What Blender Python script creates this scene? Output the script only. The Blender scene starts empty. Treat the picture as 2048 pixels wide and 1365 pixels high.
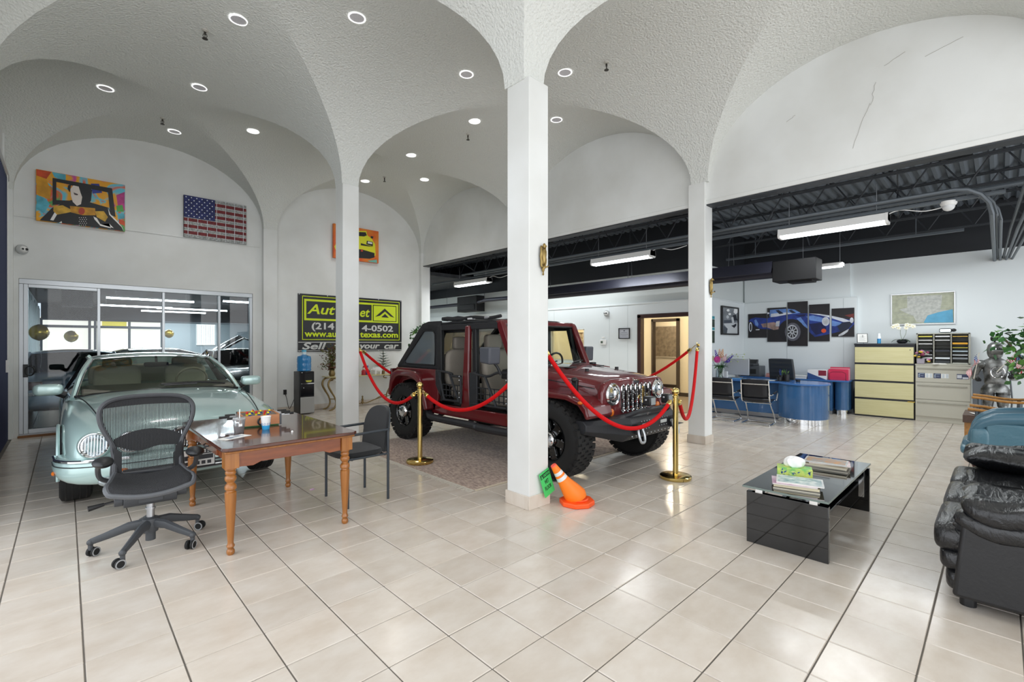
import bpy, math, random
from mathutils import Vector, Matrix
random.seed(7)
SC = bpy.context.scene
COL = SC.collection
PI = math.pi

# ------------------------------------------------------------------ camera
cd = bpy.data.cameras.new('camera')
cam = bpy.data.objects.new('camera', cd); COL.objects.link(cam)
cd.sensor_width = 36.0; cd.sensor_fit = 'HORIZONTAL'
cd.lens = 933.0 / 2048 * 36
cd.shift_y = (688.0 - 682.5) / 2048
cd.clip_start = 0.05; cd.clip_end = 200
TH = 0.8073
cam.location = (0, 0, 1.45)
cam.rotation_euler = (PI / 2, 0, math.atan2(math.sin(TH), math.cos(TH)) - PI / 2)
SC.camera = cam

# ------------------------------------------------------------------ world, exposure
SC.view_settings.view_transform = 'Standard'
SC.view_settings.look = 'None'
SC.view_settings.gamma = 1.0
SC.view_settings.use_curve_mapping = False
SC.view_settings.exposure = 0.16
SC.cycles.use_denoising = True
SC.cycles.max_bounces = 9; SC.cycles.diffuse_bounces = 5; SC.cycles.glossy_bounces = 4
SC.cycles.transparent_max_bounces = 12; SC.cycles.transmission_bounces = 4
SC.cycles.caustics_reflective = False; SC.cycles.caustics_refractive = False
SC.cycles.sample_clamp_indirect = 4.0
wd = bpy.data.worlds.new('world'); SC.world = wd; wd.use_nodes = True
bg = wd.node_tree.nodes['Background']
bg.inputs[0].default_value = (0.80, 0.88, 1.0, 1); bg.inputs[1].default_value = 1.1

# ------------------------------------------------------------------ large lights
def area(name, loc, rot, sx, sy, power, color=(1, 1, 1), spread=PI):
    l = bpy.data.lights.new(name, 'AREA'); l.shape = 'RECTANGLE'; l.size = sx; l.size_y = sy
    l.energy = power; l.color = color; l.spread = spread
    o = bpy.data.objects.new(name, l); COL.objects.link(o); o.location = loc; o.rotation_euler = rot
    return o
# daylight entering through the storefront behind the camera and the blind-lined window wall
area('daylight_front', (3.0, -4.75, 2.1), (PI / 2, 0, 0), 7.0, 3.9, 215, (1.0, 0.985, 0.96))
area('daylight_side', (-1.0, 1.0, 2.1), (PI / 2, 0, -PI / 2), 8.5, 3.9, 125, (1.0, 0.99, 0.97))
area('daylight_office', (11.0, -2.9, 2.0), (PI / 2, 0, 0), 5.0, 2.8, 60, (0.97, 0.99, 1.0))  # added fill light for the office, at no known window

# ------------------------------------------------------------------ helpers
def lin(c):
    if isinstance(c, str):
        c = [int(c[i:i + 2], 16) for i in (0, 2, 4)]
    r = []
    for v in c:
        v = v / 255.0
        r.append(v / 12.92 if v <= 0.04045 else ((v + 0.055) / 1.055) ** 2.4)
    return (r[0], r[1], r[2], 1.0)

def M(name, col, rough=0.5, metal=0.0, bump=None, var=None, coat=0.0, spec=0.5, trans=0.0, emis=0.0, sheen=0.0, alpha=1.0):
    m = bpy.data.materials.new(name); m.use_nodes = True
    nt = m.node_tree; p = nt.nodes['Principled BSDF']
    c = lin(col)
    p.inputs['Base Color'].default_value = c
    p.inputs['Roughness'].default_value = rough
    p.inputs['Metallic'].default_value = metal
    p.inputs['Specular IOR Level'].default_value = spec
    if coat: p.inputs['Coat Weight'].default_value = coat; p.inputs['Coat Roughness'].default_value = 0.04
    if trans: p.inputs['Transmission Weight'].default_value = trans
    if sheen: p.inputs['Sheen Weight'].default_value = sheen
    if emis: p.inputs['Emission Color'].default_value = c; p.inputs['Emission Strength'].default_value = emis
    if var:   # (scale, amount[, second colour])
        tc = nt.nodes.new('ShaderNodeTexCoord'); n = nt.nodes.new('ShaderNodeTexNoise')
        n.inputs['Scale'].default_value = var[0]; n.inputs['Detail'].default_value = 4
        nt.links.new(tc.outputs['Object'], n.inputs['Vector'])
        mx = nt.nodes.new('ShaderNodeMix'); mx.data_type = 'RGBA'
        c2 = lin(var[2]) if len(var) > 2 else tuple(x * (1 - var[1]) for x in c[:3]) + (1,)
        mx.inputs[6].default_value = c; mx.inputs[7].default_value = c2
        rp = nt.nodes.new('ShaderNodeMapRange'); rp.inputs[1].default_value = 0.35; rp.inputs[2].default_value = 0.65
        nt.links.new(n.outputs[0], rp.inputs[0]); nt.links.new(rp.outputs[0], mx.inputs[0])
        nt.links.new(mx.outputs[2], p.inputs['Base Color'])
    if bump:  # (scale, strength)
        tc = nt.nodes.new('ShaderNodeTexCoord'); n = nt.nodes.new('ShaderNodeTexNoise')
        n.inputs['Scale'].default_value = bump[0]; n.inputs['Detail'].default_value = 3
        nt.links.new(tc.outputs['Object'], n.inputs['Vector'])
        b = nt.nodes.new('ShaderNodeBump'); b.inputs['Strength'].default_value = bump[1]; b.inputs['Distance'].default_value = 0.02
        nt.links.new(n.outputs[0], b.inputs['Height']); nt.links.new(b.outputs[0], p.inputs['Normal'])
    return m

def GLASS(name, tint, refl=0.9, ior=1.5, haze=0.0):
    m = bpy.data.materials.new(name); m.use_nodes = True; nt = m.node_tree
    nt.nodes.remove(nt.nodes['Principled BSDF'])
    out = nt.nodes['Material Output']
    t = nt.nodes.new('ShaderNodeBsdfTransparent'); t.inputs[0].default_value = lin(tint)
    g = nt.nodes.new('ShaderNodeBsdfGlossy'); g.inputs['Roughness'].default_value = 0.02
    f = nt.nodes.new('ShaderNodeFresnel'); f.inputs[0].default_value = ior
    mu = nt.nodes.new('ShaderNodeMath'); mu.operation = 'MULTIPLY'; mu.inputs[1].default_value = refl
    x = nt.nodes.new('ShaderNodeMixShader')
    nt.links.new(f.outputs[0], mu.inputs[0]); nt.links.new(mu.outputs[0], x.inputs[0])
    src = t
    if haze:
        df = nt.nodes.new('ShaderNodeBsdfDiffuse'); df.inputs[0].default_value = (.85, .85, .85, 1)
        src = nt.nodes.new('ShaderNodeMixShader'); src.inputs[0].default_value = haze
        nt.links.new(t.outputs[0], src.inputs[1]); nt.links.new(df.outputs[0], src.inputs[2])
    nt.links.new(src.outputs[0], x.inputs[1]); nt.links.new(g.outputs[0], x.inputs[2])
    nt.links.new(x.outputs[0], out.inputs[0])
    return m

def WOOD(name, c1, c2, rough=0.35, scale=3.0, stretch=(1, 12, 12), coat=0.0):
    m = M(name, c1, rough, coat=coat); nt = m.node_tree; p = nt.nodes['Principled BSDF']
    tc = nt.nodes.new('ShaderNodeTexCoord'); mp = nt.nodes.new('ShaderNodeMapping'); mp.inputs['Scale'].default_value = stretch
    n = nt.nodes.new('ShaderNodeTexNoise'); n.inputs['Scale'].default_value = scale; n.inputs['Detail'].default_value = 6
    mx = nt.nodes.new('ShaderNodeMix'); mx.data_type = 'RGBA'; mx.inputs[6].default_value = lin(c1); mx.inputs[7].default_value = lin(c2)
    rp = nt.nodes.new('ShaderNodeMapRange'); rp.inputs[1].default_value = 0.3; rp.inputs[2].default_value = 0.7
    nt.links.new(tc.outputs['Object'], mp.inputs[0]); nt.links.new(mp.outputs[0], n.inputs['Vector'])
    nt.links.new(n.outputs[0], rp.inputs[0]); nt.links.new(rp.outputs[0], mx.inputs[0]); nt.links.new(mx.outputs[2], p.inputs['Base Color'])
    return m

class G:
    """collects shapes; ob() links them as ONE mesh object"""
    def __init__(s): s.v = []; s.f = []; s.mi = []; s.m = 0; s.X = None
    def add(s, vs, fs):
        o = len(s.v)
        if s.X is not None: vs = [s.X @ Vector(v) for v in vs]
        s.v += [tuple(v) for v in vs]
        s.f += [tuple(i + o for i in f) for f in fs]; s.mi += [s.m] * len(fs); return s
    def box(s, c, d, R=None):
        hx, hy, hz = d[0] / 2, d[1] / 2, d[2] / 2
        vs = [Vector((x * hx, y * hy, z * hz)) for z in (-1, 1) for y in (-1, 1) for x in (-1, 1)]
        if R is not None: vs = [R @ v for v in vs]
        vs = [v + Vector(c) for v in vs]
        return s.add(vs, [(0, 2, 3, 1), (4, 5, 7, 6), (0, 1, 5, 4), (2, 6, 7, 3), (0, 4, 6, 2), (1, 3, 7, 5)])
    def lh(s, lo, hi):
        return s.box([(a + b) / 2 for a, b in zip(lo, hi)], [abs(b - a) for a, b in zip(lo, hi)])
    def tube(s, pts, r, n=8, closed=False, cap=True, sq=None):
        pts = [Vector(p) for p in pts]; N = len(pts)
        rs = r if isinstance(r, (list, tuple)) else [r] * N
        vs = []; up = None
        for i, p in enumerate(pts):
            if closed: t = pts[(i + 1) % N] - pts[i - 1]
            else: t = pts[min(i + 1, N - 1)] - pts[max(i - 1, 0)]
            if t.length < 1e-9: t = Vector((0, 0, 1))
            t.normalize()
            if up is None:
                up = Vector((0, 0, 1)) if abs(t.z) < 0.95 else Vector((0, 1, 0))
            a = up - t * up.dot(t)
            if a.length < 1e-6: a = Vector((1, 0, 0)) - t * t.x
            a.normalize(); b = t.cross(a); up = a
            for k in range(n):
                q = 2 * PI * k / n + (PI / n if n == 4 else 0)
                ra = rs[i] * (sq if sq else 1)
                vs.append(p + a * math.cos(q) * rs[i] + b * math.sin(q) * ra)
        fs = []
        M_ = N if closed else N - 1
        for i in range(M_):
            for k in range(n):
                j = (i + 1) % N
                fs.append((i * n + k, i * n + (k + 1) % n, j * n + (k + 1) % n, j * n + k))
        if cap and not closed:
            fs.append(tuple(range(n - 1, -1, -1))); fs.append(tuple((N - 1) * n + k for k in range(n)))
        return s.add(vs, fs)
    def cyl(s, p, q, r, r2=None, n=16): return s.tube([p, q], [r, r if r2 is None else r2], n)
    def lathe(s, prof, c=(0, 0, 0), n=20, ax='z', cap=True):
        vs = []
        for (r, h) in prof:
            for k in range(n):
                a = 2 * PI * k / n; x, y = r * math.cos(a), r * math.sin(a)
                v = (x, y, h) if ax == 'z' else ((h, x, y) if ax == 'x' else (y, h, x))
                vs.append((v[0] + c[0], v[1] + c[1], v[2] + c[2]))
        fs = []
        for i in range(len(prof) - 1):
            for k in range(n):
                fs.append((i * n + k, i * n + (k + 1) % n, (i + 1) * n + (k + 1) % n, (i + 1) * n + k))
        if cap:
            if prof[0][0] > 1e-4: fs.append(tuple(range(n - 1, -1, -1)))
            if prof[-1][0] > 1e-4: fs.append(tuple((len(prof) - 1) * n + k for k in range(n)))
        return s.add(vs, fs)
    def prism(s, poly, ax, a, b):
        n = len(poly)
        def mk(p, t): return (t, p[0], p[1]) if ax == 'x' else ((p[0], t, p[1]) if ax == 'y' else (p[0], p[1], t))
        vs = [mk(p, a) for p in poly] + [mk(p, b) for p in poly]
        fs = [tuple(range(n - 1, -1, -1)), tuple(range(n, 2 * n))]
        fs += [(i, (i + 1) % n, n + (i + 1) % n, n + i) for i in range(n)]
        return s.add(vs, fs)
    def ball(s, c, r, n=12, m=8):
        if not isinstance(r, (tuple, list)): r = (r, r, r)
        vs = [(c[0], c[1], c[2] - r[2])]
        for i in range(1, m):
            a = -PI / 2 + PI * i / m
            for k in range(n):
                q = 2 * PI * k / n
                vs.append((c[0] + r[0] * math.cos(a) * math.cos(q), c[1] + r[1] * math.cos(a) * math.sin(q), c[2] + r[2] * math.sin(a)))
        vs.append((c[0], c[1], c[2] + r[2])); t = len(vs) - 1
        fs = [(0, 1 + (k + 1) % n, 1 + k) for k in range(n)]
        for i in range(m - 2):
            for k in range(n):
                fs.append((1 + i * n + k, 1 + i * n + (k + 1) % n, 1 + (i + 1) * n + (k + 1) % n, 1 + (i + 1) * n + k))
        fs += [(t, 1 + (m - 2) * n + k, 1 + (m - 2) * n + (k + 1) % n) for k in range(n)]
        return s.add(vs, fs)
    def grid(s, rows, wrap=False, cap=False):
        n = len(rows[0]); vs = [p for r in rows for p in r]; fs = []
        for i in range(len(rows) - 1):
            for k in range(n if wrap else n - 1):
                fs.append((i * n + k, i * n + (k + 1) % n, (i + 1) * n + (k + 1) % n, (i + 1) * n + k))
        if cap: fs.append(tuple(range(n - 1, -1, -1))); fs.append(tuple((len(rows) - 1) * n + k for k in range(n)))
        return s.add(vs, fs)
    def quad(s, *p): return s.add(p, [tuple(range(len(p)))])
    def mesh(s, name, mats, sm=35):
        me = bpy.data.meshes.new(name); me.from_pydata(s.v, [], s.f)
        for m in (mats if isinstance(mats, (list, tuple)) else [mats]): me.materials.append(m)
        me.polygons.foreach_set('material_index', s.mi)
        if sm:
            me.polygons.foreach_set('use_smooth', [True] * len(s.f))
            me.set_sharp_from_angle(angle=math.radians(sm))
        me.update(); return me
    def ob(s, name, mats, par=None, loc=None, rz=0, sm=35, bev=0, sub=0, solid=0, seg=2, fix=False):
        o = bpy.data.objects.new(name, s.mesh(name, mats, sm)); COL.objects.link(o)
        if fix:
            import bmesh
            bm = bmesh.new(); bm.from_mesh(o.data); bmesh.ops.recalc_face_normals(bm, faces=bm.faces); bm.to_mesh(o.data); bm.free()
        if par: o.parent = par
        if loc: o.location = loc
        if rz: o.rotation_euler = (0, 0, rz)
        if solid:
            d = o.modifiers.new('solid', 'SOLIDIFY'); d.thickness = solid; d.offset = 0
        if bev:
            d = o.modifiers.new('bevel', 'BEVEL'); d.width = bev; d.segments = seg; d.limit_method = 'ANGLE'; d.angle_limit = math.radians(40)
        if sub:
            d = o.modifiers.new('sub', 'SUBSURF'); d.levels = sub; d.render_levels = sub
        return o

def tag(o, label, cat, group=None, kind=None):
    if label: o['label'] = label
    if cat: o['category'] = cat
    if group: o['group'] = group
    if kind: o['kind'] = kind
    return o
def thing(name, label, cat, loc=(0, 0, 0), rz=0, group=None):
    o = bpy.data.objects.new(name, None); COL.objects.link(o); o.empty_display_size = 0.1
    o.location = loc; o.rotation_euler = (0, 0, rz)
    return tag(o, label, cat, group)
def struct(o): o['kind'] = 'structure'; return o
def dup(root, loc=None, rz=None, label=None):
    r = root.copy(); COL.objects.link(r)
    if loc is not None: r.location = loc
    if rz is not None: r.rotation_euler = (0, 0, rz)
    if label: r['label'] = label
    for ch in list(root.children):
        c = ch.copy(); COL.objects.link(c); c.parent = r
        for g in ch.children:
            d = g.copy(); COL.objects.link(d); d.parent = c
    return r
def text(name, body, size, mat, par, loc, rot=(PI / 2, 0, 0), ext=0.001, shear=0.0, off=0.0, w=None, align='CENTER', space=1.0):
    """lettering as a real mesh, baseline-left/centre at loc"""
    c = bpy.data.curves.new(name, 'FONT'); c.body = body; c.size = size; c.extrude = ext; c.shear = shear
    c.offset = off; c.align_x = align; c.align_y = 'CENTER'; c.space_character = space; c.resolution_u = 3
    t = bpy.data.objects.new(name, c)
    me = bpy.data.meshes.new_from_object(t); me.name = name
    bpy.data.objects.remove(t); bpy.data.curves.remove(c)
    if w and len(me.vertices):
        xs = [v.co.x for v in me.vertices]; k = w / (max(xs) - min(xs)); mid = (max(xs) + min(xs)) / 2
        for v in me.vertices: v.co.x = (v.co.x - mid) * k
    if len(me.vertices):
        ys = [v.co.y for v in me.vertices]; my = (max(ys) + min(ys)) / 2
        for v in me.vertices: v.co.y -= my
    me.materials.clear(); me.materials.append(mat)
    o = bpy.data.objects.new(name, me); COL.objects.link(o); o.parent = par; o.location = loc; o.rotation_euler = rot
    return o
def spline(pts, n=8, closed=False):
    """Catmull-Rom through points"""
    P = [Vector(p) for p in pts]; N = len(P); out = []
    for i in range(N if closed else N - 1):
        if closed: a, b, c, d = P[i - 1], P[i], P[(i + 1) % N], P[(i + 2) % N]
        else: a, b, c, d = P[max(i - 1, 0)], P[i], P[i + 1], P[min(i + 2, N - 1)]
        for k in range(n):
            t = k / n
            out.append(0.5 * ((2 * b) + (c - a) * t + (2 * a - 5 * b + 4 * c - d) * t * t + (3 * b - a - 3 * c + d) * t ** 3))
    if not closed: out.append(P[-1])
    return out
def circ(r, n, c=(0, 0), a0=0, a1=2 * PI, ry=None):
    full = abs(a1 - a0 - 2 * PI) < 1e-6
    return [(c[0] + r * math.cos(a0 + (a1 - a0) * k / (n if full else n - 1)), c[1] + (ry or r) * math.sin(a0 + (a1 - a0) * k / (n if full else n - 1))) for k in range(n)]
def lerp(a, b, t): return a + (b - a) * t
def interp(tab, x):
    """piecewise-linear table lookup of tuples"""
    if x <= tab[0][0]: return tab[0][1:]
    for p, q in zip(tab, tab[1:]):
        if x <= q[0]:
            t = (x - p[0]) / (q[0] - p[0]); return tuple(lerp(u, v, t) for u, v in zip(p[1:], q[1:]))
    return tab[-1][1:]

def puff(g, c, d, e1=.35, e2=.35, n=28, m=14, f=None):
    """superellipsoid cushion"""
    sg = lambda v, e: math.copysign(abs(v) ** e, v)
    rows = []
    for i in range(m + 1):
        a = -PI / 2 + PI * i / m; r = []
        for k in range(n):
            q = 2 * PI * k / n
            p = [d[0] / 2 * sg(math.cos(a), e1) * sg(math.cos(q), e2), d[1] / 2 * sg(math.cos(a), e1) * sg(math.sin(q), e2), d[2] / 2 * sg(math.sin(a), e1)]
            if f: p = f(p)
            r.append((p[0] + c[0], p[1] + c[1], p[2] + c[2]))
        rows.append(r)
    return g.grid(rows, True)
def leafblade(g, base, d, L, w, droop, n=7):
    d = Vector(d).normalized(); s = d.cross(Vector((0, 0, 1))).normalized(); rows = []
    for k in range(n):
        q = k / (n - 1); c = Vector(base) + d * L * q + Vector((0, 0, L * (.55 * q - droop * q * q))); ww = w * math.sin(PI * (q * .92 + .06)) ** .8
        rows.append([tuple(c - s * ww + Vector((0, 0, .18 * ww))), tuple(c), tuple(c + s * ww + Vector((0, 0, .18 * ww)))])
    return g.grid(rows)

# ------------------------------------------------------------------ shared materials
WHITE = M('white_paint', 'e4e6e5', 0.55, bump=(6, 0.05), var=(1.1, .06, 'd8d9d6'))
STUCCO = M('stucco', 'dcdeda', 0.8, bump=(42, 0.9))
OFFWALL = M('office_paint', 'dfe5e6', 0.6)
BLACKP = M('black_paint', '1f2227', 0.6)
DARKM = M('dark_steel', '33373c', 0.5)
BLACK = M('black_plastic', '17181a', 0.4)
RUBBER = M('rubber', '131415', 0.7)
CHROME = M('chrome', 'e6e8ea', 0.06, 1.0)
STEEL = M('brushed_steel', 'b9bcc0', 0.3, 1.0)
ALU = M('aluminium', 'b4b8bb', 0.35, 0.8)
BRASS = M('brass', 'dcc27a', 0.17, 1.0)
OLDBRASS = M('old_brass', '9a8352', 0.35, 0.9)
PAPER = M('paper', 'f2f1ec', 0.7)
WHITEP = M('white_plastic', 'ececea', 0.35)
GREYP = M('grey_plastic', '7d8184', 0.5)
CLEAR = GLASS('clear_glass', 'f2f6f5', 0.9)
RED = M('red', 'c01318', 0.5)
YEL = M('yellow', 'e8d21c', 0.5)
BLUE = M('blue', '1c3f9a', 0.5)
GREEN = M('leaf_green', '2f6b2a', 0.5, var=(30, 0.5))
# ================================================================== THE SETTING
TILE = 0.3283; TX0, TY0 = 1.3757, 1.5641
def tile_material():
    m = M('floor_tile', 'cfc5b9', 0.2); nt = m.node_tree; p = nt.nodes['Principled BSDF']
    g = nt.nodes.new('ShaderNodeNewGeometry')
    s = nt.nodes.new('ShaderNodeVectorMath'); s.operation = 'SUBTRACT'; s.inputs[1].default_value = (TX0, TY0, 0)
    d = nt.nodes.new('ShaderNodeVectorMath'); d.operation = 'SCALE'; d.inputs[3].default_value = 1 / TILE
    fl = nt.nodes.new('ShaderNodeVectorMath'); fl.operation = 'FLOOR'
    wn = nt.nodes.new('ShaderNodeTexWhiteNoise')
    nt.links.new(g.outputs['Position'], s.inputs[0]); nt.links.new(s.outputs[0], d.inputs[0])
    nt.links.new(d.outputs[0], fl.inputs[0]); nt.links.new(fl.outputs[0], wn.inputs[0])
    ad = nt.nodes.new('ShaderNodeVectorMath'); ad.operation = 'MULTIPLY_ADD'
    ad.inputs[1].default_value = (7, 7, 7)
    nt.links.new(wn.outputs[1], ad.inputs[0]); nt.links.new(g.outputs['Position'], ad.inputs[2])
    mp = nt.nodes.new('ShaderNodeMapping'); mp.inputs['Scale'].default_value = (3.0, 4.6, 1)
    n = nt.nodes.new('ShaderNodeTexNoise'); n.inputs['Scale'].default_value = 1.3; n.inputs['Detail'].default_value = 5; n.inputs['Roughness'].default_value = 0.6
    nt.links.new(ad.outputs[0], mp.inputs[0]); nt.links.new(mp.outputs[0], n.inputs['Vector'])
    cr = nt.nodes.new('ShaderNodeValToRGB'); e = cr.color_ramp.elements
    e[0].position = 0.3; e[0].color = lin('cabeb0'); e[1].position = 0.7; e[1].color = lin('d9d1c7')
    x = e.new(0.5); x.color = lin('d2c8bc')
    nt.links.new(n.outputs[0], cr.inputs[0])
    mx = nt.nodes.new('ShaderNodeMix'); mx.data_type = 'RGBA'; mx.blend_type = 'MULTIPLY'; mx.inputs[0].default_value = 1
    mr = nt.nodes.new('ShaderNodeMapRange'); mr.inputs[3].default_value = 0.93; mr.inputs[4].default_value = 1.03
    nt.links.new(wn.outputs[0], mr.inputs[0]); nt.links.new(cr.outputs[0], mx.inputs[6]); nt.links.new(mr.outputs[0], mx.inputs[7])
    nt.links.new(mx.outputs[2], p.inputs['Base Color'])
    n2 = nt.nodes.new('ShaderNodeTexNoise'); n2.inputs['Scale'].default_value = 9
    nt.links.new(g.outputs['Position'], n2.inputs['Vector'])
    r2 = nt.nodes.new('ShaderNodeMapRange'); r2.inputs[3].default_value = 0.13; r2.inputs[4].default_value = 0.3
    nt.links.new(n2.outputs[0], r2.inputs[0]); nt.links.new(r2.outputs[0], p.inputs['Roughness'])
    b = nt.nodes.new('ShaderNodeBump'); b.inputs['Strength'].default_value = 0.06; b.inputs['Distance'].default_value = 0.01
    nt.links.new(n2.outputs[0], b.inputs['Height']); nt.links.new(b.outputs[0], p.inputs['Normal'])
    return m
TILEM = tile_material()
GROUT = M('grout', '6f6a63', 0.8)

fl = struct(G().lh((-6, -6, -0.15), (15, 10.42, -0.006)).lh((6.9, 10.42, -0.15), (15, 14.5, -0.006)).ob('floor', GROUT, sm=0))
def project(x, y):
    F = math.cos(TH) * x + math.sin(TH) * y; R = math.sin(TH) * x - math.cos(TH) * y
    return (1024 + 933 * R / F, 688 + 933 * 1.45 / F, F) if F > 0.4 else (None, None, F)
def tile_shape(g, cx, cy, h=0.0):
    a = TILE / 2 - 0.0028; b = a - 0.003
    vs = [(cx - a, cy - a, -.005), (cx + a, cy - a, -.005), (cx + a, cy + a, -.005), (cx - a, cy + a, -.005),
          (cx - b, cy - b, 0), (cx + b, cy - b, 0), (cx + b, cy + b, 0), (cx - b, cy + b, 0)]
    g.add(vs, [(4, 5, 6, 7), (0, 1, 5, 4), (1, 2, 6, 5), (2, 3, 7, 6), (3, 0, 4, 7)])
tiles = []; rest = G()
for i in range(-8, 33):
    for j in range(-19, 40):
        cx, cy = TX0 + (i + .5) * TILE, TY0 + (j + .5) * TILE
        if cx < -0.75 or cx > 14 or (cx < 6.8 and cy > 10.35) or cy > 14.2: continue
        if 9.35 < cx and cy > 4.4: continue
        u, v, F = project(cx, cy)
        if u is not None and -60 < u < 2110 and v < 1440: tiles.append((F, cx, cy))
        elif F < 14: tile_shape(rest, cx, cy)
tiles.sort()
tm = G(); tile_shape(tm, 0, 0); tm = tm.mesh('tile', TILEM, 0)
for F, cx, cy in tiles[:300]:
    o = bpy.data.objects.new('tile', tm); COL.objects.link(o); o.parent = fl; o.location = (cx, cy, random.uniform(-.0006, .0006))
for F, cx, cy in tiles[300:]: tile_shape(rest, cx, cy)
r = rest.ob('tile_field', TILEM, fl, sm=0); r['kind'] = 'stuff'

# ---- groin-vaulted ceiling on a 3.73 m column grid
ZS, VB, VA = 3.78, 1.24, 1.74
def vp(t):
    t = abs(t); return ZS + VB * math.sqrt(max(0.0, 1 - (t / VA) ** 2)) if t < VA else ZS
XL = [-0.70, 3.03, 6.76]; YL = [-8.2, -4.48, -0.74, 3.03, 6.71, 10.44]
ts = [-1.0] + [math.sin(PI / 2 * (k / 14 - 1)) for k in range(29)] + [1.0]
g = G()
for xa, xb in zip(XL, XL[1:]):
    for ya, yb in zip(YL, YL[1:]):
        xc, yc = (xa + xb) / 2, (ya + yb) / 2
        hx, hy = (xb - xa) / 2, (yb - ya) / 2
        tx = [-hx / VA] + ts[1:-1] + [hx / VA]; ty = [-hy / VA] + ts[1:-1] + [hy / VA]; n = len(tx)
        vs = [(xc + a * VA, yc + b * VA, max(vp(a * VA), vp(b * VA))) for a in tx for b in ty]
        fs = []
        for i in range(n - 1):
            for j in range(n - 1):
                q = (i * n + j, i * n + j + 1, (i + 1) * n + j + 1, (i + 1) * n + j)
                if ((tx[i] + tx[i + 1]) * (ty[j] + ty[j + 1])) > 0: fs += [(q[0], q[1], q[2]), (q[0], q[2], q[3])]
                else: fs += [(q[0], q[1], q[3]), (q[1], q[2], q[3])]
        g.add(vs, fs)
struct(g.ob('ceiling', STUCCO, sm=22))

# ---- columns with tiled bases
def column(x, y, w=0.25, d=0.25):
    g = G().lh((x - w / 2, y - d / 2, 0), (x + w / 2, y + d / 2, 3.79))
    o = g.ob('column', WHITE, bev=0.008); struct(o); 
    e = w / 2 + 0.012
    f = d / 2 + .012
    for a, b_ in (((-e, -f), (e, -f + .012)), ((-e, f - .012), (e, f)), ((-e, -f + .0135), (-e + .012, f - .0135)), ((e - .012, -f + .0135), (e, f - .0135))):
        b = G().lh((*a, 0), (*b_, .118)).ob('base_tile', TILEM, o, bev=.002, seg=1); b.location = (x, y, 0)
    return o
C1 = tag(column(3.04, 2.97, .25, .28), 'white square column in front, beside the cone', 'column')
C2 = tag(column(3.03, 6.71), 'white square column behind the wooden table', 'column')
C3 = tag(column(6.76, 3.05), 'white square column by the blue desk', 'column')
C4 = tag(column(6.76, 6.71), 'white square column hidden behind the front column', 'column')

# ---- end wall with the glazed opening (wall_back), header wall and window wall
g = G()
g.lh((-0.9, 10.42, 0), (-0.52, 10.62, 5.3)).lh((2.73, 10.42, 0), (6.9, 10.62, 5.3)).lh((-0.52, 10.42, 2.46), (2.73, 10.62, 5.3)).lh((-0.52, 10.42, -0.02), (2.73, 10.62, 0.0))
struct(g.ob('wall_back', WHITE, sm=0))
g = G().lh((2.90, 10.312, 0), (3.162, 10.42, 3.79)).lh((-.9, 10.312, 0), (-.574, 10.42, 3.79)); struct(g.ob('trim_1', WHITE, bev=.006))
g = G().lh((6.634, 10.312, 0), (6.90, 10.62, 3.8)); struct(g.ob('trim_2', WHITE, bev=.01))
struct(G().lh((-0.7, 10.405, 3.405), (2.86, 10.42, 3.43)).ob('trim_3', WHITE, bev=.006))
g = G().lh((6.70, -6, 3.46), (6.84, 10.62, 5.3)); hw = struct(g.ob('wall_header', WHITE, sm=0))
struct(G().lh((6.685, -6, 3.445), (6.86, 10.5, 3.475)).ob('trim_4', DARKM, sm=0))
struct(G().lh((6.67, -6, 3.462), (6.70, 10.4, 3.52)).ob('trim_5', WHITE, bev=.008))
# hairline cracks in the header plaster
g = G(); random.seed(3)
for (y, z, L, a) in [(1.2, 3.75, .5, 1.25), (1.02, 4.2, .25, 1.4), (.9, 4.6, .2, .4), (1.9, 4.3, .12, .5), (.55, 4.55, .3, .25)]:
    pts = []
    for k in range(7):
        pts.append((6.6985, y + math.cos(a) * L * k / 6 * -1 + random.uniform(-.012, .012), z + math.sin(a) * L * k / 6))
    g.tube(pts, .0022, 4)
c = g.ob('plaster_crack', M('crack', 'a9a7a1', .9), hw)
# left window wall : solid end, sill, head, then open storefront
g = G().lh((-0.9, 9.98, 0), (-0.64, 10.42, 5.3)).lh((-0.9, -6, 3.95), (-0.66, 9.98, 5.3)).lh((-0.9, -6, 0), (-0.66, 9.98, 0.08))
struct(g.ob('wall_left', WHITE, sm=0))
w2 = struct(G().lh((-0.75, 5.6, .08), (-0.69, 5.7, 3.95)).lh((-0.75, 2.0, .08), (-0.69, 2.1, 3.95)).lh((-0.75, -1.7, .08), (-0.69, -1.6, 3.95)).ob('window_2', ALU, sm=0))
G().lh((-0.74, 5.7, .08), (-0.735, 9.98, 3.95)).ob('pane', M('dusk_panel', '565b5f', .5), w2, sm=0)
# navy vertical blinds in front of that window
bt = thing('vertical_blind', 'navy vertical blind hanging at the left window wall', 'blind', (-0.62, 0, 0))
NAVY = M('navy_fabric', '3a3f58', 0.8)
G().lh((-.05, 6.2, 3.80), (.03, 9.94, 3.90)).ob('headrail', ALU, bt, bev=.006)
sm_ = G().lh((-.045, -.006, .06), (.03, .006, 3.79)).mesh('slat', NAVY, 0)
for k in range(36):
    o = bpy.data.objects.new('slat', sm_); COL.objects.link(o); o.parent = bt; o.location = (0, 6.26 + k * .102, 0); o.rotation_euler = (0, 0, .9)
G().tube([(.035, 9.55, 3.8), (.036, 9.56, 1.2)], .004, 6).tube([(.035, 9.6, 3.8), (.036, 9.6, 1.25)], .004, 6).lh((.02, 9.54, 1.05), (.05, 9.62, 1.22)).ob('pull_cord', WHITEP, bt)

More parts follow.
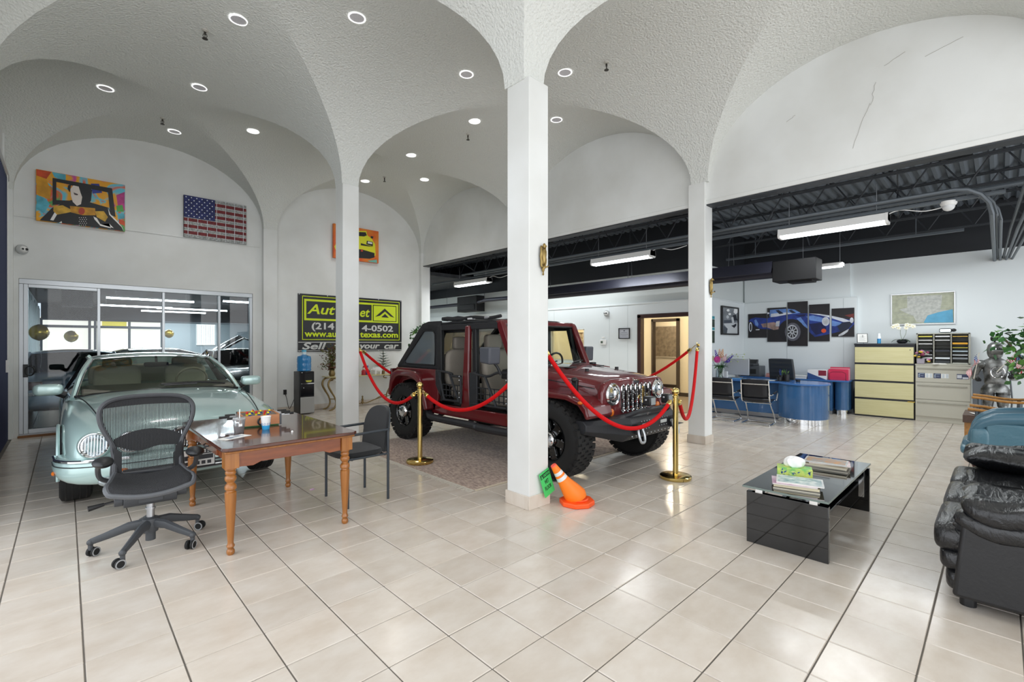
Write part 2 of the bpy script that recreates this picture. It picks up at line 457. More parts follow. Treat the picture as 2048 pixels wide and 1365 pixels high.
# ---- glazed wall: aluminium frame, four panes, pull handle
w1 = struct(G().lh((-.52, 10.44, 2.38), (2.73, 10.52, 2.46)).lh((-.52, 10.44, 0.0), (2.73, 10.52, .05)).lh((-.52, 10.44, .05), (-.47, 10.52, 2.38)).lh((2.68, 10.44, .05), (2.73, 10.52, 2.38)).ob('window_1', ALU, bev=.004, seg=1))
for x in (.404, 1.281, 2.154): G().lh((x - .02, 10.45, .05), (x + .02, 10.51, 2.38)).ob('mullion', ALU, w1, bev=.003, seg=1)
G().lh((-.47, 10.445, .05), (-.42, 10.515, 2.38)).lh((-.42, 10.445, .05), (.384, 10.515, .12)).lh((-.42, 10.445, 2.33), (.384, 10.515, 2.38)).ob('door_rail', ALU, w1, bev=.003, seg=1)
GL1 = GLASS('partition_glass', 'dfe9ec', 1.0)
for a, b in ((-.47, .384), (.424, 1.261), (1.301, 2.134), (2.174, 2.68)): G().quad((a, 10.48, .05), (b, 10.48, .05), (b, 10.48, 2.38), (a, 10.48, 2.38)).ob('pane', GL1, w1, sm=0)
g = G().tube([(-.40 + .05 * math.cos(a), 10.425 - .03, 1.03 + .075 * math.sin(a)) for a in [2 * PI * k / 16 for k in range(16)]], .011, 6, True).lh((-.475, 10.40, .93), (-.42, 10.45, 1.13))
g.ob('pull_handle', BLACK, w1)
struct(G().lh((-.53, 10.36, 0), (.1, 10.44, .03)).lh((.105, 10.36, 0), (.9, 10.44, .03)).lh((.905, 10.36, 0), (2.73, 10.44, .03)).ob('trim_6', WOOD('threshold_wood', '9a6a40', '6f4a2c', .5), bev=.004))
# tile skirting on the banner wall
bb = struct(G().lh((3.18, 10.40, 0), (6.6, 10.42, .004)).ob('baseboard_back', GROUT, sm=0))
bm_ = G().lh((-.163, -.012, 0), (.163, 0, .115)).mesh('tile', TILEM, 0)
for k in range(10):
    o = bpy.data.objects.new('tile', bm_); COL.objects.link(o); o.parent = bb; o.location = (3.35 + k * .3285, 10.419, 0.001)

# ---- office behind the header: walls, partition, door, interior window
g = G().lh((12.10, -4, 0), (12.25, 4.5, 3.16)); struct(g.ob('wall_right', OFFWALL, sm=0))
struct(G().lh((12.10, -4, 3.16), (12.25, 4.5, 4.2)).ob('wall_right_upper', BLACKP, sm=0))
g = G().lh((12.0, 2.07, 0), (12.1, 4.32, 2.43)); struct(g.ob('trim_7', OFFWALL, bev=.004))
struct(G().lh((12.03, 2.19, 2.43), (12.1, 4.32, 3.16)).ob('trim_8', OFFWALL, sm=0))
for y in (2.3, 3.38): struct(G().lh((11.996, y - .003, .02), (12.001, y + .003, 2.42)).ob('trim_9', M('seam', 'b8bec0', .7), sm=0))
# partition facing the camera: opening for the door, two interior windows
X9 = 9.4
def pw(g, y0, y1, z0, z1, t=.12): return g.lh((X9, y0, z0), (X9 + t, y1, z1))
g = G()
pw(g, 4.32, 4.36, 0, 2.1); pw(g, 4.32, 14.2, 2.1, 2.37); pw(g, 5.69, 7.2, 0, 2.1); pw(g, 7.2, 8.35, 0, 1.04); pw(g, 7.2, 8.35, 1.82, 2.1)
pw(g, 8.35, 9.1, 0, 2.1); pw(g, 9.1, 13.9, 0, .98); pw(g, 9.1, 13.9, 1.84, 2.1); pw(g, 13.9, 14.2, 0, 2.1)
g.lh((X9, 4.32, 0), (12.1, 4.45, 2.44))
struct(g.ob('wall_partition', OFFWALL, sm=0))
struct(G().lh((X9 + .03, 4.35, 2.37), (X9 + .12, 14.2, 3.02)).lh((X9 + .03, 4.36, 2.44), (12.1, 4.45, 3.16)).ob('wall_partition_upper', M('office_paint_upper', 'd3d9d8', .65), sm=0))
struct(G().lh((X9 + .0, 4.35, 3.02), (X9 + .12, 14.2, 4.2)).lh((X9 + .06, 4.35, 3.16), (12.1, 4.45, 4.2)).ob('wall_partition_top', BLACKP, sm=0))
struct(G().lh((X9 - .018, 4.31, 2.345), (X9 + .03, 14.2, 2.385)).lh((X9 - .018, 4.302, 2.425), (12.0, 4.36, 2.452)).lh((11.985, 2.07, 2.43), (12.05, 4.32, 2.447)).ob('trim_10', OFFWALL, bev=.006))
g = G()
for y in (6.45, 8.2, 12.0, 5.95): g.lh((X9 - .002, y - .004, .02), (X9 + .001, y + .004, 2.34))
struct(g.ob('trim_11', M('seam2', 'c3cacb', .7), sm=0))
struct(G().lh((6.9, 14.1, 0), (9.5, 14.3, 3.05)).lh((6.84, 10.62, 0), (6.9, 14.2, 3.05)).ob('wall_office_end', OFFWALL, sm=0))
struct(G().lh((6.84, 10.62, 3.05), (6.9, 14.2, 4.2)).lh((6.9, 14.1, 3.05), (9.5, 14.3, 4.2)).ob('wall_office_end_upper', BLACKP, sm=0))
DOORW = M('dark_door_frame', '38201d', .4)
d1 = struct(G().lh((X9 - .02, 5.60, 0), (X9 + .13, 5.69, 2.1)).lh((X9 - .02, 4.33, 2.03), (X9 + .13, 5.69, 2.115)).lh((X9 - .02, 4.33, 0), (X9 + .13, 4.37, 2.115)).ob('door_1', DOORW, bev=.006))
CREAM = M('hall_cream', 'ece3cd', .7)
# rooms behind the partition
g = G().lh((12.3, 4.45, 0), (12.4, 6.2, 2.6)).lh((12.3, 6.2, 2.1), (12.4, 6.93, 2.6)).lh((12.3, 6.93, 0), (12.4, 14.2, 2.6)).lh((9.52, 4.45, 0), (12.4, 4.5, 2.6)).lh((9.52, 7.05, 0), (10.6, 7.12, 2.6)).lh((9.52, 4.45, 2.6), (15, 14.3, 2.65)).lh((14.5, 4.4, 0), (14.6, 14, 2.6)).lh((9.5, 14.2, 0), (14.6, 14.3, 2.6))
struct(g.ob('wall_hall', CREAM, sm=0))
struct(G().lh((9.41, 4.45, -.005), (14.6, 14.2, 0.001)).ob('floor_hall', M('hall_floor', '8c8175', .5), sm=0))
DKB = M('dark_brown_trim', '40352c', .5)
struct(G().lh((12.27, 4.5, 0), (12.3, 6.16, .1)).lh((12.27, 6.97, 0), (12.3, 14, .1)).lh((14.47, 4.5, 0), (14.5, 13, .1)).ob('baseboard_hall', DKB, sm=0))
d2 = struct(G().lh((12.25, 6.12, 0), (12.42, 6.21, 2.16)).lh((12.25, 6.92, 0), (12.42, 6.97, 2.16)).lh((12.25, 6.12, 2.08), (12.42, 6.97, 2.16)).ob('door_2', DKB, bev=.004))
G().lh((12.43, 6.14, .01), (13.1, 6.18, 2.07)).ob('door_leaf', DKB, d2)
G().lh((12.42, 6.18, .9), (12.5, 6.22, 1.05)).ob('latch_plate', BRASS, d2)
for (y0, y1, z0, z1, nm) in ((7.2, 8.35, 1.04, 1.82, 'window_3'), (9.1, 13.9, .98, 1.84, 'window_4')):
    w = struct(G().lh((X9 - .005, y0, z0 - .02), (X9 + .12, y0 + .025, z1)).lh((X9 - .005, y1 - .025, z0), (X9 + .12, y1, z1)).lh((X9 - .005, y0, z0 - .03), (X9 + .12, y1, z0)).lh((X9 - .005, y0, z1 - .02), (X9 + .12, y1, z1)).ob(nm, M('window_trim', 'd9d4c4', .5), bev=.003))
    G().quad((X9 + .06, y0, z0), (X9 + .06, y1, z0), (X9 + .06, y1, z1), (X9 + .06, y0, z1)).ob('pane', GLASS('office_pane', 'f4f0e2', .5), w, sm=0)
def lamp(name, loc, e, col=(1, 1, 1), r=.08):
    l = bpy.data.lights.new(name, 'POINT'); l.energy = e; l.color = col; l.shadow_soft_size = r
    o = bpy.data.objects.new(name, l); COL.objects.link(o); o.location = loc; return o
lamp('hall_lamp', (10.9, 5.6, 2.4), 45, (1, .87, .66)); lamp('hall_lamp', (13.6, 7.0, 2.3), 35, (1, .86, .66)); lamp('room_lamp', (11, 8.6, 2.3), 60, (1, .88, .68)); lamp('room_lamp', (11, 11.5, 2.3), 65, (1, .87, .62))

# ---- corrugated metal deck of the office
g = G(); rows = []; y = -4.0
prof = [(0, 0), (.045, 0), (.06, .045), (.105, .045), (.12, 0)]
ys = []
while y < 14.2:
    for a, b in prof[:-1]: ys.append((y + a, 4.02 + b))
    y += .15
g.grid([[(x, a, b) for a, b in ys] for x in (6.84, 12.25)])
struct(g.ob('ceiling_office', M('deck_paint', '5d646b', .55), sm=20))

# ---- garage room behind the glass
GARF = M('garage_floor', '4a4c4f', .22); GARW = M('garage_wall', 'c6d2d8', .7); GARC = M('garage_ceiling', '3d4045', .8, var=(3, .4))
struct(G().lh((-1.0, 10.62, -.2), (9.3, 30.2, -.01)).lh((-.52, 10.5, -.2), (2.73, 10.62, -.01)).ob('floor_garage', GARF, sm=0))
g = G()
for k in range(9): g.lh((-.42 + k * .92, 10.64, -.0125), (-.414 + k * .92, 29, -.009))
struct(g.ob('trim_12', M('pale_joint', 'a9adb0', .6), sm=0))
struct(G().lh((-1.0, 10.62, 3.3), (9.3, 30.2, 3.4)).ob('ceiling_garage', GARC, sm=0)); struct(G().lh((-.8, 29.7, 2.6), (9.2, 29.9, 3.3)).ob('trim_13', GARC, sm=0)); struct(G().lh((-.1, 22, 2.75), (.7, 23, 3.3)).ob('trim_14', GARC, sm=0))
g = G().lh((-1.0, 10.62, 0), (-.9, 30.2, 3.4)).lh((9.2, 14.3, 0), (9.3, 30.2, 3.4)).lh((3.62, 30, 0), (5.1, 30.1, 2.6)).lh((5.1, 30, 0), (6.0, 30.1, 1.4)).lh((6.0, 30, 0), (9.2, 30.1, 2.6)).lh((-.9, 30, 0), (3.62, 30.1, .5)).lh((5.1, 30, 2.5), (6.0, 30.1, 2.6))
struct(g.ob('wall_garage', GARW, sm=0))
GF = M('garage_frame', '4b5560', .5)
gw = struct(G().lh((-.9, 29.95, 2.2), (3.62, 30.05, 2.32)).lh((-.9, 29.95, 2.54), (3.62, 30.05, 2.62)).ob('window_5', GF, sm=0))
for x in (-.85, .78, .98, 2.25, 3.55): G().lh((x, 29.94, .5), (x + .1, 30.06, 2.6)).ob('mullion', GF, gw, sm=0)
DAYL = M('daylit_shade', 'f3ece0', .9, emis=1.0)
G().lh((-.9, 30.3, .3), (3.62, 30.32, 2.7)).ob('shade', DAYL, gw, sm=0)
G().lh((1.28, 30.1, 2.3), (2.2, 30.12, 2.56)).ob('yellow_banner', M('yellow_banner', 'e6d34e', .8, emis=.6), gw, sm=0)
gw2 = struct(G().lh((5.1, 29.96, 1.36), (6.0, 30.1, 1.4)).ob('window_6', WHITEP, sm=0))
G().lh((5.1, 30.12, 1.4), (6.0, 30.14, 2.5)).ob('shade', M('daylit_shade2', 'f7f5ee', .9, emis=1.3), gw2, sm=0)
for k in range(9): G().lh((5.12 + k * .105, 30.03, 1.42), (5.14 + k * .105, 30.05, 2.48)).ob('bar', GARW, gw2, sm=0)
LED = M('led_tube', 'f4fbff', .5, emis=16)
for n, (xa, xb, y) in enumerate([(1.1, 4.0, 17.2), (1.0, 3.5, 21.0), (.95, 3.4, 25.2), (2.9, 5.6, 25.6), (2.6, 5.2, 28.2), (4.2, 6.4, 19.8), (5.2, 7.2, 17.8), (4.6, 7.4, 13.2)]):  # last tube is added out of view to brighten the near cars
    area('led_tube_glow', ((xa + xb) / 2, y, 2.98), (0, 0, 0), xb - xa, .08, 75 if y > 14 else 170, (.9, .97, 1.0))
    t = thing('led_tube_light', ['bright LED tube nearest the glass, highest on the garage ceiling', 'bright LED tube second from the glass in the garage', 'LED tube third back in the garage, left of centre', 'LED tube far back in the garage, right of centre', 'lowest farthest LED tube in the garage', 'LED tube low behind the right pane of the garage', 'short LED tube at the right end behind the last pane', 'LED tube just behind the wall right of the glass'][n], 'lamp', ((xa + xb) / 2, y, 3.02), 0, 'LED tubes on the garage ceiling')
    L = (xb - xa) / 2
    G().tube([(-L, 0, 0), (L, 0, 0)], .028, 8).ob('tube', LED, t)
    G().lh((-L, -.03, .03), (L, .03, .06)).tube([(-L * .8, 0, .05), (-L * .8, 0, .28)], .006, 5).tube([(L * .8, 0, .05), (L * .8, 0, .28)], .006, 5).ob('housing', WHITEP, t)
# ================================================================== CEILING FITTINGS
DLIT = M('downlight_lens', 'ffffff', .4, emis=3.0); DDIM = M('downlight_baffle', 'd8d6dc', .25, .3, bump=(40, .4)); RIM = M('downlight_rim', 'ffffff', .3, emis=.8)
DL = [(1.372, 5.774, 1, 'recessed ceiling light over the wooden table, leftmost of the front pair'), (2.3, 4.852, 1, 'largest recessed ceiling light, right of the front pair'),
      (.403, 8.623, 1, 'recessed ceiling light above the figure painting, by the window wall'), (1.343, 7.673, 1, 'recessed ceiling light between figure painting and flag, nearer one'),
      (3.83, 4.872, 1, 'recessed ceiling light just left of the front column'), (4.731, 3.938, 1, 'recessed ceiling light just right of the front column, upper one'),
      (4.722, 5.801, 0, 'glowing ceiling light left of the front column, below the dim one'), (5.642, 4.871, 1, 'recessed ceiling light just right of the front column, lower one'),
      (1.321, 9.571, 1, 'recessed ceiling light close above the figure painting wall'), (2.271, 8.651, 0, 'glowing ceiling light above the flag picture'),
      (4.706, 7.671, 2, 'small recessed ceiling light right of the second column, highest there'), (5.628, 8.627, 0, 'glowing ceiling light near the far corner arch'), (4.733, 9.595, 2, 'recessed ceiling light touching the second column, farthest one')]
lens = {}
rim_m = G().lathe([(.088, .0), (.094, -.006), (.078, -.008), (.076, 0.01)], n=24, cap=False).mesh('trim_ring', RIM)
for k, mm in ((0, DLIT), (1, DDIM), (2, M('downlight_half', 'f2f0f6', .3, emis=.7))):
    lens[k] = G().lathe([(.077, -.004), (.06, -.002), (.03, .004), (0.0005, .006)], n=20).mesh('lens', mm)
for x, y, k, lb in DL:
    t = thing('downlight', lb, 'ceiling light', (x, y, max(vp(x - (1.165 if x < 3 else 4.895)), vp(y - (4.845 if y < 6.71 else 8.575))) - .004), 0, 'recessed lights in the vaults')
    for nm, me in (('trim_ring', rim_m), ('lens', lens[k])):
        o = bpy.data.objects.new(nm, me); COL.objects.link(o); o.parent = t
for x, y in ((1.165, 4.845), (4.895, 4.845), (1.165, 8.6), (4.895, 8.6), (1.165, 1.12), (4.895, 1.12)):
    l = bpy.data.lights.new('downlight_bulb', 'SPOT'); l.energy = 60 if y > 6 else 34; l.spot_size = 2.6; l.spot_blend = .8; l.shadow_soft_size = .25; l.color = (1, .98, .95)
    o = bpy.data.objects.new('downlight_bulb', l); COL.objects.link(o); o.location = (x, y, 4.7)
SPR = M('sprinkler_metal', '4a4742', .4, .7)
rose = G().lathe([(.035, 0), (.03, -.01), (.012, -.012), (.012, -.02)], n=14).mesh('escutcheon', M('rose_white', 'bdbab2', .5))
hd = G().cyl((0, 0, -.015), (0, 0, -.05), .012, n=8).tube([(-.016, 0, -.045), (-.02, 0, -.07), (0, 0, -.095)], .004, 5).tube([(.016, 0, -.045), (.02, 0, -.07), (0, 0, -.095)], .004, 5).lathe([(.028, -.095), (.03, -.1), (.004, -.102)], n=12).cyl((0, 0, -.05), (0, 0, -.09), .004, n=6).mesh('sprinkler_head', SPR)
for x, y, lb in [(1.146, 6.245, 'fire sprinkler in the vault nearest the camera, at left'), (1.107, 9.14, 'fire sprinkler above the paintings'), (4.944, 6.248, 'fire sprinkler left of the front column'), (4.95, 3.441, 'fire sprinkler right of the front column'), (4.926, 9.089, 'fire sprinkler right of the second column, farthest')]:
    t = thing('fire_sprinkler', lb, 'sprinkler', (x, y, 5.018), random.random() * 3, 'ceiling sprinklers')
    for nm, me in (('escutcheon', rose), ('sprinkler_head', hd)):
        o = bpy.data.objects.new(nm, me); COL.objects.link(o); o.parent = t

# ---- steel roof joists of the office
web = {}
for k, dx in ((0, .3), (1, -.3)):
    web[k] = G().tube([(0, 0, -.24), (0, dx, .24)], .011, 5).mesh('web_rod', DARKM)
for n, (x, ya, yb) in enumerate([(7.15, -3.5, 14), (8.5, -3.5, 14), (9.9, -3.5, 4.3), (11.3, -3.5, 4.3)]):
    t = thing('roof_joist', ['black steel roof joist just behind the white header', 'black steel roof joist above the hanging tube lights', 'black steel roof joist in the middle over the blue desk', 'black steel roof joist nearest the map wall'][n], 'joist', (x, 0, 3.74), 0, 'roof joists of the office')
    for z in (.25, -.25):
        c = G()
        for s_ in (-1, 1): c.lh((s_ * .008, ya, z - .004), (s_ * .05, yb, z + .004)).lh((s_ * .008, ya, z - .02), (s_ * .014, yb, z + .02))
        c.ob('top_chord' if z > 0 else 'bottom_chord', DARKM, t, sm=0)
    y = ya + .2
    while y < yb - .7:
        for k, oy in ((0, 0), (1, .6)):
            o = bpy.data.objects.new('web_rod', web[k]); COL.objects.link(o); o.parent = t; o.location = (0, y + oy, 0)
        y += .6
# bridging braces between joists
PIPE = M('grey_conduit', '5e656b', .5, .3)
for n, (y, a, b) in enumerate([(3.2, 7.15, 8.5), (7.3, 7.15, 8.5), (10.2, 7.15, 8.5), (1.0, 8.5, 9.9), (2.6, 9.9, 11.3)]):
    G_ = G().tube([(a, y, 3.97), (b, y + .15, 3.5)], .014, 4).tube([(a, y, 3.5), (b, y + .15, 3.97)], .014, 4)
    tag(G_.ob('joist_bridging', DARKM), ['crossed steel brace between joists behind the right column', 'crossed steel brace between joists right of the front column', 'crossed steel brace between joists above the parked red vehicle', 'crossed steel brace over the blue desk', 'crossed steel brace over the file cabinets'][n], 'brace', 'crossed joist braces')
# conduits: run along the header, bend towards the map wall and drop through it as a bundle
cg = thing('conduit_bundle', 'grey electrical conduits running along the header and into the map wall', 'conduit', (0, 0, 0))
for k in range(7):
    y0 = .06 - k * .036; z = 2.955 + (k % 2) * .035; xb = 7.35 + k * .22
    if k < 3:
        pts = [(12.095, y0, z), (xb + .35, y0, z), *[(xb + .35 - .3 * math.sin(a), y0 + .3 - .3 * math.cos(a), z + .27 * math.sin(a)) for a in (0.4, .8, 1.2, PI / 2)], (xb + .05, 5, z + .27), (xb + .05, 9.6, z + .27)]
    else:
        pts = [(12.095, y0, z), (9.0, y0 - .02 * k, z), (7.0, y0 - .05 * k, z + .15)]
    G().tube(pts, .017 if k else .024, 7).ob('conduit', PIPE, cg)
tag(G().tube([(8.05, -.2, 3.33), (8.05, 1.8, 3.33), (8.05, 9.9, 3.33)], .03, 8).tube([(8.05, -.2, 3.33), (8.2, -.5, 3.33), (9.5, -.8, 3.33)], .03, 8).ob('sprinkler_pipe', PIPE), 'long grey pipe along the office ceiling above the tube lights', 'pipe')
tag(G().tube(spline([(7.11, 9.5, 3.5), (7.05, 8, 3.60), (7.11, 6.6, 3.5), (7.04, 5, 3.62), (7.11, 3.5, 3.5), (7.05, 2, 3.6), (7.11, .2, 3.5)], 6), .012, 6).ob('slack_cable', BLACK), 'slack black cable sagging just behind the header', 'cable')
tag(G().lh((7.575, -.05, 3.135), (7.625, 11.2, 3.17)).lh((7.56, -.05, 3.165), (7.64, 11.2, 3.172)).ob('strut_channel', PIPE, sm=0), 'straight grey strut channel carrying the tube lights', 'rail')
tag(G().lh((10.6, .4, 3.3), (10.66, 4.2, 3.34)).tube([(10.63, 1.0, 3.34), (10.63, 1.0, 4.03)], .008, 6).tube([(10.63, 3.6, 3.34), (10.63, 3.6, 4.03)], .008, 6).ob('strut_channel', PIPE, sm=0), 'short grey strut channel over the blue desk', 'rail')
# ---- hanging fluorescent fixtures
FLU = M('fluorescent_diffuser', 'f2faff', .4, emis=5.0)
for n, (y0, y1, z, lb) in enumerate([(.975, 2.24, 3.02, 'white hanging tube light right of the right column'), (4.29, 5.6, 3.03, 'white hanging tube light between front and right columns'), (8.75, 10.1, 3.0, 'white hanging tube light over the rear of the red vehicle')]):
    L = (y1 - y0) / 2; t = thing('tube_light', lb, 'lamp', (7.6, (y0 + y1) / 2, z), 0, 'hanging tube lights in the office')
    G().prism([(-.08, .095), (.08, .095), (.095, .0), (-.095, .0)], 'y', -L, L).ob('housing', WHITEP, t, sm=0)
    G().prism([(-.085, -.002), (.085, -.002), (.07, -.03), (-.07, -.03)], 'y', -L + .03, L - .03).ob('diffuser', FLU, t, sm=0)
    for s_ in (-1, 1): G().prism([(-.083, .097), (.083, .097), (.098, -.004), (.075, -.034), (-.075, -.034), (-.098, -.004)], 'y', s_ * (L - .03), s_ * L).ob('end_cap', WHITEP, t, sm=0)
    for s_ in (-1, 1): G().tube([(0, s_ * L * .8, .06), (0, s_ * L * .8, .2 + .04), (0, s_ * L * .8, .5)], .004, 5).ob('hanger_wire', STEEL, t)
    G().tube(spline([(0, -L * .9, .06), (.02, -L - .1, .12), (.03, -L - .35, .06), (.07, -L - .6, .1)], 5), .006, 5).ob('feed_cable', WHITEP, t)
    area('tube_light_glow', (7.6, (y0 + y1) / 2, z - .06), (0, 0, 0), .1, 1.2, 26, (.95, .99, 1.0))
t = thing('tube_light', 'white tube light far back, beside the black burner box', 'lamp', (10.4, 2.35, 2.9), 0, 'hanging tube lights in the office')
G().lh((-.08, -.35, 0), (.08, .35, .06)).ob('housing', WHITEP, t, sm=0); G().lh((-.06, -.33, -.02), (.06, .33, .0)).ob('diffuser', FLU, t, sm=0)
for q in (-.3, .3): G().tube([(0, q, .06), (0, q, 1.125)], .004, 5).ob('hanger_wire', STEEL, t)
area('tube_light_glow', (10.4, 1.2, 2.95), (0, 0, 0), .3, 1.6, 38, (.95, .99, 1.0))  # added fill over the cabinets, set apart from any tube light
area('tube_light_glow', (8.8, 7.5, 2.98), (0, 0, 0), .3, 3, 30, (.95, .99, 1.0))  # added fill along the partition, no fixture hangs here
# ---- radiant heater tube with its burner boxes
HT = M('heater_paint', '2b2c38', .4, .3)
t = thing('radiant_heater', 'dark radiant heater tube with square burner box above the desk', 'heater', (8.3, 0, 2.6))
G().tube([(0, 2.4, 0), (0, 8.4, .0)], .088, 14).ob('heater_tube', HT, t)
G().prism([(-.2, .16), (.2, .16), (.26, -.02), (.24, -.03), (.17, .1), (-.17, .1), (-.24, -.03), (-.26, -.02)], 'y', 2.5, 8.4).ob('reflector', HT, t, sm=0)
G().lh((-.18, 1.9, -.17), (.18, 2.5, .16)).lh((-.12, 1.96, -.2), (.12, 2.3, -.16)).ob('burner_box', M('burner_black', '0b0b0d', .6, spec=.3), t, bev=.01)
for y in (3.2, 5.2, 7.4): G().tube([(0, y - .05, .1), (0, y, 1.3), (0, y + .05, .1)], .005, 5).ob('hanger_wire', DARKM, t)
t = thing('radiant_heater', 'black heater burner box on a thin tube above the red vehicle', 'heater', (8.95, 0, 2.68))
G().tube([(0, 14, 0), (0, 10.9, .0), (-.25, 10.2, .02), (-.3, 8.6, 0)], .055, 10).ob('heater_tube', HT, t)
G().lh((-.12, 10.75, -.25), (.2, 11.7, .22)).lh((-.14, 10.85, -.2), (-.11, 11.6, -.03)).ob('burner_box', M('burner_black2', '0b0b0d', .6, spec=.3), t, bev=.01)
for q in ((-.2, 10.3), (0, 12.4)): G().tube([(*q, .03), (*q, 1.34)], .006, 5).ob('hanger_wire', DARKM, t)
# ---- cameras and small wall fittings
def dome(loc, rz, lb, r=.07, down=False):
    t = thing('security_camera', lb, 'camera', loc, rz)
    if down:
        G().lathe([(r * 1.3, .0), (r * 1.3, -.03), (r * 1.1, -.05)], n=20).ob('base', WHITEP, t); G().ball((0, 0, -.06), (r, r, r * .9), 14, 10).ob('dome', M('dome_white', 'dfe1e2', .2), t)
    else:
        G().lathe([(r, 0), (r, -.03), (r * .8, -.045)], n=20, ax='y').ob('base', M('camera_grey', 'b4b6b6', .4), t); G().ball((0, -.05, 0), (r * .65,) * 3, 14, 10).ob('ball', WHITEP, t)
        G().lathe([(r * .28, -.095), (r * .2, -.098)], (.015, 0, .0), 12, 'y').lathe([(r * .2, -.094), (r * .12, -.097)], (-.028, 0, 0), 12, 'y').ob('lens', BLACK, t)
dome((-.49, 10.42, 2.903), .5, 'round grey security camera left under the figure painting', .075)
dome((9.4, 6.52, 2.18), -PI / 2 + .2, 'small white security camera on the office partition', .075)
dome((7.62, .42, 3.15), 0, 'white dome security camera under the conduits', .06, True)
t = thing('thermostat', 'white thermostat on the office partition', 'thermostat', (9.399, 6.62, 1.486), -PI / 2)
G().lh((-.09, -.03, -.065), (.09, 0, .065)).ob('body', WHITEP, t, bev=.01); G().lh((-.06, -.033, -.025), (.0, -.029, .03)).ob('display', M('lcd', '5c6a5c', .3), t)
tag(G().lh((-.04, -.015, -.02), (.04, 0, .02)).ob('humidity_sensor', WHITEP, loc=(9.399, 6.62, 1.60), rz=-PI / 2, bev=.004), 'small white sensor above the thermostat', 'sensor')
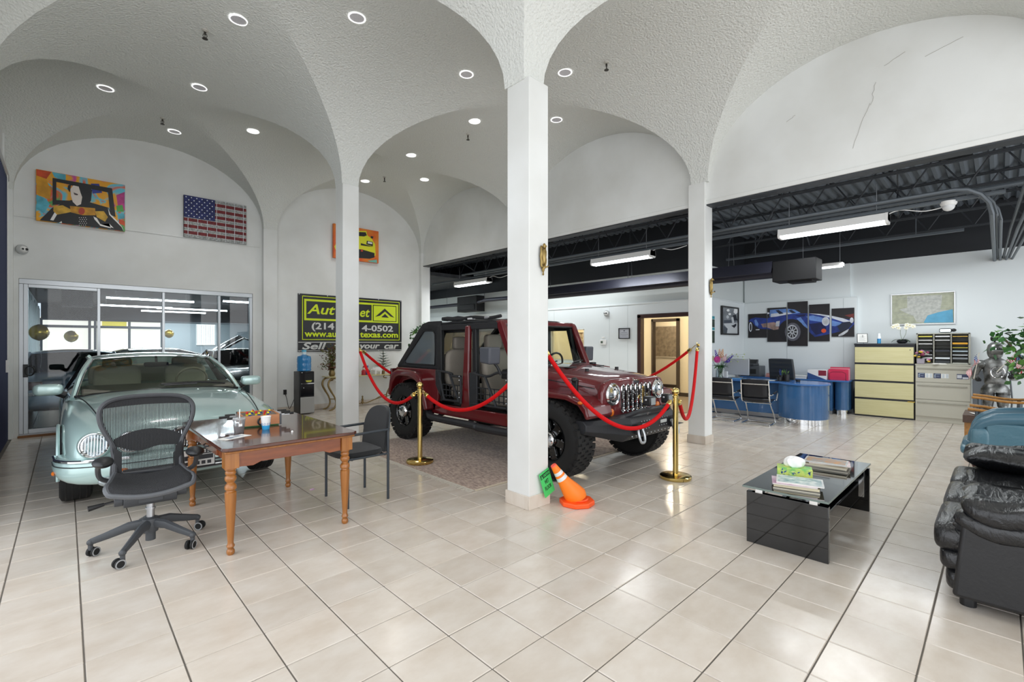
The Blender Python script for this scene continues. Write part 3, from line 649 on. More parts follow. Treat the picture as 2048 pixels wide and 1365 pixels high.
ROADSTER = [('b',[(-1.044,0.091),(-1.002,0.149),(-0.891,0.181),(-0.622,0.148),(-0.542,0.188),(-0.209,0.238),(-0.059,0.238),(0.218,0.231),(0.417,0.202),(0.644,0.152),(0.863,0.09),(1.023,0.045),(1.055,-0.033),(0.97,-0.134),(0.776,-0.195),(0.531,-0.257),(0.336,-0.302),(0.242,-0.198),(0.135,-0.005),(0.014,0.082),(-0.109,0.1),(-0.284,0.008),(-0.361,-0.103),(-0.542,-0.113),(-0.796,-0.093),(-0.891,-0.032),(-0.933,0.028)]),('l',[(-0.582,0.19),(-0.569,0.348),(-0.209,0.357),(-0.059,0.328),(0.063,0.246),(-0.059,0.231),(-0.209,0.231),(-0.412,0.197)]),('w',[(-0.556,0.175),(-0.549,0.253),(-0.438,0.262),(-0.221,0.27),(-0.084,0.246),(-0.234,0.218),(-0.438,0.184)]),('d',[(-0.451,0.327),(-0.386,0.338),(-0.284,0.248),(-0.374,0.238)]),('d',[(-0.184,0.321),(-0.121,0.324),(-0.023,0.25),(-0.109,0.247)]),('p',[(-0.769,0.023),(-0.49,0.057),(-0.386,0.011),(-0.438,-0.044),(-0.728,-0.065)]),('p',[(-0.661,-0.053),(-0.412,-0.031),(-0.335,-0.103),(-0.49,-0.128)]),('l',[(-0.919,0.116),(-0.878,0.137),(-0.823,0.025),(-0.837,-0.041),(-0.891,-0.002)]),('l',[(0.171,0.158),(0.301,0.18),(0.531,0.103),(0.463,0.026),(0.242,0.074)]),('n',[(0.23,-0.008),(0.451,0.013),(0.554,-0.097),(0.531,-0.204),(0.359,-0.255),(0.277,-0.145)]),('l',[(-0.023,0.125),(0.063,0.149),(0.194,-0.061),(0.206,-0.116),(0.135,-0.059)]),('n',[(-0.059,0.196),(0.171,0.213),(0.135,0.16),(0.014,0.165)]),('w',[(0.218,0.227),(0.405,0.209),(0.644,0.158),(0.863,0.09),(1.002,0.02),(0.863,0.012),(0.666,0.098),(0.451,0.174)]),('l',[(0.644,0.059),(0.82,0.001),(0.841,-0.026),(0.71,-0.075),(0.644,-0.06)]),('d',[(0.754,-0.076),(0.841,0.0),(0.97,0.021),(1.023,-0.032),(0.949,-0.133),(0.809,-0.195)]),('k',[(0.141,-0.156),(0.133,-0.218),(0.111,-0.276),(0.076,-0.328),(0.029,-0.369),(-0.027,-0.399),(-0.089,-0.414),(-0.153,-0.413),(-0.216,-0.398),(-0.274,-0.368),(-0.324,-0.324),(-0.361,-0.271),(-0.385,-0.21),(-0.393,-0.145),(-0.385,-0.08),(-0.361,-0.02),(-0.324,0.032),(-0.274,0.073),(-0.216,0.101),(-0.153,0.114),(-0.089,0.112),(-0.027,0.094),(0.029,0.063),(0.076,0.019),(0.111,-0.034),(0.133,-0.093)]),('g',[(0.063,-0.182),(0.053,-0.252),(0.026,-0.314),(-0.017,-0.36),(-0.069,-0.385),(-0.124,-0.384),(-0.177,-0.359),(-0.221,-0.312),(-0.249,-0.248),(-0.259,-0.176),(-0.249,-0.104),(-0.221,-0.041),(-0.177,0.005),(-0.124,0.028),(-0.069,0.026),(-0.017,0.0),(0.026,-0.048),(0.053,-0.111)]),('s',[(0.008,-0.181),(0.001,-0.235),(-0.019,-0.283),(-0.05,-0.318),(-0.088,-0.337),(-0.129,-0.336),(-0.168,-0.317),(-0.2,-0.28),(-0.22,-0.232),(-0.227,-0.176),(-0.22,-0.121),(-0.2,-0.073),(-0.168,-0.038),(-0.129,-0.02),(-0.088,-0.021),(-0.05,-0.041),(-0.019,-0.078),(0.001,-0.126)]),('k',[(-0.01,-0.18),(-0.016,-0.225),(-0.033,-0.265),(-0.058,-0.294),(-0.09,-0.309),(-0.123,-0.309),(-0.155,-0.293),(-0.181,-0.263),(-0.198,-0.222),(-0.204,-0.177),(-0.198,-0.131),(-0.181,-0.092),(-0.155,-0.062),(-0.123,-0.048),(-0.09,-0.048),(-0.058,-0.065),(-0.033,-0.095),(-0.016,-0.135)]),('k',[(-0.919,-0.046),(-0.924,-0.091),(-0.938,-0.131),(-0.96,-0.16),(-0.988,-0.175),(-1.017,-0.174),(-1.044,-0.158),(-1.066,-0.128),(-1.081,-0.087),(-1.086,-0.041),(-1.081,0.004),(-1.066,0.044),(-1.044,0.073),(-1.017,0.088),(-0.988,0.087),(-0.96,0.07),(-0.938,0.04),(-0.924,0.0)]),('w',[(-0.966,-0.045),(-0.968,-0.084),(-0.974,-0.118),(-0.984,-0.144),(-0.996,-0.157),(-1.008,-0.157),(-1.02,-0.143),(-1.03,-0.117),(-1.036,-0.082),(-1.038,-0.043),(-1.036,-0.003),(-1.03,0.031),(-1.02,0.057),(-1.008,0.07),(-0.996,0.07),(-0.984,0.056),(-0.974,0.03),(-0.968,-0.005)]),('k',[(-0.98,-0.047),(-0.981,-0.077),(-0.984,-0.104),(-0.99,-0.124),(-0.996,-0.134),(-1.003,-0.134),(-1.009,-0.123),(-1.014,-0.103),(-1.018,-0.077),(-1.019,-0.046),(-1.018,-0.016),(-1.014,0.011),(-1.009,0.03),(-1.003,0.041),(-0.996,0.041),(-0.99,0.03),(-0.984,0.01),(-0.981,-0.017)]),('w',[(0.612,0.034),(0.608,0.001),(0.596,-0.027),(0.577,-0.048),(0.555,-0.059),(0.53,-0.058),(0.507,-0.046),(0.488,-0.024),(0.476,0.006),(0.472,0.039),(0.476,0.071),(0.488,0.1),(0.507,0.121),(0.53,0.131),(0.555,0.13),(0.577,0.118),(0.596,0.096),(0.608,0.067)]),('s',[(0.599,0.034),(0.595,0.008),(0.586,-0.015),(0.571,-0.032),(0.552,-0.04),(0.533,-0.04),(0.514,-0.03),(0.499,-0.012),(0.489,0.011),(0.486,0.038),(0.489,0.065),(0.499,0.088),(0.514,0.104),(0.533,0.113),(0.552,0.112),(0.571,0.102),(0.586,0.084),(0.595,0.061)]),('o',[(0.551,-0.167),(0.549,-0.182),(0.541,-0.196),(0.529,-0.205),(0.514,-0.211),(0.498,-0.21),(0.483,-0.205),(0.471,-0.194),(0.463,-0.18),(0.46,-0.165),(0.463,-0.149),(0.471,-0.136),(0.483,-0.126),(0.498,-0.121),(0.514,-0.121),(0.529,-0.127),(0.541,-0.137),(0.549,-0.151)]),('w',[(1.041,0.045),(1.039,0.025),(1.033,0.008),(1.024,-0.005),(1.013,-0.011),(1.002,-0.011),(0.991,-0.004),(0.982,0.01),(0.976,0.027),(0.974,0.047),(0.976,0.067),(0.982,0.084),(0.991,0.097),(1.002,0.103),(1.013,0.103),(1.024,0.096),(1.033,0.082),(1.039,0.065)]),('s',[(0.776,-0.26),(0.863,-0.196),(0.96,-0.133),(0.938,-0.198),(0.852,-0.268),(0.776,-0.293)]),('s',[(-0.438,0.07),(-0.361,0.082),(-0.374,-0.046),(-0.451,-0.044)]),('w',[(-0.582,0.269),(-0.584,0.262),(-0.59,0.257),(-0.598,0.253),(-0.609,0.251),(-0.621,0.251),(-0.632,0.254),(-0.64,0.259),(-0.646,0.265),(-0.648,0.272),(-0.646,0.279),(-0.64,0.285),(-0.632,0.289),(-0.621,0.291),(-0.609,0.29),(-0.598,0.288),(-0.59,0.283),(-0.584,0.276)]),('r',[(0.885,0.154),(1.044,0.186),(1.044,0.096),(0.97,0.112)]),('s',[(-0.889,-0.105),(-0.796,-0.1),(-0.803,-0.125),(-0.881,-0.126)]),('s',[(-0.016,-0.168),(-0.016,-0.193),(-0.09,-0.191),(-0.09,-0.167)]),('s',[(-0.031,-0.25),(-0.043,-0.269),(-0.1,-0.202),(-0.088,-0.184)]),('s',[(-0.082,-0.3),(-0.1,-0.304),(-0.112,-0.202),(-0.095,-0.198)]),('s',[(-0.144,-0.292),(-0.16,-0.28),(-0.122,-0.191),(-0.107,-0.204)]),('s',[(-0.189,-0.232),(-0.196,-0.208),(-0.125,-0.174),(-0.119,-0.197)]),('s',[(-0.196,-0.146),(-0.189,-0.122),(-0.119,-0.159),(-0.125,-0.182)]),('s',[(-0.16,-0.075),(-0.144,-0.063),(-0.107,-0.153),(-0.122,-0.165)]),('s',[(-0.1,-0.054),(-0.082,-0.058),(-0.095,-0.159),(-0.112,-0.155)]),('s',[(-0.043,-0.09),(-0.031,-0.11),(-0.088,-0.174),(-0.1,-0.155)])]
MAPSHAPES = [('t',[(-0.221,0.26),(0.29,0.248),(0.284,0.118),(0.263,-0.028),(0.379,-0.044),(0.24,-0.09),(0.082,-0.146),(0.018,-0.272),(-0.08,-0.258),(-0.129,-0.137),(-0.212,-0.09),(-0.348,0.005),(-0.221,0.031)]),('b',[(0.026,-0.262),(0.082,-0.136),(0.24,-0.079),(0.437,-0.033),(0.446,-0.282),(0.034,-0.277)])]
BWSHAPES = [('m',[(-0.389,0.309),(0.463,0.32),(0.463,-0.283),(-0.389,-0.302)]),('l',[(-0.375,-0.077),(0.059,-0.052),(0.456,-0.028),(0.456,-0.283),(-0.176,-0.293),(-0.147,-0.187)]),('d',[(-0.361,0.004),(0.059,0.019),(0.089,-0.039),(-0.361,-0.071)]),('k',[(0.149,0.13),(0.332,0.162),(0.394,0.067),(0.456,0.021),(0.179,0.011)]),('k',[(0.059,-0.111),(0.179,-0.096),(0.363,-0.049),(0.363,-0.103),(0.24,-0.161)]),('w',[(-0.036,0.24),(-0.041,0.229),(-0.055,0.219),(-0.077,0.212),(-0.103,0.207),(-0.132,0.205),(-0.158,0.208),(-0.18,0.213),(-0.194,0.222),(-0.199,0.232),(-0.194,0.243),(-0.18,0.252),(-0.158,0.26),(-0.132,0.265),(-0.103,0.267),(-0.077,0.265),(-0.055,0.259),(-0.041,0.25)]),('w',[(0.047,0.155),(0.043,0.146),(0.029,0.138),(0.009,0.131),(-0.016,0.127),(-0.043,0.126),(-0.068,0.128),(-0.088,0.133),(-0.101,0.14),(-0.106,0.148),(-0.101,0.158),(-0.088,0.166),(-0.068,0.173),(-0.043,0.177),(-0.016,0.178),(0.009,0.176),(0.029,0.171),(0.043,0.164)]),('w',[(0.194,0.204),(0.24,0.29),(0.441,0.312),(0.441,0.215),(0.332,0.162)]),('l',[(-0.071,0.085),(-0.075,0.072),(-0.089,0.06),(-0.109,0.051),(-0.134,0.046),(-0.16,0.045),(-0.184,0.048),(-0.204,0.056),(-0.217,0.067),(-0.222,0.079),(-0.217,0.092),(-0.204,0.104),(-0.184,0.113),(-0.16,0.119),(-0.134,0.12),(-0.109,0.116),(-0.089,0.109),(-0.075,0.098)]),('l',[(0.059,0.079),(0.179,0.095),(0.24,-0.034),(0.119,-0.05)]),('d',[(-0.375,-0.123),(-0.147,-0.187),(-0.204,-0.293),(-0.381,-0.296)])]
YCAR = [('y',[(-0.146,0.279),(0.232,0.342),(0.26,0.243),(0.371,0.182),(0.456,0.063),(0.471,-0.199),(0.371,-0.277),(-0.146,-0.305),(-0.457,-0.32),(-0.532,-0.132),(-0.406,0.086)]),('k',[(-0.146,0.267),(0.218,0.309),(0.246,0.241),(0.177,0.204),(-0.146,0.178)]),('k',[(0.246,0.116),(0.4,0.107),(0.4,0.002),(0.232,0.03)]),('k',[(-0.146,-0.114),(0.149,-0.111),(0.442,-0.15),(0.442,-0.255),(0.315,-0.303),(-0.146,-0.33),(-0.457,-0.345)]),('k',[(0.095,-0.016),(0.4,-0.011),(0.287,0.012),(0.095,0.036)]),('k',[(0.343,0.243),(0.414,0.241),(0.4,0.186),(0.343,0.191)]),('w',[(0.273,0.102),(0.386,0.092),(0.377,0.052),(0.265,0.056)]),('r',[(0.095,-0.106),(0.149,-0.106),(0.144,-0.159),(0.095,-0.16)]),('t',[(0.26,-0.357),(0.499,-0.301),(0.508,-0.379),(0.371,-0.39)])]
FIGURE = [('k',[(-0.351,0.304),(0.366,0.302),(0.411,-0.175),(0.343,-0.148),(0.313,0.221),(-0.308,0.25),(-0.308,-0.04),(-0.139,-0.013),(-0.139,-0.07),(-0.351,-0.123)]),('k',[(-0.505,-0.411),(-0.355,-0.17),(-0.139,-0.003),(0.094,0.007),(0.321,-0.034),(0.366,-0.164),(0.488,-0.321),(0.518,-0.416),(0.001,-0.415)]),('k',[(-0.18,0.167),(-0.173,0.225),(-0.118,0.276),(-0.034,0.287),(0.072,0.273),(0.115,0.215),(0.101,0.038),(0.072,-0.026),(0.001,-0.079),(-0.034,0.105),(-0.069,0.24),(-0.139,0.233),(-0.152,0.117)]),('c',[(-0.145,0.175),(-0.111,0.24),(-0.048,0.235),(-0.027,0.145),(-0.006,0.073),(-0.02,-0.045),(-0.069,-0.084),(-0.118,-0.028),(-0.139,0.063)]),('y',[(-0.341,-0.14),(-0.234,-0.108),(-0.139,-0.155),(-0.097,-0.175),(-0.193,-0.223),(-0.301,-0.271),(-0.341,-0.223)]),('o',[(-0.152,-0.101),(0.151,-0.078),(0.159,-0.193),(0.001,-0.223),(-0.139,-0.202)]),('r',[(0.026,-0.151),(0.022,-0.177),(0.011,-0.199),(-0.005,-0.213),(-0.022,-0.217),(-0.037,-0.208),(-0.048,-0.191),(-0.052,-0.166),(-0.048,-0.141),(-0.037,-0.119),(-0.022,-0.105),(-0.005,-0.101),(0.011,-0.109),(0.022,-0.127)]),('y',[(0.151,-0.127),(0.261,-0.105),(0.313,-0.194),(0.276,-0.279),(0.173,-0.22)]),('w',[(-0.378,-0.369),(-0.328,-0.239),(-0.301,-0.271),(-0.341,-0.372)]),('w',[(0.13,-0.218),(0.173,-0.239),(0.217,-0.329),(0.388,-0.368),(0.328,-0.299),(0.351,-0.375),(0.217,-0.358),(0.144,-0.264)]),('w',[(0.313,-0.036),(0.343,-0.138),(0.442,-0.249),(0.495,-0.33),(0.518,-0.406),(0.488,-0.331),(0.396,-0.228),(0.328,-0.151)]),('w',[(-0.295,-0.41),(-0.248,-0.364),(-0.241,-0.41)]),('d',[(-0.111,0.126),(-0.055,0.11),(-0.062,0.089),(-0.097,0.091)]),('w',[(-0.036,-0.269),(-0.039,-0.275),(-0.044,-0.276),(-0.046,-0.27),(-0.044,-0.264),(-0.039,-0.263)]),('w',[(-0.025,-0.297),(-0.028,-0.303),(-0.033,-0.304),(-0.035,-0.299),(-0.033,-0.293),(-0.028,-0.292)]),('w',[(-0.036,-0.33),(-0.039,-0.336),(-0.044,-0.337),(-0.046,-0.332),(-0.044,-0.325),(-0.039,-0.325)]),('w',[(-0.025,-0.358),(-0.028,-0.365),(-0.033,-0.366),(-0.035,-0.36),(-0.033,-0.354),(-0.028,-0.353)]),('w',[(-0.036,-0.391),(-0.039,-0.397),(-0.044,-0.398),(-0.046,-0.393),(-0.044,-0.387),(-0.039,-0.386)]),('w',[(-0.011,-0.264),(-0.014,-0.27),(-0.018,-0.271),(-0.021,-0.266),(-0.018,-0.26),(-0.014,-0.259)]),('w',[(0.0,-0.293),(-0.002,-0.299),(-0.007,-0.3),(-0.01,-0.294),(-0.007,-0.288),(-0.002,-0.287)]),('w',[(-0.011,-0.325),(-0.014,-0.332),(-0.018,-0.332),(-0.021,-0.327),(-0.018,-0.321),(-0.014,-0.32)]),('w',[(0.0,-0.354),(-0.002,-0.36),(-0.007,-0.361),(-0.01,-0.356),(-0.007,-0.349),(-0.002,-0.349)]),('w',[(-0.011,-0.387),(-0.014,-0.393),(-0.018,-0.394),(-0.021,-0.388),(-0.018,-0.382),(-0.014,-0.381)]),('w',[(0.014,-0.259),(0.012,-0.265),(0.007,-0.266),(0.004,-0.261),(0.007,-0.255),(0.012,-0.254)]),('w',[(0.026,-0.288),(0.023,-0.294),(0.018,-0.295),(0.016,-0.29),(0.018,-0.283),(0.023,-0.282)]),('w',[(0.014,-0.321),(0.012,-0.327),(0.007,-0.328),(0.004,-0.322),(0.007,-0.316),(0.012,-0.315)]),('w',[(0.026,-0.349),(0.023,-0.356),(0.018,-0.357),(0.016,-0.351),(0.018,-0.345),(0.023,-0.344)]),('w',[(0.014,-0.382),(0.012,-0.388),(0.007,-0.389),(0.004,-0.384),(0.007,-0.378),(0.012,-0.377)]),('w',[(0.04,-0.254),(0.037,-0.261),(0.032,-0.262),(0.03,-0.256),(0.032,-0.25),(0.037,-0.249)]),('w',[(0.051,-0.283),(0.049,-0.289),(0.044,-0.29),(0.041,-0.285),(0.044,-0.279),(0.049,-0.278)]),('w',[(0.04,-0.316),(0.037,-0.322),(0.032,-0.323),(0.03,-0.318),(0.032,-0.312),(0.037,-0.311)]),('w',[(0.051,-0.345),(0.049,-0.351),(0.044,-0.352),(0.041,-0.347),(0.044,-0.34),(0.049,-0.339)]),('w',[(0.04,-0.378),(0.037,-0.384),(0.032,-0.385),(0.03,-0.379),(0.032,-0.373),(0.037,-0.372)])]
# ================================================================== PICTURES, BANNER, MAP
def clip(poly, x0, x1, z0, z1):
    def cut(P, f, inter):
        out = []
        for i in range(len(P)):
            a, b = P[i - 1], P[i]
            fa, fb = f(a), f(b)
            if fb >= 0:
                if fa < 0: out.append(inter(a, b, fa, fb))
                out.append(b)
            elif fa >= 0: out.append(inter(a, b, fa, fb))
        return out
    I = lambda a, b, fa, fb: (a[0] + (b[0] - a[0]) * fa / (fa - fb), a[1] + (b[1] - a[1]) * fa / (fa - fb))
    for f in (lambda p: p[0] - x0, lambda p: x1 - p[0], lambda p: p[1] - z0, lambda p: z1 - p[1]):
        if poly: poly = cut(poly, f, I)
    return poly
def flat(shapes, key, box=None, y0=-.0006, off=(0, 0), step=.00035):
    """flat print: coloured areas stacked a hair apart; key = ordered colour letters"""
    g = G()
    for n, (c, P) in enumerate(shapes):
        if box: P = clip(P, *box)
        if not P or len(P) < 3: continue
        A = sum(P[i - 1][0] * P[i][1] - P[i][0] * P[i - 1][1] for i in range(len(P)))
        if A < 0: P = P[::-1]
        g.m = key.index(c)
        g.add([(x - off[0], y0 - step * n, z - off[1]) for x, z in P], [tuple(range(len(P)))])
    return g
def inkset(d): return [M('print_' + k, v[0], .45, var=(v[1], v[2]) if len(v) > 1 else None) for k, v in d.items()]
def paint_noise(name, cols, scale):
    m = M(name, 'ffffff', .45); nt = m.node_tree
    tc = nt.nodes.new('ShaderNodeTexCoord'); n = nt.nodes.new('ShaderNodeTexNoise'); n.inputs['Scale'].default_value = scale; n.inputs['Detail'].default_value = 3; n.inputs['Distortion'].default_value = 1.2
    cr = nt.nodes.new('ShaderNodeValToRGB'); cr.color_ramp.interpolation = 'EASE'
    while len(cr.color_ramp.elements) < len(cols): cr.color_ramp.elements.new(.5)
    for i, (e, c) in enumerate(zip(cr.color_ramp.elements, cols)): e.position = .28 + .44 * i / (len(cols) - 1); e.color = lin(c)
    nt.links.new(tc.outputs['Object'], n.inputs['Vector']); nt.links.new(n.outputs[0], cr.inputs[0]); nt.links.new(cr.outputs[0], nt.nodes['Principled BSDF'].inputs['Base Color'])
    return m
# colourful figure painting (a generic stand-in)
t = thing('canvas_painting', 'colourful painting of a dark-suited figure holding a banknote, above the glass wall', 'painting', (.203, 10.38, 3.775))
POPBG = paint_noise('pop_background', ['2a2f8f', 'c94f9b', 'e9a21b', 'e8a825', '5cc3d8', 'e05f2a', '4aa55a', 'e7b0c4'], 2.4)
G().lh((-.535, -.012, -.40), (.535, .038, .40)).ob('canvas', POPBG, t, bev=.004)
extra = [('o2', [(-.535, .40), (-.535, .30), (-.42, .27), (-.36, .40)]), ('t', [(-.36, .40), (-.33, .32), (-.2, .27), (-.2, .40)]), ('g', [(-.535, .30), (-.42, .27), (-.37, .1), (-.38, -.05), (-.535, 0)]), ('t', [(-.53, .0), (-.42, -.05), (-.38, -.12), (-.45, -.28), (-.53, -.22)]),
         ('pk', [(.42, .2), (.53, .28), (.53, -.05), (.44, .02)]), ('bl', [(.1, .32), (.2, .34), (.24, .2), (.12, .16)]), ('gr', [(.42, .02), (.5, .05), (.52, -.06), (.43, -.08)]), ('t', [(.44, -.1), (.53, -.1), (.53, -.18), (.45, -.2)]), ('o2', [(.45, -.2), (.53, -.22), (.53, -.3), (.46, -.28)])]
inks = {'k': ('17181c',), 'c': ('eadfd6',), 'y': ('e6b53a', 12, .4), 'o': ('d99a22', 14, .4), 'r': ('b8402a',), 'w': ('f1efec',), 'd': ('4a3a3c',), 'o2': ('d9501f', 9, .3), 't': ('5fc0d6', 8, .4), 'g': ('e5a320', 6, .3), 'pk': ('cf3f92', 9, .4), 'bl': ('2b3a9a', 9, .4), 'gr': ('55b04f', 9, .3)}
flat(extra + FIGURE, list(inks), (-.53, .53, -.395, .395), -.0126).ob('printed_image', inkset(inks), t, sm=0)
# flag picture
t = thing('flag_picture', 'weathered stars and stripes picture, right above the glass wall', 'picture', (2.087, 10.385, 3.81))
G().lh((-.516, -.01, -.387), (.516, .033, .387)).ob('canvas', M('flag_edge', '2a2322', .6), t, sm=0)
sh = []; hgt = .77 / 13
for i in range(13):
    z1 = .385 - i * hgt; sh.append(('w' if i % 2 == 0 else 'r', [(-.514, z1 - hgt), (.514, z1 - hgt), (.514, z1), (-.514, z1)]))
sh.append(('b', [(-.514, .385 - 7 * hgt + .01), (-.02, .385 - 7 * hgt + .01), (-.02, .385), (-.514, .385)]))
for r in range(8):
    for c in range(6):
        x = -.48 + c * .083 + (.041 if r % 2 else 0); z = .355 - r * .049
        if x < -.03: sh.append(('s', [(x + .011 * math.cos(a), z + .012 * math.sin(a)) for a in [PI / 2 + 2 * PI * k / 5 for k in range(5)]]))
for k in range(7):   # bill seams
    x = -.45 + k * .152; sh.append(('s', [(x - .004, -.385), (x + .004, -.385), (x + .004, .385 if x > -.02 else -.03), (x - .004, .385 if x > -.02 else -.03)]))
for i in range(0, 13, 2):
    for k in range(40):
        x = -.505 + k * .0258
        if i < 7 and x < -.02: continue
        z = .385 - (i + .5) * hgt; w = random.uniform(.003, .008); q = random.uniform(-.014, .014)
        sh.append(('d', [(x - w, z - .02 + q * .3), (x + w, z - .018), (x + w * .6, z + .018 + q * .3), (x - w, z + .02)]))
flat(sh, ['w', 'r', 'b', 's', 'd'], None, -.0106, step=.00001).ob('printed_image', [M('flag_white', 'c9cccb', .6, var=(40, .5)), M('flag_red', '7d1f26', .6, var=(25, .5)), M('flag_blue', '27316f', .6, var=(18, .5)), M('flag_star', 'dfe2ea', .6), M('flag_ink', '6a7270', .6)], t, sm=0)
# yellow car painting, hung tilted forwards
t = thing('car_painting', 'orange painting of a yellow sports car, behind the second column', 'painting', (4.895, 10.36, 3.77))
G().lh((-.55, -.03, -.385), (.55, .03, .385)).ob('canvas', M('orange_canvas', 'd8571f', .5, var=(3, .5, 'e08a2a')), t, bev=.004)
flat(YCAR, ['y', 'k', 'w', 'r', 't'], (-.545, .545, -.38, .38), -.0306).ob('printed_image', [M('py', 'dcdc28', .5), M('pk_', '1e1f20', .5), M('pw_', 'eeeee6', .5), M('pr_', 'b5402e', .5), M('pt_', '6fb0a0', .5)], t, sm=0)
# banner
BANB = M('banner_vinyl', '17171c', .35, bump=(3, .12)); LIME = M('banner_lime', 'd3e617', .5); SILV = M('banner_silver', 'cfd0cd', .5)
t = thing('banner', 'black and lime vinyl banner on the wall above the water cooler', 'banner', (4.855, 10.415, 1.905))
rows = []
for i in range(25):
    z = -.63 + i * 1.26 / 24
    rows.append([(-1.255 + 2.51 * k / 40, -.012 - .006 * math.sin(k * .5 + z * 3) * math.cos(z * 4 + k * .2), z) for k in range(41)])
G().grid(rows).ob('vinyl_sheet', BANB, t)
def frame(g, x0, x1, z0, z1, w):
    for a in ((x0, x1, z0, z0 + w), (x0, x1, z1 - w, z1), (x0, x0 + w, z0 + w, z1 - w), (x1 - w, x1, z0 + w, z1 - w)): g.lh((a[0], -.023, a[2]), (a[1], -.020, a[3]))
g = G(); frame(g, -1.17, 1.19, -.37, .585, .015); frame(g, -1.128, 1.15, .055, .52, .045); g.lh((.44, -.023, .1), (.47, -.02, .48)); g.lh((.492, -.0235, .105), (1.085, -.0205, .462))
g.ob('printed_lines', LIME, t, sm=0)
g = G(); g.prism([(.531, .195), (.782, .405), (1.045, .19), (.94, .22), (.79, .335), (.65, .225)], 'y', -.026, -.0235); g.prism([(.69, .19), (.79, .275), (.89, .185)], 'y', -.026, -.0235); frame(g, .474, 1.103, .088, .48, .01)
o = g.ob('printed_emblem', BANB, t, sm=0); o.location.y = -.004
g = G(); g.lh((-1.25, -.022, -.43), (1.25, -.02, -.415)).lh((-1.25, -.022, -.612), (1.25, -.02, -.6)); g.ob('printed_rule', SILV, t, sm=0)
def btxt(s, cx, cz, size, mat, w=None, shear=0, off=.006): return text('lettering', s, size, mat, t, (cx, -.022, cz), ext=.001, shear=shear, off=off, w=w)
btxt('Aut', -.755, .305, .30, LIME, .62, .25, .0055); btxt('et', .27, .27, .30, LIME, .25, .25, .0055)
btxt('(214', -.72, -.085, .2, SILV, .5, 0, .0055); btxt('4-0502', .60, -.085, .2, SILV, .82, 0, .0055)
btxt('www.au', -.77, -.255, .19, LIME, .70, 0, .0055); btxt('texas.com', .645, -.245, .19, LIME, 1.0, 0, .0055)
btxt('Sell', -.91, -.505, .2, SILV, .52, .22, .0055); btxt('us', -.33, -.53, .19, SILV, .3, .22, .0055); btxt('your', .38, -.545, .19, SILV, .55, .22, .0055); btxt('car', .97, -.53, .2, SILV, .4, .22, .0055)
g = G()
for x in (-1.23, -.62, 0, .62, 1.23):
    for z in (.615, -.615): g.lathe([(.012, -.022), (.006, -.025)], (x, 0, z), 10, 'y')
g.ob('grommet', STEEL, t)
# five-panel roadster picture
RINK = {'b': ('25409a', 5, .6), 'l': ('6f97dc', 6, .4), 'w': ('d9dee8', 8, .25), 'd': ('1a2238',), 'p': ('a98d84', 9, .5), 'n': ('0f1850', 6, .4), 'k': ('16141a',), 'g': ('5a5a64',), 's': ('c9ccd2', 12, .3), 'o': ('d5522c',), 'r': ('6e2a26',)}
rm = inkset(RINK); PBG = M('picture_dark', '221d21', .35, var=(2.5, .5))
for n, (y0, y1, z0, z1) in enumerate([(4.219, 3.806, 1.594, 2.168), (3.79, 3.389, 1.495, 2.292), (3.361, 2.963, 1.398, 2.404), (2.935, 2.548, 1.504, 2.32), (2.508, 2.109, 1.602, 2.21)]):
    yc, zc = (y0 + y1) / 2, (z0 + z1) / 2; w, h = (y0 - y1) / 2, (z1 - z0) / 2
    lb = ['leftmost of five panels of the blue roadster picture, showing its tail', 'second of five panels of the blue roadster picture, showing the cockpit', 'tallest middle panel of the blue roadster picture, showing the front wheel', 'fourth of five panels of the blue roadster picture, showing the headlamp', 'rightmost panel of the blue roadster picture, showing the grille mouth'][n]
    t = thing('picture_panel', lb, 'picture', (11.985, yc, zc), -PI / 2, 'five-panel roadster picture')
    G().lh((-w, -.012, -h), (w, .014, h)).ob('canvas', PBG, t, sm=0)
    ox, oz = 3.16 - yc, zc - 1.9
    flat(ROADSTER, list(RINK), (ox - w, ox + w, oz - h, oz + h), -.0125, (ox, oz), .00012).ob('printed_image', rm, t, sm=0)
# framed map, hung slightly askew
t = thing('framed_map', 'aluminium framed road map with a blue gulf, above the pigeonhole shelf', 'map', (12.09, 1.045, 2.135), -PI / 2)
t.rotation_euler = (0, 0, -PI / 2)
G().lh((-.46, -.008, -.295), (.46, .005, .295)).ob('map_sheet', M('map_land', 'aeb19a', .5, var=(14, .22)), t, sm=0)
g = G().lh((-.475, -.03, -.31), (.475, .006, -.29)).lh((-.475, -.03, .29), (.475, .006, .31)).lh((-.475, -.03, -.29), (-.455, .006, .29)).lh((.455, -.03, -.29), (.475, .006, .29)); g.ob('frame', M('frame_alu', 'd9dadb', .3, .4), t, bev=.003)
flat(MAPSHAPES, ['t', 'b'], (-.455, .455, -.29, .29), -.009).ob('printed_image', [M('map_state', 'bdbfb8', .5, var=(22, .25)), M('map_sea', '5aa5c8', .5, var=(9, .15))], t, sm=0)
g = G(); random.seed(5)
for k in range(26):
    x, z = random.uniform(-.4, .3), random.uniform(-.22, .24); a = random.uniform(0, 3.1); L = random.uniform(.06, .22)
    if z < -.02 and x > .1: continue
    g.lh((x - .5 * L * 1, -.0106, z - .0012), (x + .5 * L, -.0102, z + .0012)) if k % 2 else g.tube([(x, -.0104, z), (x + L * math.cos(a) * .7, -.0104, max(-.28, min(.28, z + L * math.sin(a) * .7)))], .0011, 3)
g.ob('printed_road', M('map_road', '8a8f96', .6), t, sm=0)
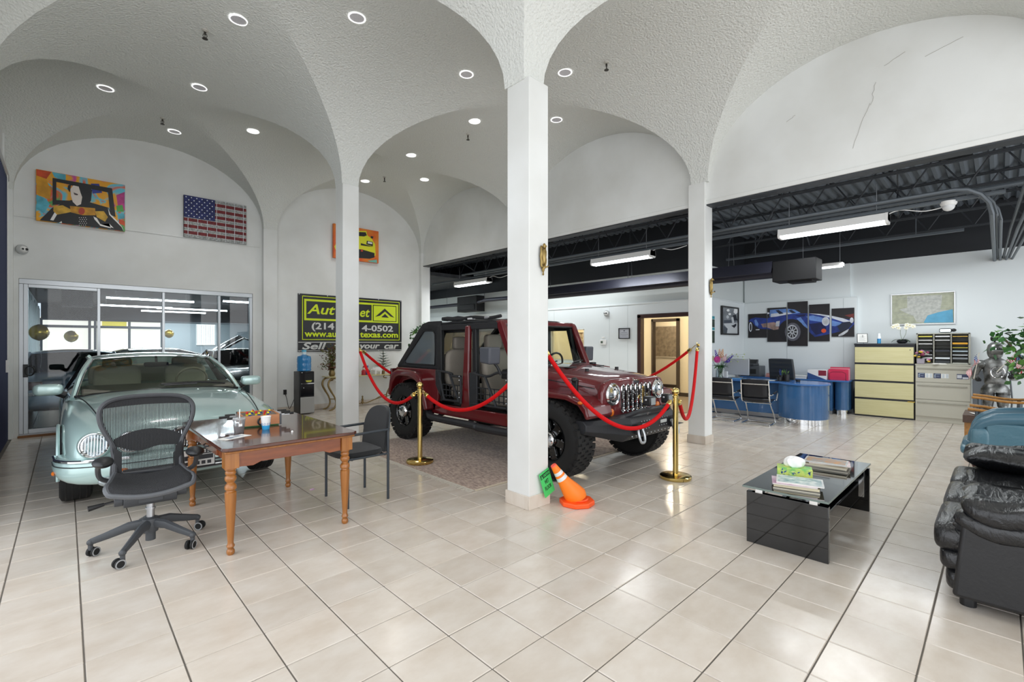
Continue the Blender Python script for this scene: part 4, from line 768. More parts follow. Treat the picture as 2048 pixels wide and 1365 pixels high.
# framed black-and-white photo
t = thing('framed_photo', 'black framed black-and-white photo on the side wall by the flowers', 'picture', (11.06, 4.31, 1.98))
G().lh((-.45, -.02, -.3), (.45, .0, .3)).ob('print', M('photo_grey', '8a8f94', .35), t, sm=0)
flat(BWSHAPES, ['m', 'l', 'd', 'k', 'w'], (-.44, .44, -.29, .29), -.0206).ob('printed_image', [M('bw_m', '8b9196', .4, var=(6, .5)), M('bw_l', 'c6cbcd', .4), M('bw_d', '4d555c', .4), M('bw_k', '23272b', .4), M('bw_w', 'eef0f0', .4)], t, sm=0)
G().lh((-.475, -.045, -.325), (.475, .0, -.295)).lh((-.475, -.045, .295), (.475, .0, .325)).lh((-.475, -.045, -.295), (-.445, .0, .295)).lh((.445, -.045, -.295), (.475, .0, .295)).ob('frame', BLACK, t, bev=.003)
t = thing('wall_calendar', 'narrow teal photo calendar beside the right column', 'calendar', (10.05, 4.315, 1.75))
G().lh((-.2, -.01, -.3), (.2, 0, .3)).ob('sheet', M('cal_sheet', 'c9d4d2', .5), t, sm=0)
G().lh((-.2, -.012, .24), (.2, -.01, .3)).lh((-.2, -.012, .0), (.2, -.01, .05)).ob('printed_band', M('teal_ink', '2f8f9c', .5), t, sm=0)
G().lh((-.2, -.012, .06), (.2, -.01, .23)).lh((-.2, -.012, -.28), (.2, -.01, -.02)).ob('printed_image', M('cal_pic', '3d4d42', .5, var=(9, .6)), t, sm=0)
# certificate on the partition
t = thing('framed_certificate', 'small black framed certificate left of the dark door frame', 'certificate', (9.395, 6.035, 1.69), -PI / 2)
G().lh((-.135, -.006, -.11), (.135, .004, .11)).ob('sheet', M('cert_paper', 'b9bcc4', .4), t, sm=0)
G().lh((-.15, -.02, -.125), (.15, .004, -.107)).lh((-.15, -.02, .107), (.15, .004, .125)).lh((-.15, -.02, -.107), (-.132, .004, .107)).lh((.132, -.02, -.107), (.15, .004, .107)).ob('frame', BLACK, t, bev=.002)
G().lh((-.08, -.008, .02), (.08, -.006, .026)).lh((-.1, -.008, -.01), (.1, -.006, -.006)).lh((-.1, -.008, -.03), (.1, -.006, -.026)).lh((-.06, -.008, -.06), (.06, -.006, -.055)).lh((-.02, -.008, .05), (.02, -.006, .075)).ob('printed_lines', M('cert_ink', '5c6068', .5), t, sm=0)
# round window sticker
t = thing('window_sticker', 'round white and blue sticker on the office window', 'sticker', (9.457, 7.60, 1.60), -PI / 2)
G().lathe([(.105, 0), (.105, -.003), (.0005, -.0035)], n=28, ax='y').ob('disc', M('sticker_white', 'dfe6ee', .4), t)
text('lettering', 'Warranty', .055, M('sticker_blue', '3a62a5', .5), t, (0, -.005, .015), off=.001, w=.16); text('lettering', 'Available', .055, M('sticker_blue2', '3a62a5', .5), t, (0, -.005, -.035), off=.001, w=.16)
# pictures seen inside the rooms
SEP = M('sepia_print', '9c8f7c', .5, var=(9, .4))
t = thing('room_picture', 'large sepia picture seen through the inner doorway', 'picture', (14.49, 7.55, 1.52), -PI / 2)
G().lh((-.52, -.015, -.5), (.52, 0, .5)).ob('print', SEP, t, sm=0)
G().lh((-.55, -.03, -.53), (.55, 0, -.5)).lh((-.55, -.03, .5), (.55, 0, .53)).lh((-.55, -.03, -.5), (-.52, 0, .5)).lh((.52, -.03, -.5), (.55, 0, .5)).ob('frame', M('pale_frame', 'cfc8b8', .4), t, sm=0)
for n, (y, z, w, h, c, lb) in enumerate([(9.3, 1.5, .35, .3, '6b4a35', 'collage picture seen through the office window, left'), (8.75, 1.55, .22, .3, 'b9a888', 'framed picture behind the round window sticker'), (12.6, 1.55, .3, .35, '6e4030', 'dark picture seen through the red vehicle')]):
    t = thing('room_picture', lb, 'picture', (12.29, y, z), -PI / 2)
    G().lh((-w, -.012, -h), (w, 0, h)).ob('print', M('room_print%d' % n, c, .5, var=(11, .7, 'c9c0ae')), t, sm=0)
    G().lh((-w - .02, -.025, -h - .02), (w + .02, 0, -h)).lh((-w - .02, -.025, h), (w + .02, 0, h + .02)).lh((-w - .02, -.025, -h), (-w, 0, h)).lh((w, -.025, -h), (w + .02, 0, h)).ob('frame', DKB, t, sm=0)
# ================================================================== RED OFF-ROAD VEHICLE
def paint(name, col, rough=.22, metal=.35, flake=0):
    m = M(name, col, rough, metal, coat=1.0)
    return m
MAR = paint('maroon_paint', '5e1016', .45, .0); MAR.node_tree.nodes['Principled BSDF'].inputs['Specular IOR Level'].default_value = .25; TOPB = M('soft_top_fabric', '1d1e21', .8, bump=(250, .3)); TRIMB = M('black_trim', '1a1b1d', .5); STL = M('bumper_steel', '2c2e32', .45, .3, bump=(180, .15))
SEATF = M('seat_fabric', '8a8379', .8, bump=(90, .2)); UNDER = M('underbody', '191a1b', .7)
jp = thing('off_road_vehicle', 'dark red open off-road vehicle with black soft top on the rug', 'car', (4.62, 3.32, 0.0105))
def tyre(par, x, y, R, w, rim, side, treads=True, nb=34):
    t = G(); h = w / 2
    t.lathe([(rim, -h * .85), (rim + .03, -h), (R * .86, -h), (R * .965, -h * .86), (R * .985, -h * .55), (R * .985, h * .55), (R * .965, h * .86), (R * .86, h), (rim + .03, h), (rim, h * .85)], (x, y, R), 40, 'x', cap=False)
    o = t.ob('tyre', RUBBER, par)
    if treads:
        g = G()
        for row, (c, ww) in enumerate(((-.84, .26), (-.42, .3), (0, .3), (.42, .3), (.84, .26))):
            for k in range(nb):
                a = 2 * PI * (k + .5 * (row % 2)) / nb; Rm = Matrix.Rotation(-a, 3, 'X') @ Matrix.Rotation(.35 * (1 if row % 2 else -1), 3, 'Z')
                p = Vector((x + c * h, y + math.sin(a) * R * .988, R + math.cos(a) * R * .988))
                Rr = Matrix.Rotation(-a, 3, 'X')
                g.box(p, (ww * h * 1.5, 2 * PI * R / nb * .72, R * .05), Rr)
        q = g.ob('tread', M('tread_rubber', '1b1b1b', .8) if 'tread_rubber' not in bpy.data.materials else bpy.data.materials['tread_rubber'], o, sm=0); q['kind'] = 'stuff'
        g = G()
        for k in range(20):
            a = 2 * PI * k / 20; g.box((x + side * h * .93, y + math.sin(a) * R * .90, R + math.cos(a) * R * .90), (.012, .05, .045), Matrix.Rotation(-a, 3, 'X'))
        q = g.ob('sidewall_lug', bpy.data.materials['tread_rubber'], o, sm=0); q['kind'] = 'stuff'
    return o
RIMB = M('rim_black', '0c0d0e', .2, coat=.6)
def jwheel(x, y, s):
    w = tyre(jp, x, y, .42, .27, .225, s)
    f = x + s * .10
    g = G(); g.lathe([(.225, s * .03), (.228, s * .018), (.212, s * .0), (.205, -s * .05), (.0005, -s * .06)], (f, y, .42), 36, 'x', cap=False); g.ob('rim', RIMB, w)
    g = G()
    for k in range(6):
        a = 2 * PI * k / 6 + .3; R_ = Matrix.Rotation(-a, 3, 'X')
        g.box(Vector((f - s * .02, y, .42)) + R_ @ Vector((0, 0, .14)), (.035, .085, .15), R_)
    g.lathe([(.10, s * .0), (.095, s * .01), (.06, s * .012)], (f, y, .42), 24, 'x'); g.ob('spokes', RIMB, w, bev=.006)
    g = G(); g.lathe([(.098, s * .005), (.096, s * .035), (.08, s * .055), (.04, s * .062), (.0005, s * .064)], (f, y, .42), 24, 'x')
    g.ob('hub_cap', CHROME, w)
    g = G()
    for k in range(12):
        a = 2 * PI * k / 12 + .1; g.ball((f + s * .012, y + .185 * math.sin(a), .42 + .185 * math.cos(a)), .008, 6, 4)
    for k in range(8):
        a = 2 * PI * k / 8; g.box((f + s * .05, y + .078 * math.sin(a), .42 + .078 * math.cos(a)), (.03, .013, .013))
    q = g.ob('rivets', STEEL, w); q['kind'] = 'stuff'
for s in (-1, 1):
    for y in (0, 2.93): jwheel(s * .79, y, s)
# tub
for s in (-1, 1):
    g = G(); a, b = s * .745, s * .795
    g.prism([(2.20, 1.07), (3.36, 1.07), (3.36, .60), (3.28, .72), (3.14, .86), (2.93, .90), (2.70, .86), (2.52, .72), (2.42, .48), (2.28, .48), (2.20, .66)], 'x', a, b)
    g.ob('rear_quarter', MAR, jp, bev=.012)
    G().prism([(.50, .59), (2.36, .59), (2.40, .50), (2.36, .44), (.50, .44)], 'x', a, b).ob('sill', MAR, jp, bev=.012)
    G().prism([(1.47, .55), (1.70, .55), (1.665, .75), (1.65, 1.05), (1.60, 1.68), (1.51, 1.68), (1.525, 1.05), (1.51, .75)], 'x', a * .97, b * .985).ob('pillar', MAR, jp, bev=.02, seg=3)
    G().prism([(.38, 1.13), (.70, 1.165), (.74, .95), (.72, .68), (.66, .59), (.50, .44), (.50, .88), (.38, .90)], 'x', a, b).ob('cowl_side', MAR, jp, bev=.012)
    # wheel-arch flares
    fr = [(-.54, .70), (-.52, .80), (-.44, .87), (-.26, .915), (.30, .94), (.46, .92), (.56, .80), (.66, .56), (.60, .56), (.50, .76), (.40, .84), (.28, .87), (-.24, .86), (-.40, .815), (-.47, .74), (-.50, .68)]
    G().prism(fr, 'x', s * .50, s * .93).ob('front_fender', MAR, jp, bev=.025, seg=3)
    rr = [(2.30, .50), (2.37, .74), (2.48, .95), (2.60, 1.02), (2.75, 1.045), (3.12, 1.045), (3.26, 1.0), (3.34, .88), (3.40, .64), (3.34, .62), (3.27, .83), (3.18, .925), (3.08, .95), (2.78, .95), (2.64, .92), (2.54, .86), (2.44, .68), (2.37, .48)]
    G().prism(rr, 'x', s * .77, s * .93).ob('rear_flare', MAR, jp, bev=.025, seg=3)
    G().prism([(2.42, .5), (2.6, .9), (2.93, .97), (3.26, .9), (3.36, .62), (3.36, 1.05), (2.42, 1.05)], 'x', s * .35, s * .74).ob('wheel_house', UNDER, jp, sm=0)
    G().tube(spline([(s * .84, .48, .43), (s * .87, .62, .395), (s * .87, 1.2, .385), (s * .88, 1.30, .40), (s * .88, 2.15, .40), (s * .85, 2.33, .43), (s * .80, 2.42, .46)], 5), .05, 10).ob('side_step', STL, jp)
    for y in (.75, 1.5, 2.2): G().tube([(s * .87, y, .39), (s * .55, y, .47)], .025, 6).ob('step_bracket', STL, jp)
    G().lh((s * .77, 3.355, .76), (s * .90 - s * .02, 3.40, 1.05)).ob('tail_lamp', M('tail_lamp_red', '4a0c10', .2, coat=.6) if s < 0 else bpy.data.materials['tail_lamp_red'], jp, bev=.01)
    # soft-top quarter with its window
    q = [(2.20, 1.07), (3.38, 1.07), (3.38, 1.10), (2.66, 1.735), (2.50, 1.765), (2.20, 1.765)]
    win = [(2.34, 1.13), (3.14, 1.13), (3.17, 1.16), (2.62, 1.62), (2.46, 1.63), (2.34, 1.60)]
    top = G().grid([[(s * .74, *p) for p in q], [(s * .74, *p) for p in win]], True).ob('soft_top_side', TOPB, jp, solid=.03)
    G().add([(s * .742, *p) for p in win], [tuple(range(6))]).ob('window', M('soft_window', '5f666a', .1, coat=.5) if s < 0 else GLASS('soft_window_far', 'd5d8d6', .8), top, sm=0)
    G().tube([(s * .757, *p) for p in [(2.33, 1.13), (3.12, 1.13), (3.16, 1.18), (2.62, 1.63), (2.38, 1.63), (2.33, 1.58)]], .009, 6, True).ob('window_welt', TRIMB, top)
    G().lh((s * .68, 1.0, 1.63), (s * .75, 2.22, 1.71)).ob('door_header', TOPB, jp, bev=.01)
    G().prism([(2.16, .62), (2.26, .62), (2.27, 1.7), (2.18, 1.7)], 'x', s * .70, s * .757).ob('rear_door_post', TRIMB, jp, bev=.008)
    G().prism([(1.40, .60), (1.47, .60), (1.50, 1.65), (1.42, 1.65)], 'x', s * .68, s * .74).ob('pillar_lining', TRIMB, jp, bev=.008)
    # tube doors
    for nm, ya, yb, kk in (('front_tube_door', .74, 1.47, 0), ('rear_tube_door', 1.66, 2.22, 1)):
        X_ = s * .80
        d = G().prism([(yb - .16, .62), (yb, .62), (yb, 1.06), (yb - .12, 1.08), (yb - .16, 1.04)] if kk == 0 else [(yb - .10, .70), (yb + .02, .86), (yb + .02, 1.07), (yb - .10, 1.07)], 'x', X_ - .012, X_ + .012).ob(nm, STL, jp, bev=.006)
        tp = [(X_, yb - .05, 1.06), (X_, yb - .35, 1.03), (X_, ya + .20, 1.08 if kk == 0 else 1.0), (X_, ya, 1.09 if kk == 0 else 1.0)]
        G().tube(spline(tp, 5), .017, 8).ob('top_bar', STL, d)
        G().tube([(X_, ya + .02, .66), (X_, yb - .03 - .12 * kk, .66)], .017, 8).ob('bottom_bar', STL, d)
        G().tube([(X_, ya, .64), (X_, ya, 1.08 - .08 * kk)], .017, 8).ob('front_bar', STL, d)
        G().tube([(X_, yb - .30, 1.04), (X_, yb - .52, .66)], .017, 8).ob('diagonal_bar', STL, d)
        if kk: G().tube([(X_, yb - .04, 1.05), (X_, yb - .18, .66)], .017, 8).ob('rear_bar', STL, d)
        g = G()
        for r in range(3): g.lh((X_ - .004, ya + .03, .72 + r * .075), (X_ + .004, yb - .1 - .05 * kk, .732 + r * .075))
        for c in range(7): g.lh((X_ - .004, ya + .07 + c * .085, .70), (X_ + .004, ya + .082 + c * .085, .88)) if ya + .07 + c * .085 < yb - .12 else None
        w = g.ob('mesh_panel', STL, d, sm=0); w['kind'] = 'stuff'
        g = G()
        for z in (.72, .78, .95, 1.0): g.ball((X_ + s * .014, ya + .015, z), .011, 6, 4)
        q_ = g.ob('bolts', STEEL, d); q_['kind'] = 'stuff'
    mr = G().prism([(.83, 1.19), (1.01, 1.21), (1.02, 1.40), (.82, 1.40)], 'x', s * .84, s * 1.02).ob('door_mirror', M('mirror_grey', '4a4d55', .5) if s < 0 else bpy.data.materials['mirror_grey'], jp, bev=.022, seg=3)
    G().tube([(s * .80, .86, 1.06), (s * .83, .90, 1.16), (s * .90, .92, 1.24)], .018, 8).ob('mirror_arm', STL, mr)
    # windscreen pillar
    G().prism([(.66, 1.14), (.76, 1.14), (1.04, 1.70), (.96, 1.74), (.92, 1.70)], 'x', s * .655, s * .735).ob('windscreen_pillar', MAR, jp, bev=.018, seg=3)
    G().prism([(.70, .60), (.80, .60), (.80, 1.15), (1.02, 1.66), (.94, 1.66)], 'x', s * .60, s * .655).ob('roll_bar', TRIMB, jp, bev=.01)
    G().tube([(s * .62, 1.55, .6), (s * .62, 1.58, 1.62), (s * .60, 2.3, 1.62), (s * .6, 2.75, .95)], .03, 8).ob('roll_bar', TRIMB, jp)
    # seats
    x = s * .37
    puff(G(), (x, 1.20, .72), (.50, .54, .20), .45, .35, 24, 10).ob('front_seat', SEATF, jp, sm=60)
    sb = puff(G(), (0, 0, 0), (.50, .16, .64), .45, .35, 24, 12)
    Rm = Matrix.Translation((x, 1.42, 1.04)) @ Matrix.Rotation(-.18, 4, 'X'); sb.v = [tuple(Rm @ Vector(v)) for v in sb.v]; sb.ob('seat_back', SEATF, jp, sm=60)
    puff(G(), (x, 1.50, 1.47), (.27, .11, .20), .4, .35, 20, 10).ob('headrest', SEATF, jp, sm=60)
    for dx in (-.06, .06): G().cyl((x + dx, 1.48, 1.3), (x + dx, 1.5, 1.42), .007, n=6).ob('headrest_post', CHROME, jp)
    puff(G(), (x, 2.18, 1.08), (.62, .16, .56), .45, .35, 24, 12).ob('rear_seat_back', SEATF, jp, sm=60); puff(G(), (x, 2.23, 1.45), (.26, .10, .19), .4, .35, 20, 10).ob('headrest', SEATF, jp, sm=60)
puff(G(), (0, 1.98, .74), (1.2, .5, .2), .4, .25, 28, 10).ob('rear_seat', SEATF, jp, sm=60)
G().lh((-.76, .50, .45), (.76, 3.34, .53)).lh((-.75, .45, .5), (.75, .55, 1.1)).ob('floor_pan', UNDER, jp, sm=0)
G().lh((-.78, 3.33, .58), (.78, 3.37, 1.07)).ob('tailgate', MAR, jp, bev=.01)
G().lh((-.7, .5, .98), (.7, .80, 1.14)).prism([(.72, 1.02), (.98, 1.0), (.96, 1.12), (.72, 1.15)], 'x', -.7, .7).ob('dashboard', TRIMB, jp, bev=.015)
sw = [(.37 + .18 * math.cos(a), 1.04 - .05 * math.sin(a), 1.14 + .17 * math.sin(a)) for a in [2 * PI * k / 24 for k in range(24)]]
G().tube(sw, .015, 8, True).tube([(.2, 1.04, 1.14), (.54, 1.04, 1.14)], .014, 6).tube([(.37, 1.04, 1.14), (.37, 1.07, .98)], .014, 6).ball((.37, 1.04, 1.14), (.06, .03, .05), 10, 6).ob('steering_wheel', BLACK, jp)
# windscreen
G().prism([(.93, 1.68), (.97, 1.745), (1.06, 1.73), (1.03, 1.67)], 'x', -.72, .72).ob('windscreen_header', MAR, jp, bev=.015)
G().prism([(.62, 1.13), (.66, 1.17), (.76, 1.17), (.76, 1.13)], 'x', -.73, .73).ob('windscreen_base', MAR, jp, bev=.012)
G().quad((-.66, .715, 1.165), (.66, .715, 1.165), (.66, .95, 1.68), (-.66, .95, 1.68)).ob('windscreen_glass', GLASS('auto_glass', 'd9e4e0', .7), jp, sm=0)
G().tube([(-.662, .70, 1.17), (.662, .70, 1.17), (.662, .94, 1.675), (-.662, .94, 1.675)], .012, 6, True).ob('windscreen_seal', TRIMB, jp)
puff(G(), (.02, .98, 1.59), (.24, .04, .075), .4, .3, 18, 8).ob('interior_mirror', BLACK, jp, sm=60)
for x in (-.35, .2): G().tube([(x, .60, 1.17), (x + .2, .70, 1.19), (x + .42, .72, 1.21)], .009, 6).ob('wiper', BLACK, jp)
# roof
rows = []
for k in range(15):
    y = .98 + k * (2.56 - .98) / 14; zz = 1.745 + .03 * math.sin(k / 14 * PI) + (.0 if k else -.01)
    rows.append([(x * .725, y, zz - .045 * abs(x) ** 4 + .006 * math.sin(k * 1.9 + x * 3)) for x in (-1, -.9, -.5, 0, .5, .9, 1)])
G().grid(rows).ob('soft_top_roof', TOPB, jp, solid=.03)
G().quad((-.66, 2.60, 1.70), (.66, 2.60, 1.70), (.68, 3.34, 1.12), (-.68, 3.34, 1.12)).ob('rear_window', GLASS('soft_rear_window', 'e2e4e0', .8), jp, sm=0)
G().tube([(-.70, 2.56, 1.73), (.70, 2.56, 1.73), (.72, 3.37, 1.09), (-.72, 3.37, 1.09)], .04, 6, True).ob('rear_window_welt', TOPB, jp)
random.seed(8)
rl = [(x, 2.18 + .05 * math.sin(x * 5), 1.805 + .012 * math.sin(x * 11)) for x in [-.72 + .08 * k for k in range(19)]]
G().tube(rl, [random.uniform(.022, .036) for _ in rl], 9).tube([(-.68, y, 1.785 + .012 * math.sin(y * 9)) for y in [1.0 + .1 * k for k in range(13)]], .022, 8).ob('rolled_fabric', TOPB, jp)
for y in (1.2, 1.55): G().lh((-.70, y, 1.765), (-.64, y + .1, 1.79)).ob('strap_label', M('strap_white', 'c9cacc', .6) if y < 1.3 else bpy.data.materials['strap_white'], jp, bev=.004)
# bonnet and engine bay
sec = []
for y, w, zt, zb in ((.66, .70, 1.165, .86), (.50, .69, 1.16, .86), (.2, .655, 1.14, .86), (-.1, .615, 1.11, .84), (-.35, .58, 1.075, .80), (-.44, .565, 1.045, .70), (-.455, .55, 1.00, .66)):
    p = [(-w, zb), (-w, zt - .16), (-w, zt - .07), (-w + .035, zt - .022), (-w * .72, zt), (-w * .3, zt + .022), (0, zt + .026)]
    p += [(-a, b) for a, b in p[-2::-1]]
    sec.append([(a, y, b) for a, b in p])
G().grid(sec).ob('bonnet', MAR, jp, sm=40, sub=1)
for s in (-1, 1):
    G().tube([(s * .705, .60, 1.055), (s * .66, .2, 1.03), (s * .588, -.36, .965)], .005, 5).ob('bonnet_seam', TRIMB, jp)
    G().lh((s * .60 - .03, -.16, .90), (s * .60 + .04, -.09, 1.05)).ball((s * .62, -.125, 1.045), (.035, .04, .03), 8, 6).ob('bonnet_latch', TRIMB, jp, bev=.006)
    G().lh((s * .46 - .04, .40, 1.165), (s * .46 + .04, .46, 1.195)).ob('bonnet_hinge', TRIMB, jp, bev=.008)
    G().cyl((s * .3, -.05, 1.12), (s * .3, -.05, 1.155), .022, n=10).ob('bonnet_bumper', TRIMB, jp)
    G().lh((s * .28 - .09, .18, 1.152), (s * .28 + .09, .24, 1.166)).ob('washer_nozzle', TRIMB, jp, bev=.004)
gp = [(-.60, .60), (-.64, .74), (-.64, .93), (-.58, 1.03), (-.46, 1.06), (.46, 1.06), (.58, 1.03), (.64, .93), (.64, .74), (.60, .60)]
gr = G().prism(gp, 'y', -.50, -.43).ob('grille_panel', MAR, jp, bev=.02, seg=3)
for k in range(7):
    x = -.272 + k * .0907; z0, z1 = .70, .99; w = .031
    ov = [(x + w * math.cos(a), z1 - w + w * math.sin(a)) for a in [PI * i / 8 for i in range(9)]] + [(x + w * math.cos(a), z0 + w + w * math.sin(a)) for a in [PI + PI * i / 8 for i in range(9)]]
    G().tube([(a, -.508, b) for a, b in ov], .0115, 6, True).ob('grille_slot_trim', CHROME, gr)
    g = G(); g.prism(ov, 'y', -.506, -.500); 
    g.m = 1
    for r in range(12):
        zz = z0 + .025 + r * .0215
        for c in (-.012, .0, .012): g.box((x + c + (.006 if r % 2 else 0), -.5075, zz), (.0075, .004, .011))
    q = g.ob('grille_mesh', [BLACK, CHROME], gr, sm=0); q['kind'] = 'stuff'
for s in (-1, 1):
    h = G().lathe([(.118, -.50), (.122, -.512), (.108, -.53), (.095, -.528), (.09, -.505)], (s * .46, 0, .905), 32, 'y').ob('headlamp_ring', CHROME, gr)
    G().lathe([(.09, -.505), (.07, -.49), (.03, -.475), (.0005, -.47)], (s * .46, 0, .905), 24, 'y', cap=False).lathe([(.02, -.475), (.022, -.50), (.0005, -.505)], (s * .46, 0, .905), 14, 'y').ob('reflector', CHROME, h)
    G().lathe([(.092, -.515), (.075, -.535), (.04, -.548), (.0005, -.552)], (s * .46, 0, .905), 24, 'y', cap=False).ob('lens', GLASS('lamp_glass', 'eef3f4', 1.2) if s < 0 else bpy.data.materials['lamp_glass'], h)
    G().ball((s * .475, -.50, .715), (.042, .022, .042), 14, 8).ob('turn_signal', M('amber', 'd8701c', .25, coat=.5) if s < 0 else bpy.data.materials['amber'], gr)
    G().ball((s * .925, -.44, .85), (.03, .03, .018), 10, 6).ob('side_marker', bpy.data.materials['amber'], jp)
text('emblem', 'Jeep', .075, CHROME, gr, (0.0, -.504, 1.022), ext=.006, off=.003)
# steel bumper with recovery gear
pf = [(-.60, .68), (-.86, .68), (-.90, .62), (-.88, .50), (-.78, .42), (-.66, .42), (-.60, .50)]
bm = G().prism(pf, 'x', -.46, .46).ob('bumper', STL, jp, bev=.008)
for s in (-1, 1):
    g = G(); A = [(s * .46, y, z) for y, z in pf]; B = [(s * .88, y, z) for y, z in [(-.50, .66), (-.60, .66), (-.64, .62), (-.64, .56), (-.60, .53), (-.56, .53), (-.50, .56)]]
    g.grid([A, B], True, True); g.ob('bumper_wing', STL, bm, bev=.006, fix=True)
    sh = G().lh((s * .36 - .012, -.955, .50), (s * .36 + .012, -.87, .60)).ob('shackle_tab', STL, bm, bev=.004)
    G().tube(spline([(s * .36 - .035, -.93, .575), (s * .36 - .05, -.955, .50), (s * .36 - .03, -.97, .435), (s * .36 + .03, -.97, .435), (s * .36 + .05, -.955, .50), (s * .36 + .035, -.93, .575)], 5), .014, 8).cyl((s * .36 - .055, -.93, .578), (s * .36 + .055, -.93, .578), .016, n=10).ob('shackle', M('galvanised', 'b9bdc0', .35, .8) if s < 0 else bpy.data.materials['galvanised'], sh)
    G().lh((s * .19 - .065, -.905, .565), (s * .19 + .065, -.893, .60)).ob('light_slot', M('slot_pale', 'c4c8c4', .4) if s < 0 else bpy.data.materials['slot_pale'], bm, bev=.004)
    lx = s * .19 + .10
    c = G().lh((lx - .055, -.93, .775), (lx + .055, -.84, .875)).ob('fog_lamp', BLACK, bm, bev=.012)
    G().lh((lx - .042, -.936, .788), (lx + .042, -.928, .862)).ob('lens', M('fog_lens', '9aa4a8', .1, coat=.6) if s < 0 else bpy.data.materials['fog_lens'], c)
    G().ball((lx - .07, -.885, .84), .012, 8, 5).tube([(lx, -.88, .775), (lx, -.86, .68)], .014, 6).ob('lamp_bracket', STEEL, c)
    G().tube([(s * .5, .3, .5), (s * .42, -.2, .52), (s * .42, -.62, .50)], .05, 6).ob('frame_rail', UNDER, jp)
    G().tube([(s * .52, -.1, .9), (s * .52, 0, .42)], .035, 8).ob('shock_absorber', UNDER, jp)
    G().tube([(s * .5, 2.95, .42), (s * .5, 2.2, .5), (s * .5, .3, .5)], .05, 6).ob('frame_rail', UNDER, jp)
G().tube(spline([(-.42, -.80, .68), (-.36, -.87, .72), (-.25, -.885, .735), (0, -.89, .735), (.25, -.885, .735), (.36, -.87, .72), (.42, -.80, .68)], 4), .024, 8).ob('hoop_bar', STL, bm)
g = G()
for k in range(11): g.ball((-.38 + k * .076, -.845 - .01, .475), .0085, 6, 4).ball((-.35 + k * .07, -.80, .442), .0085, 6, 4)
for s in (-1, 1):
    for k in range(4): g.ball((s * .19 - .08 + k * .053, -.90, .625), .006, 6, 4).ball((s * .19 - .08 + k * .053, -.892, .54), .006, 6, 4)
q = g.ob('bumper_bolts', STEEL, bm); q['kind'] = 'stuff'
bm.location.y = .165
for y in (0, 2.93): G().tube([(-.66, y, .42), (.66, y, .42)], .045, 8).ball((.15, y, .42), .13, 12, 8).ob('axle', UNDER, jp)
G().lh((-.55, -.40, .50), (.55, .45, .86)).lh((-.4, 1.0, .33), (.3, 2.0, .45)).ob('engine_bay', UNDER, jp, sm=0)
G().tube([(.5, -.12, .44), (-.55, -.12, .44)], .02, 6).tube([(-.5, -.25, .5), (.4, -.2, .52)], .018, 6).ob('steering_rod', STL, jp)
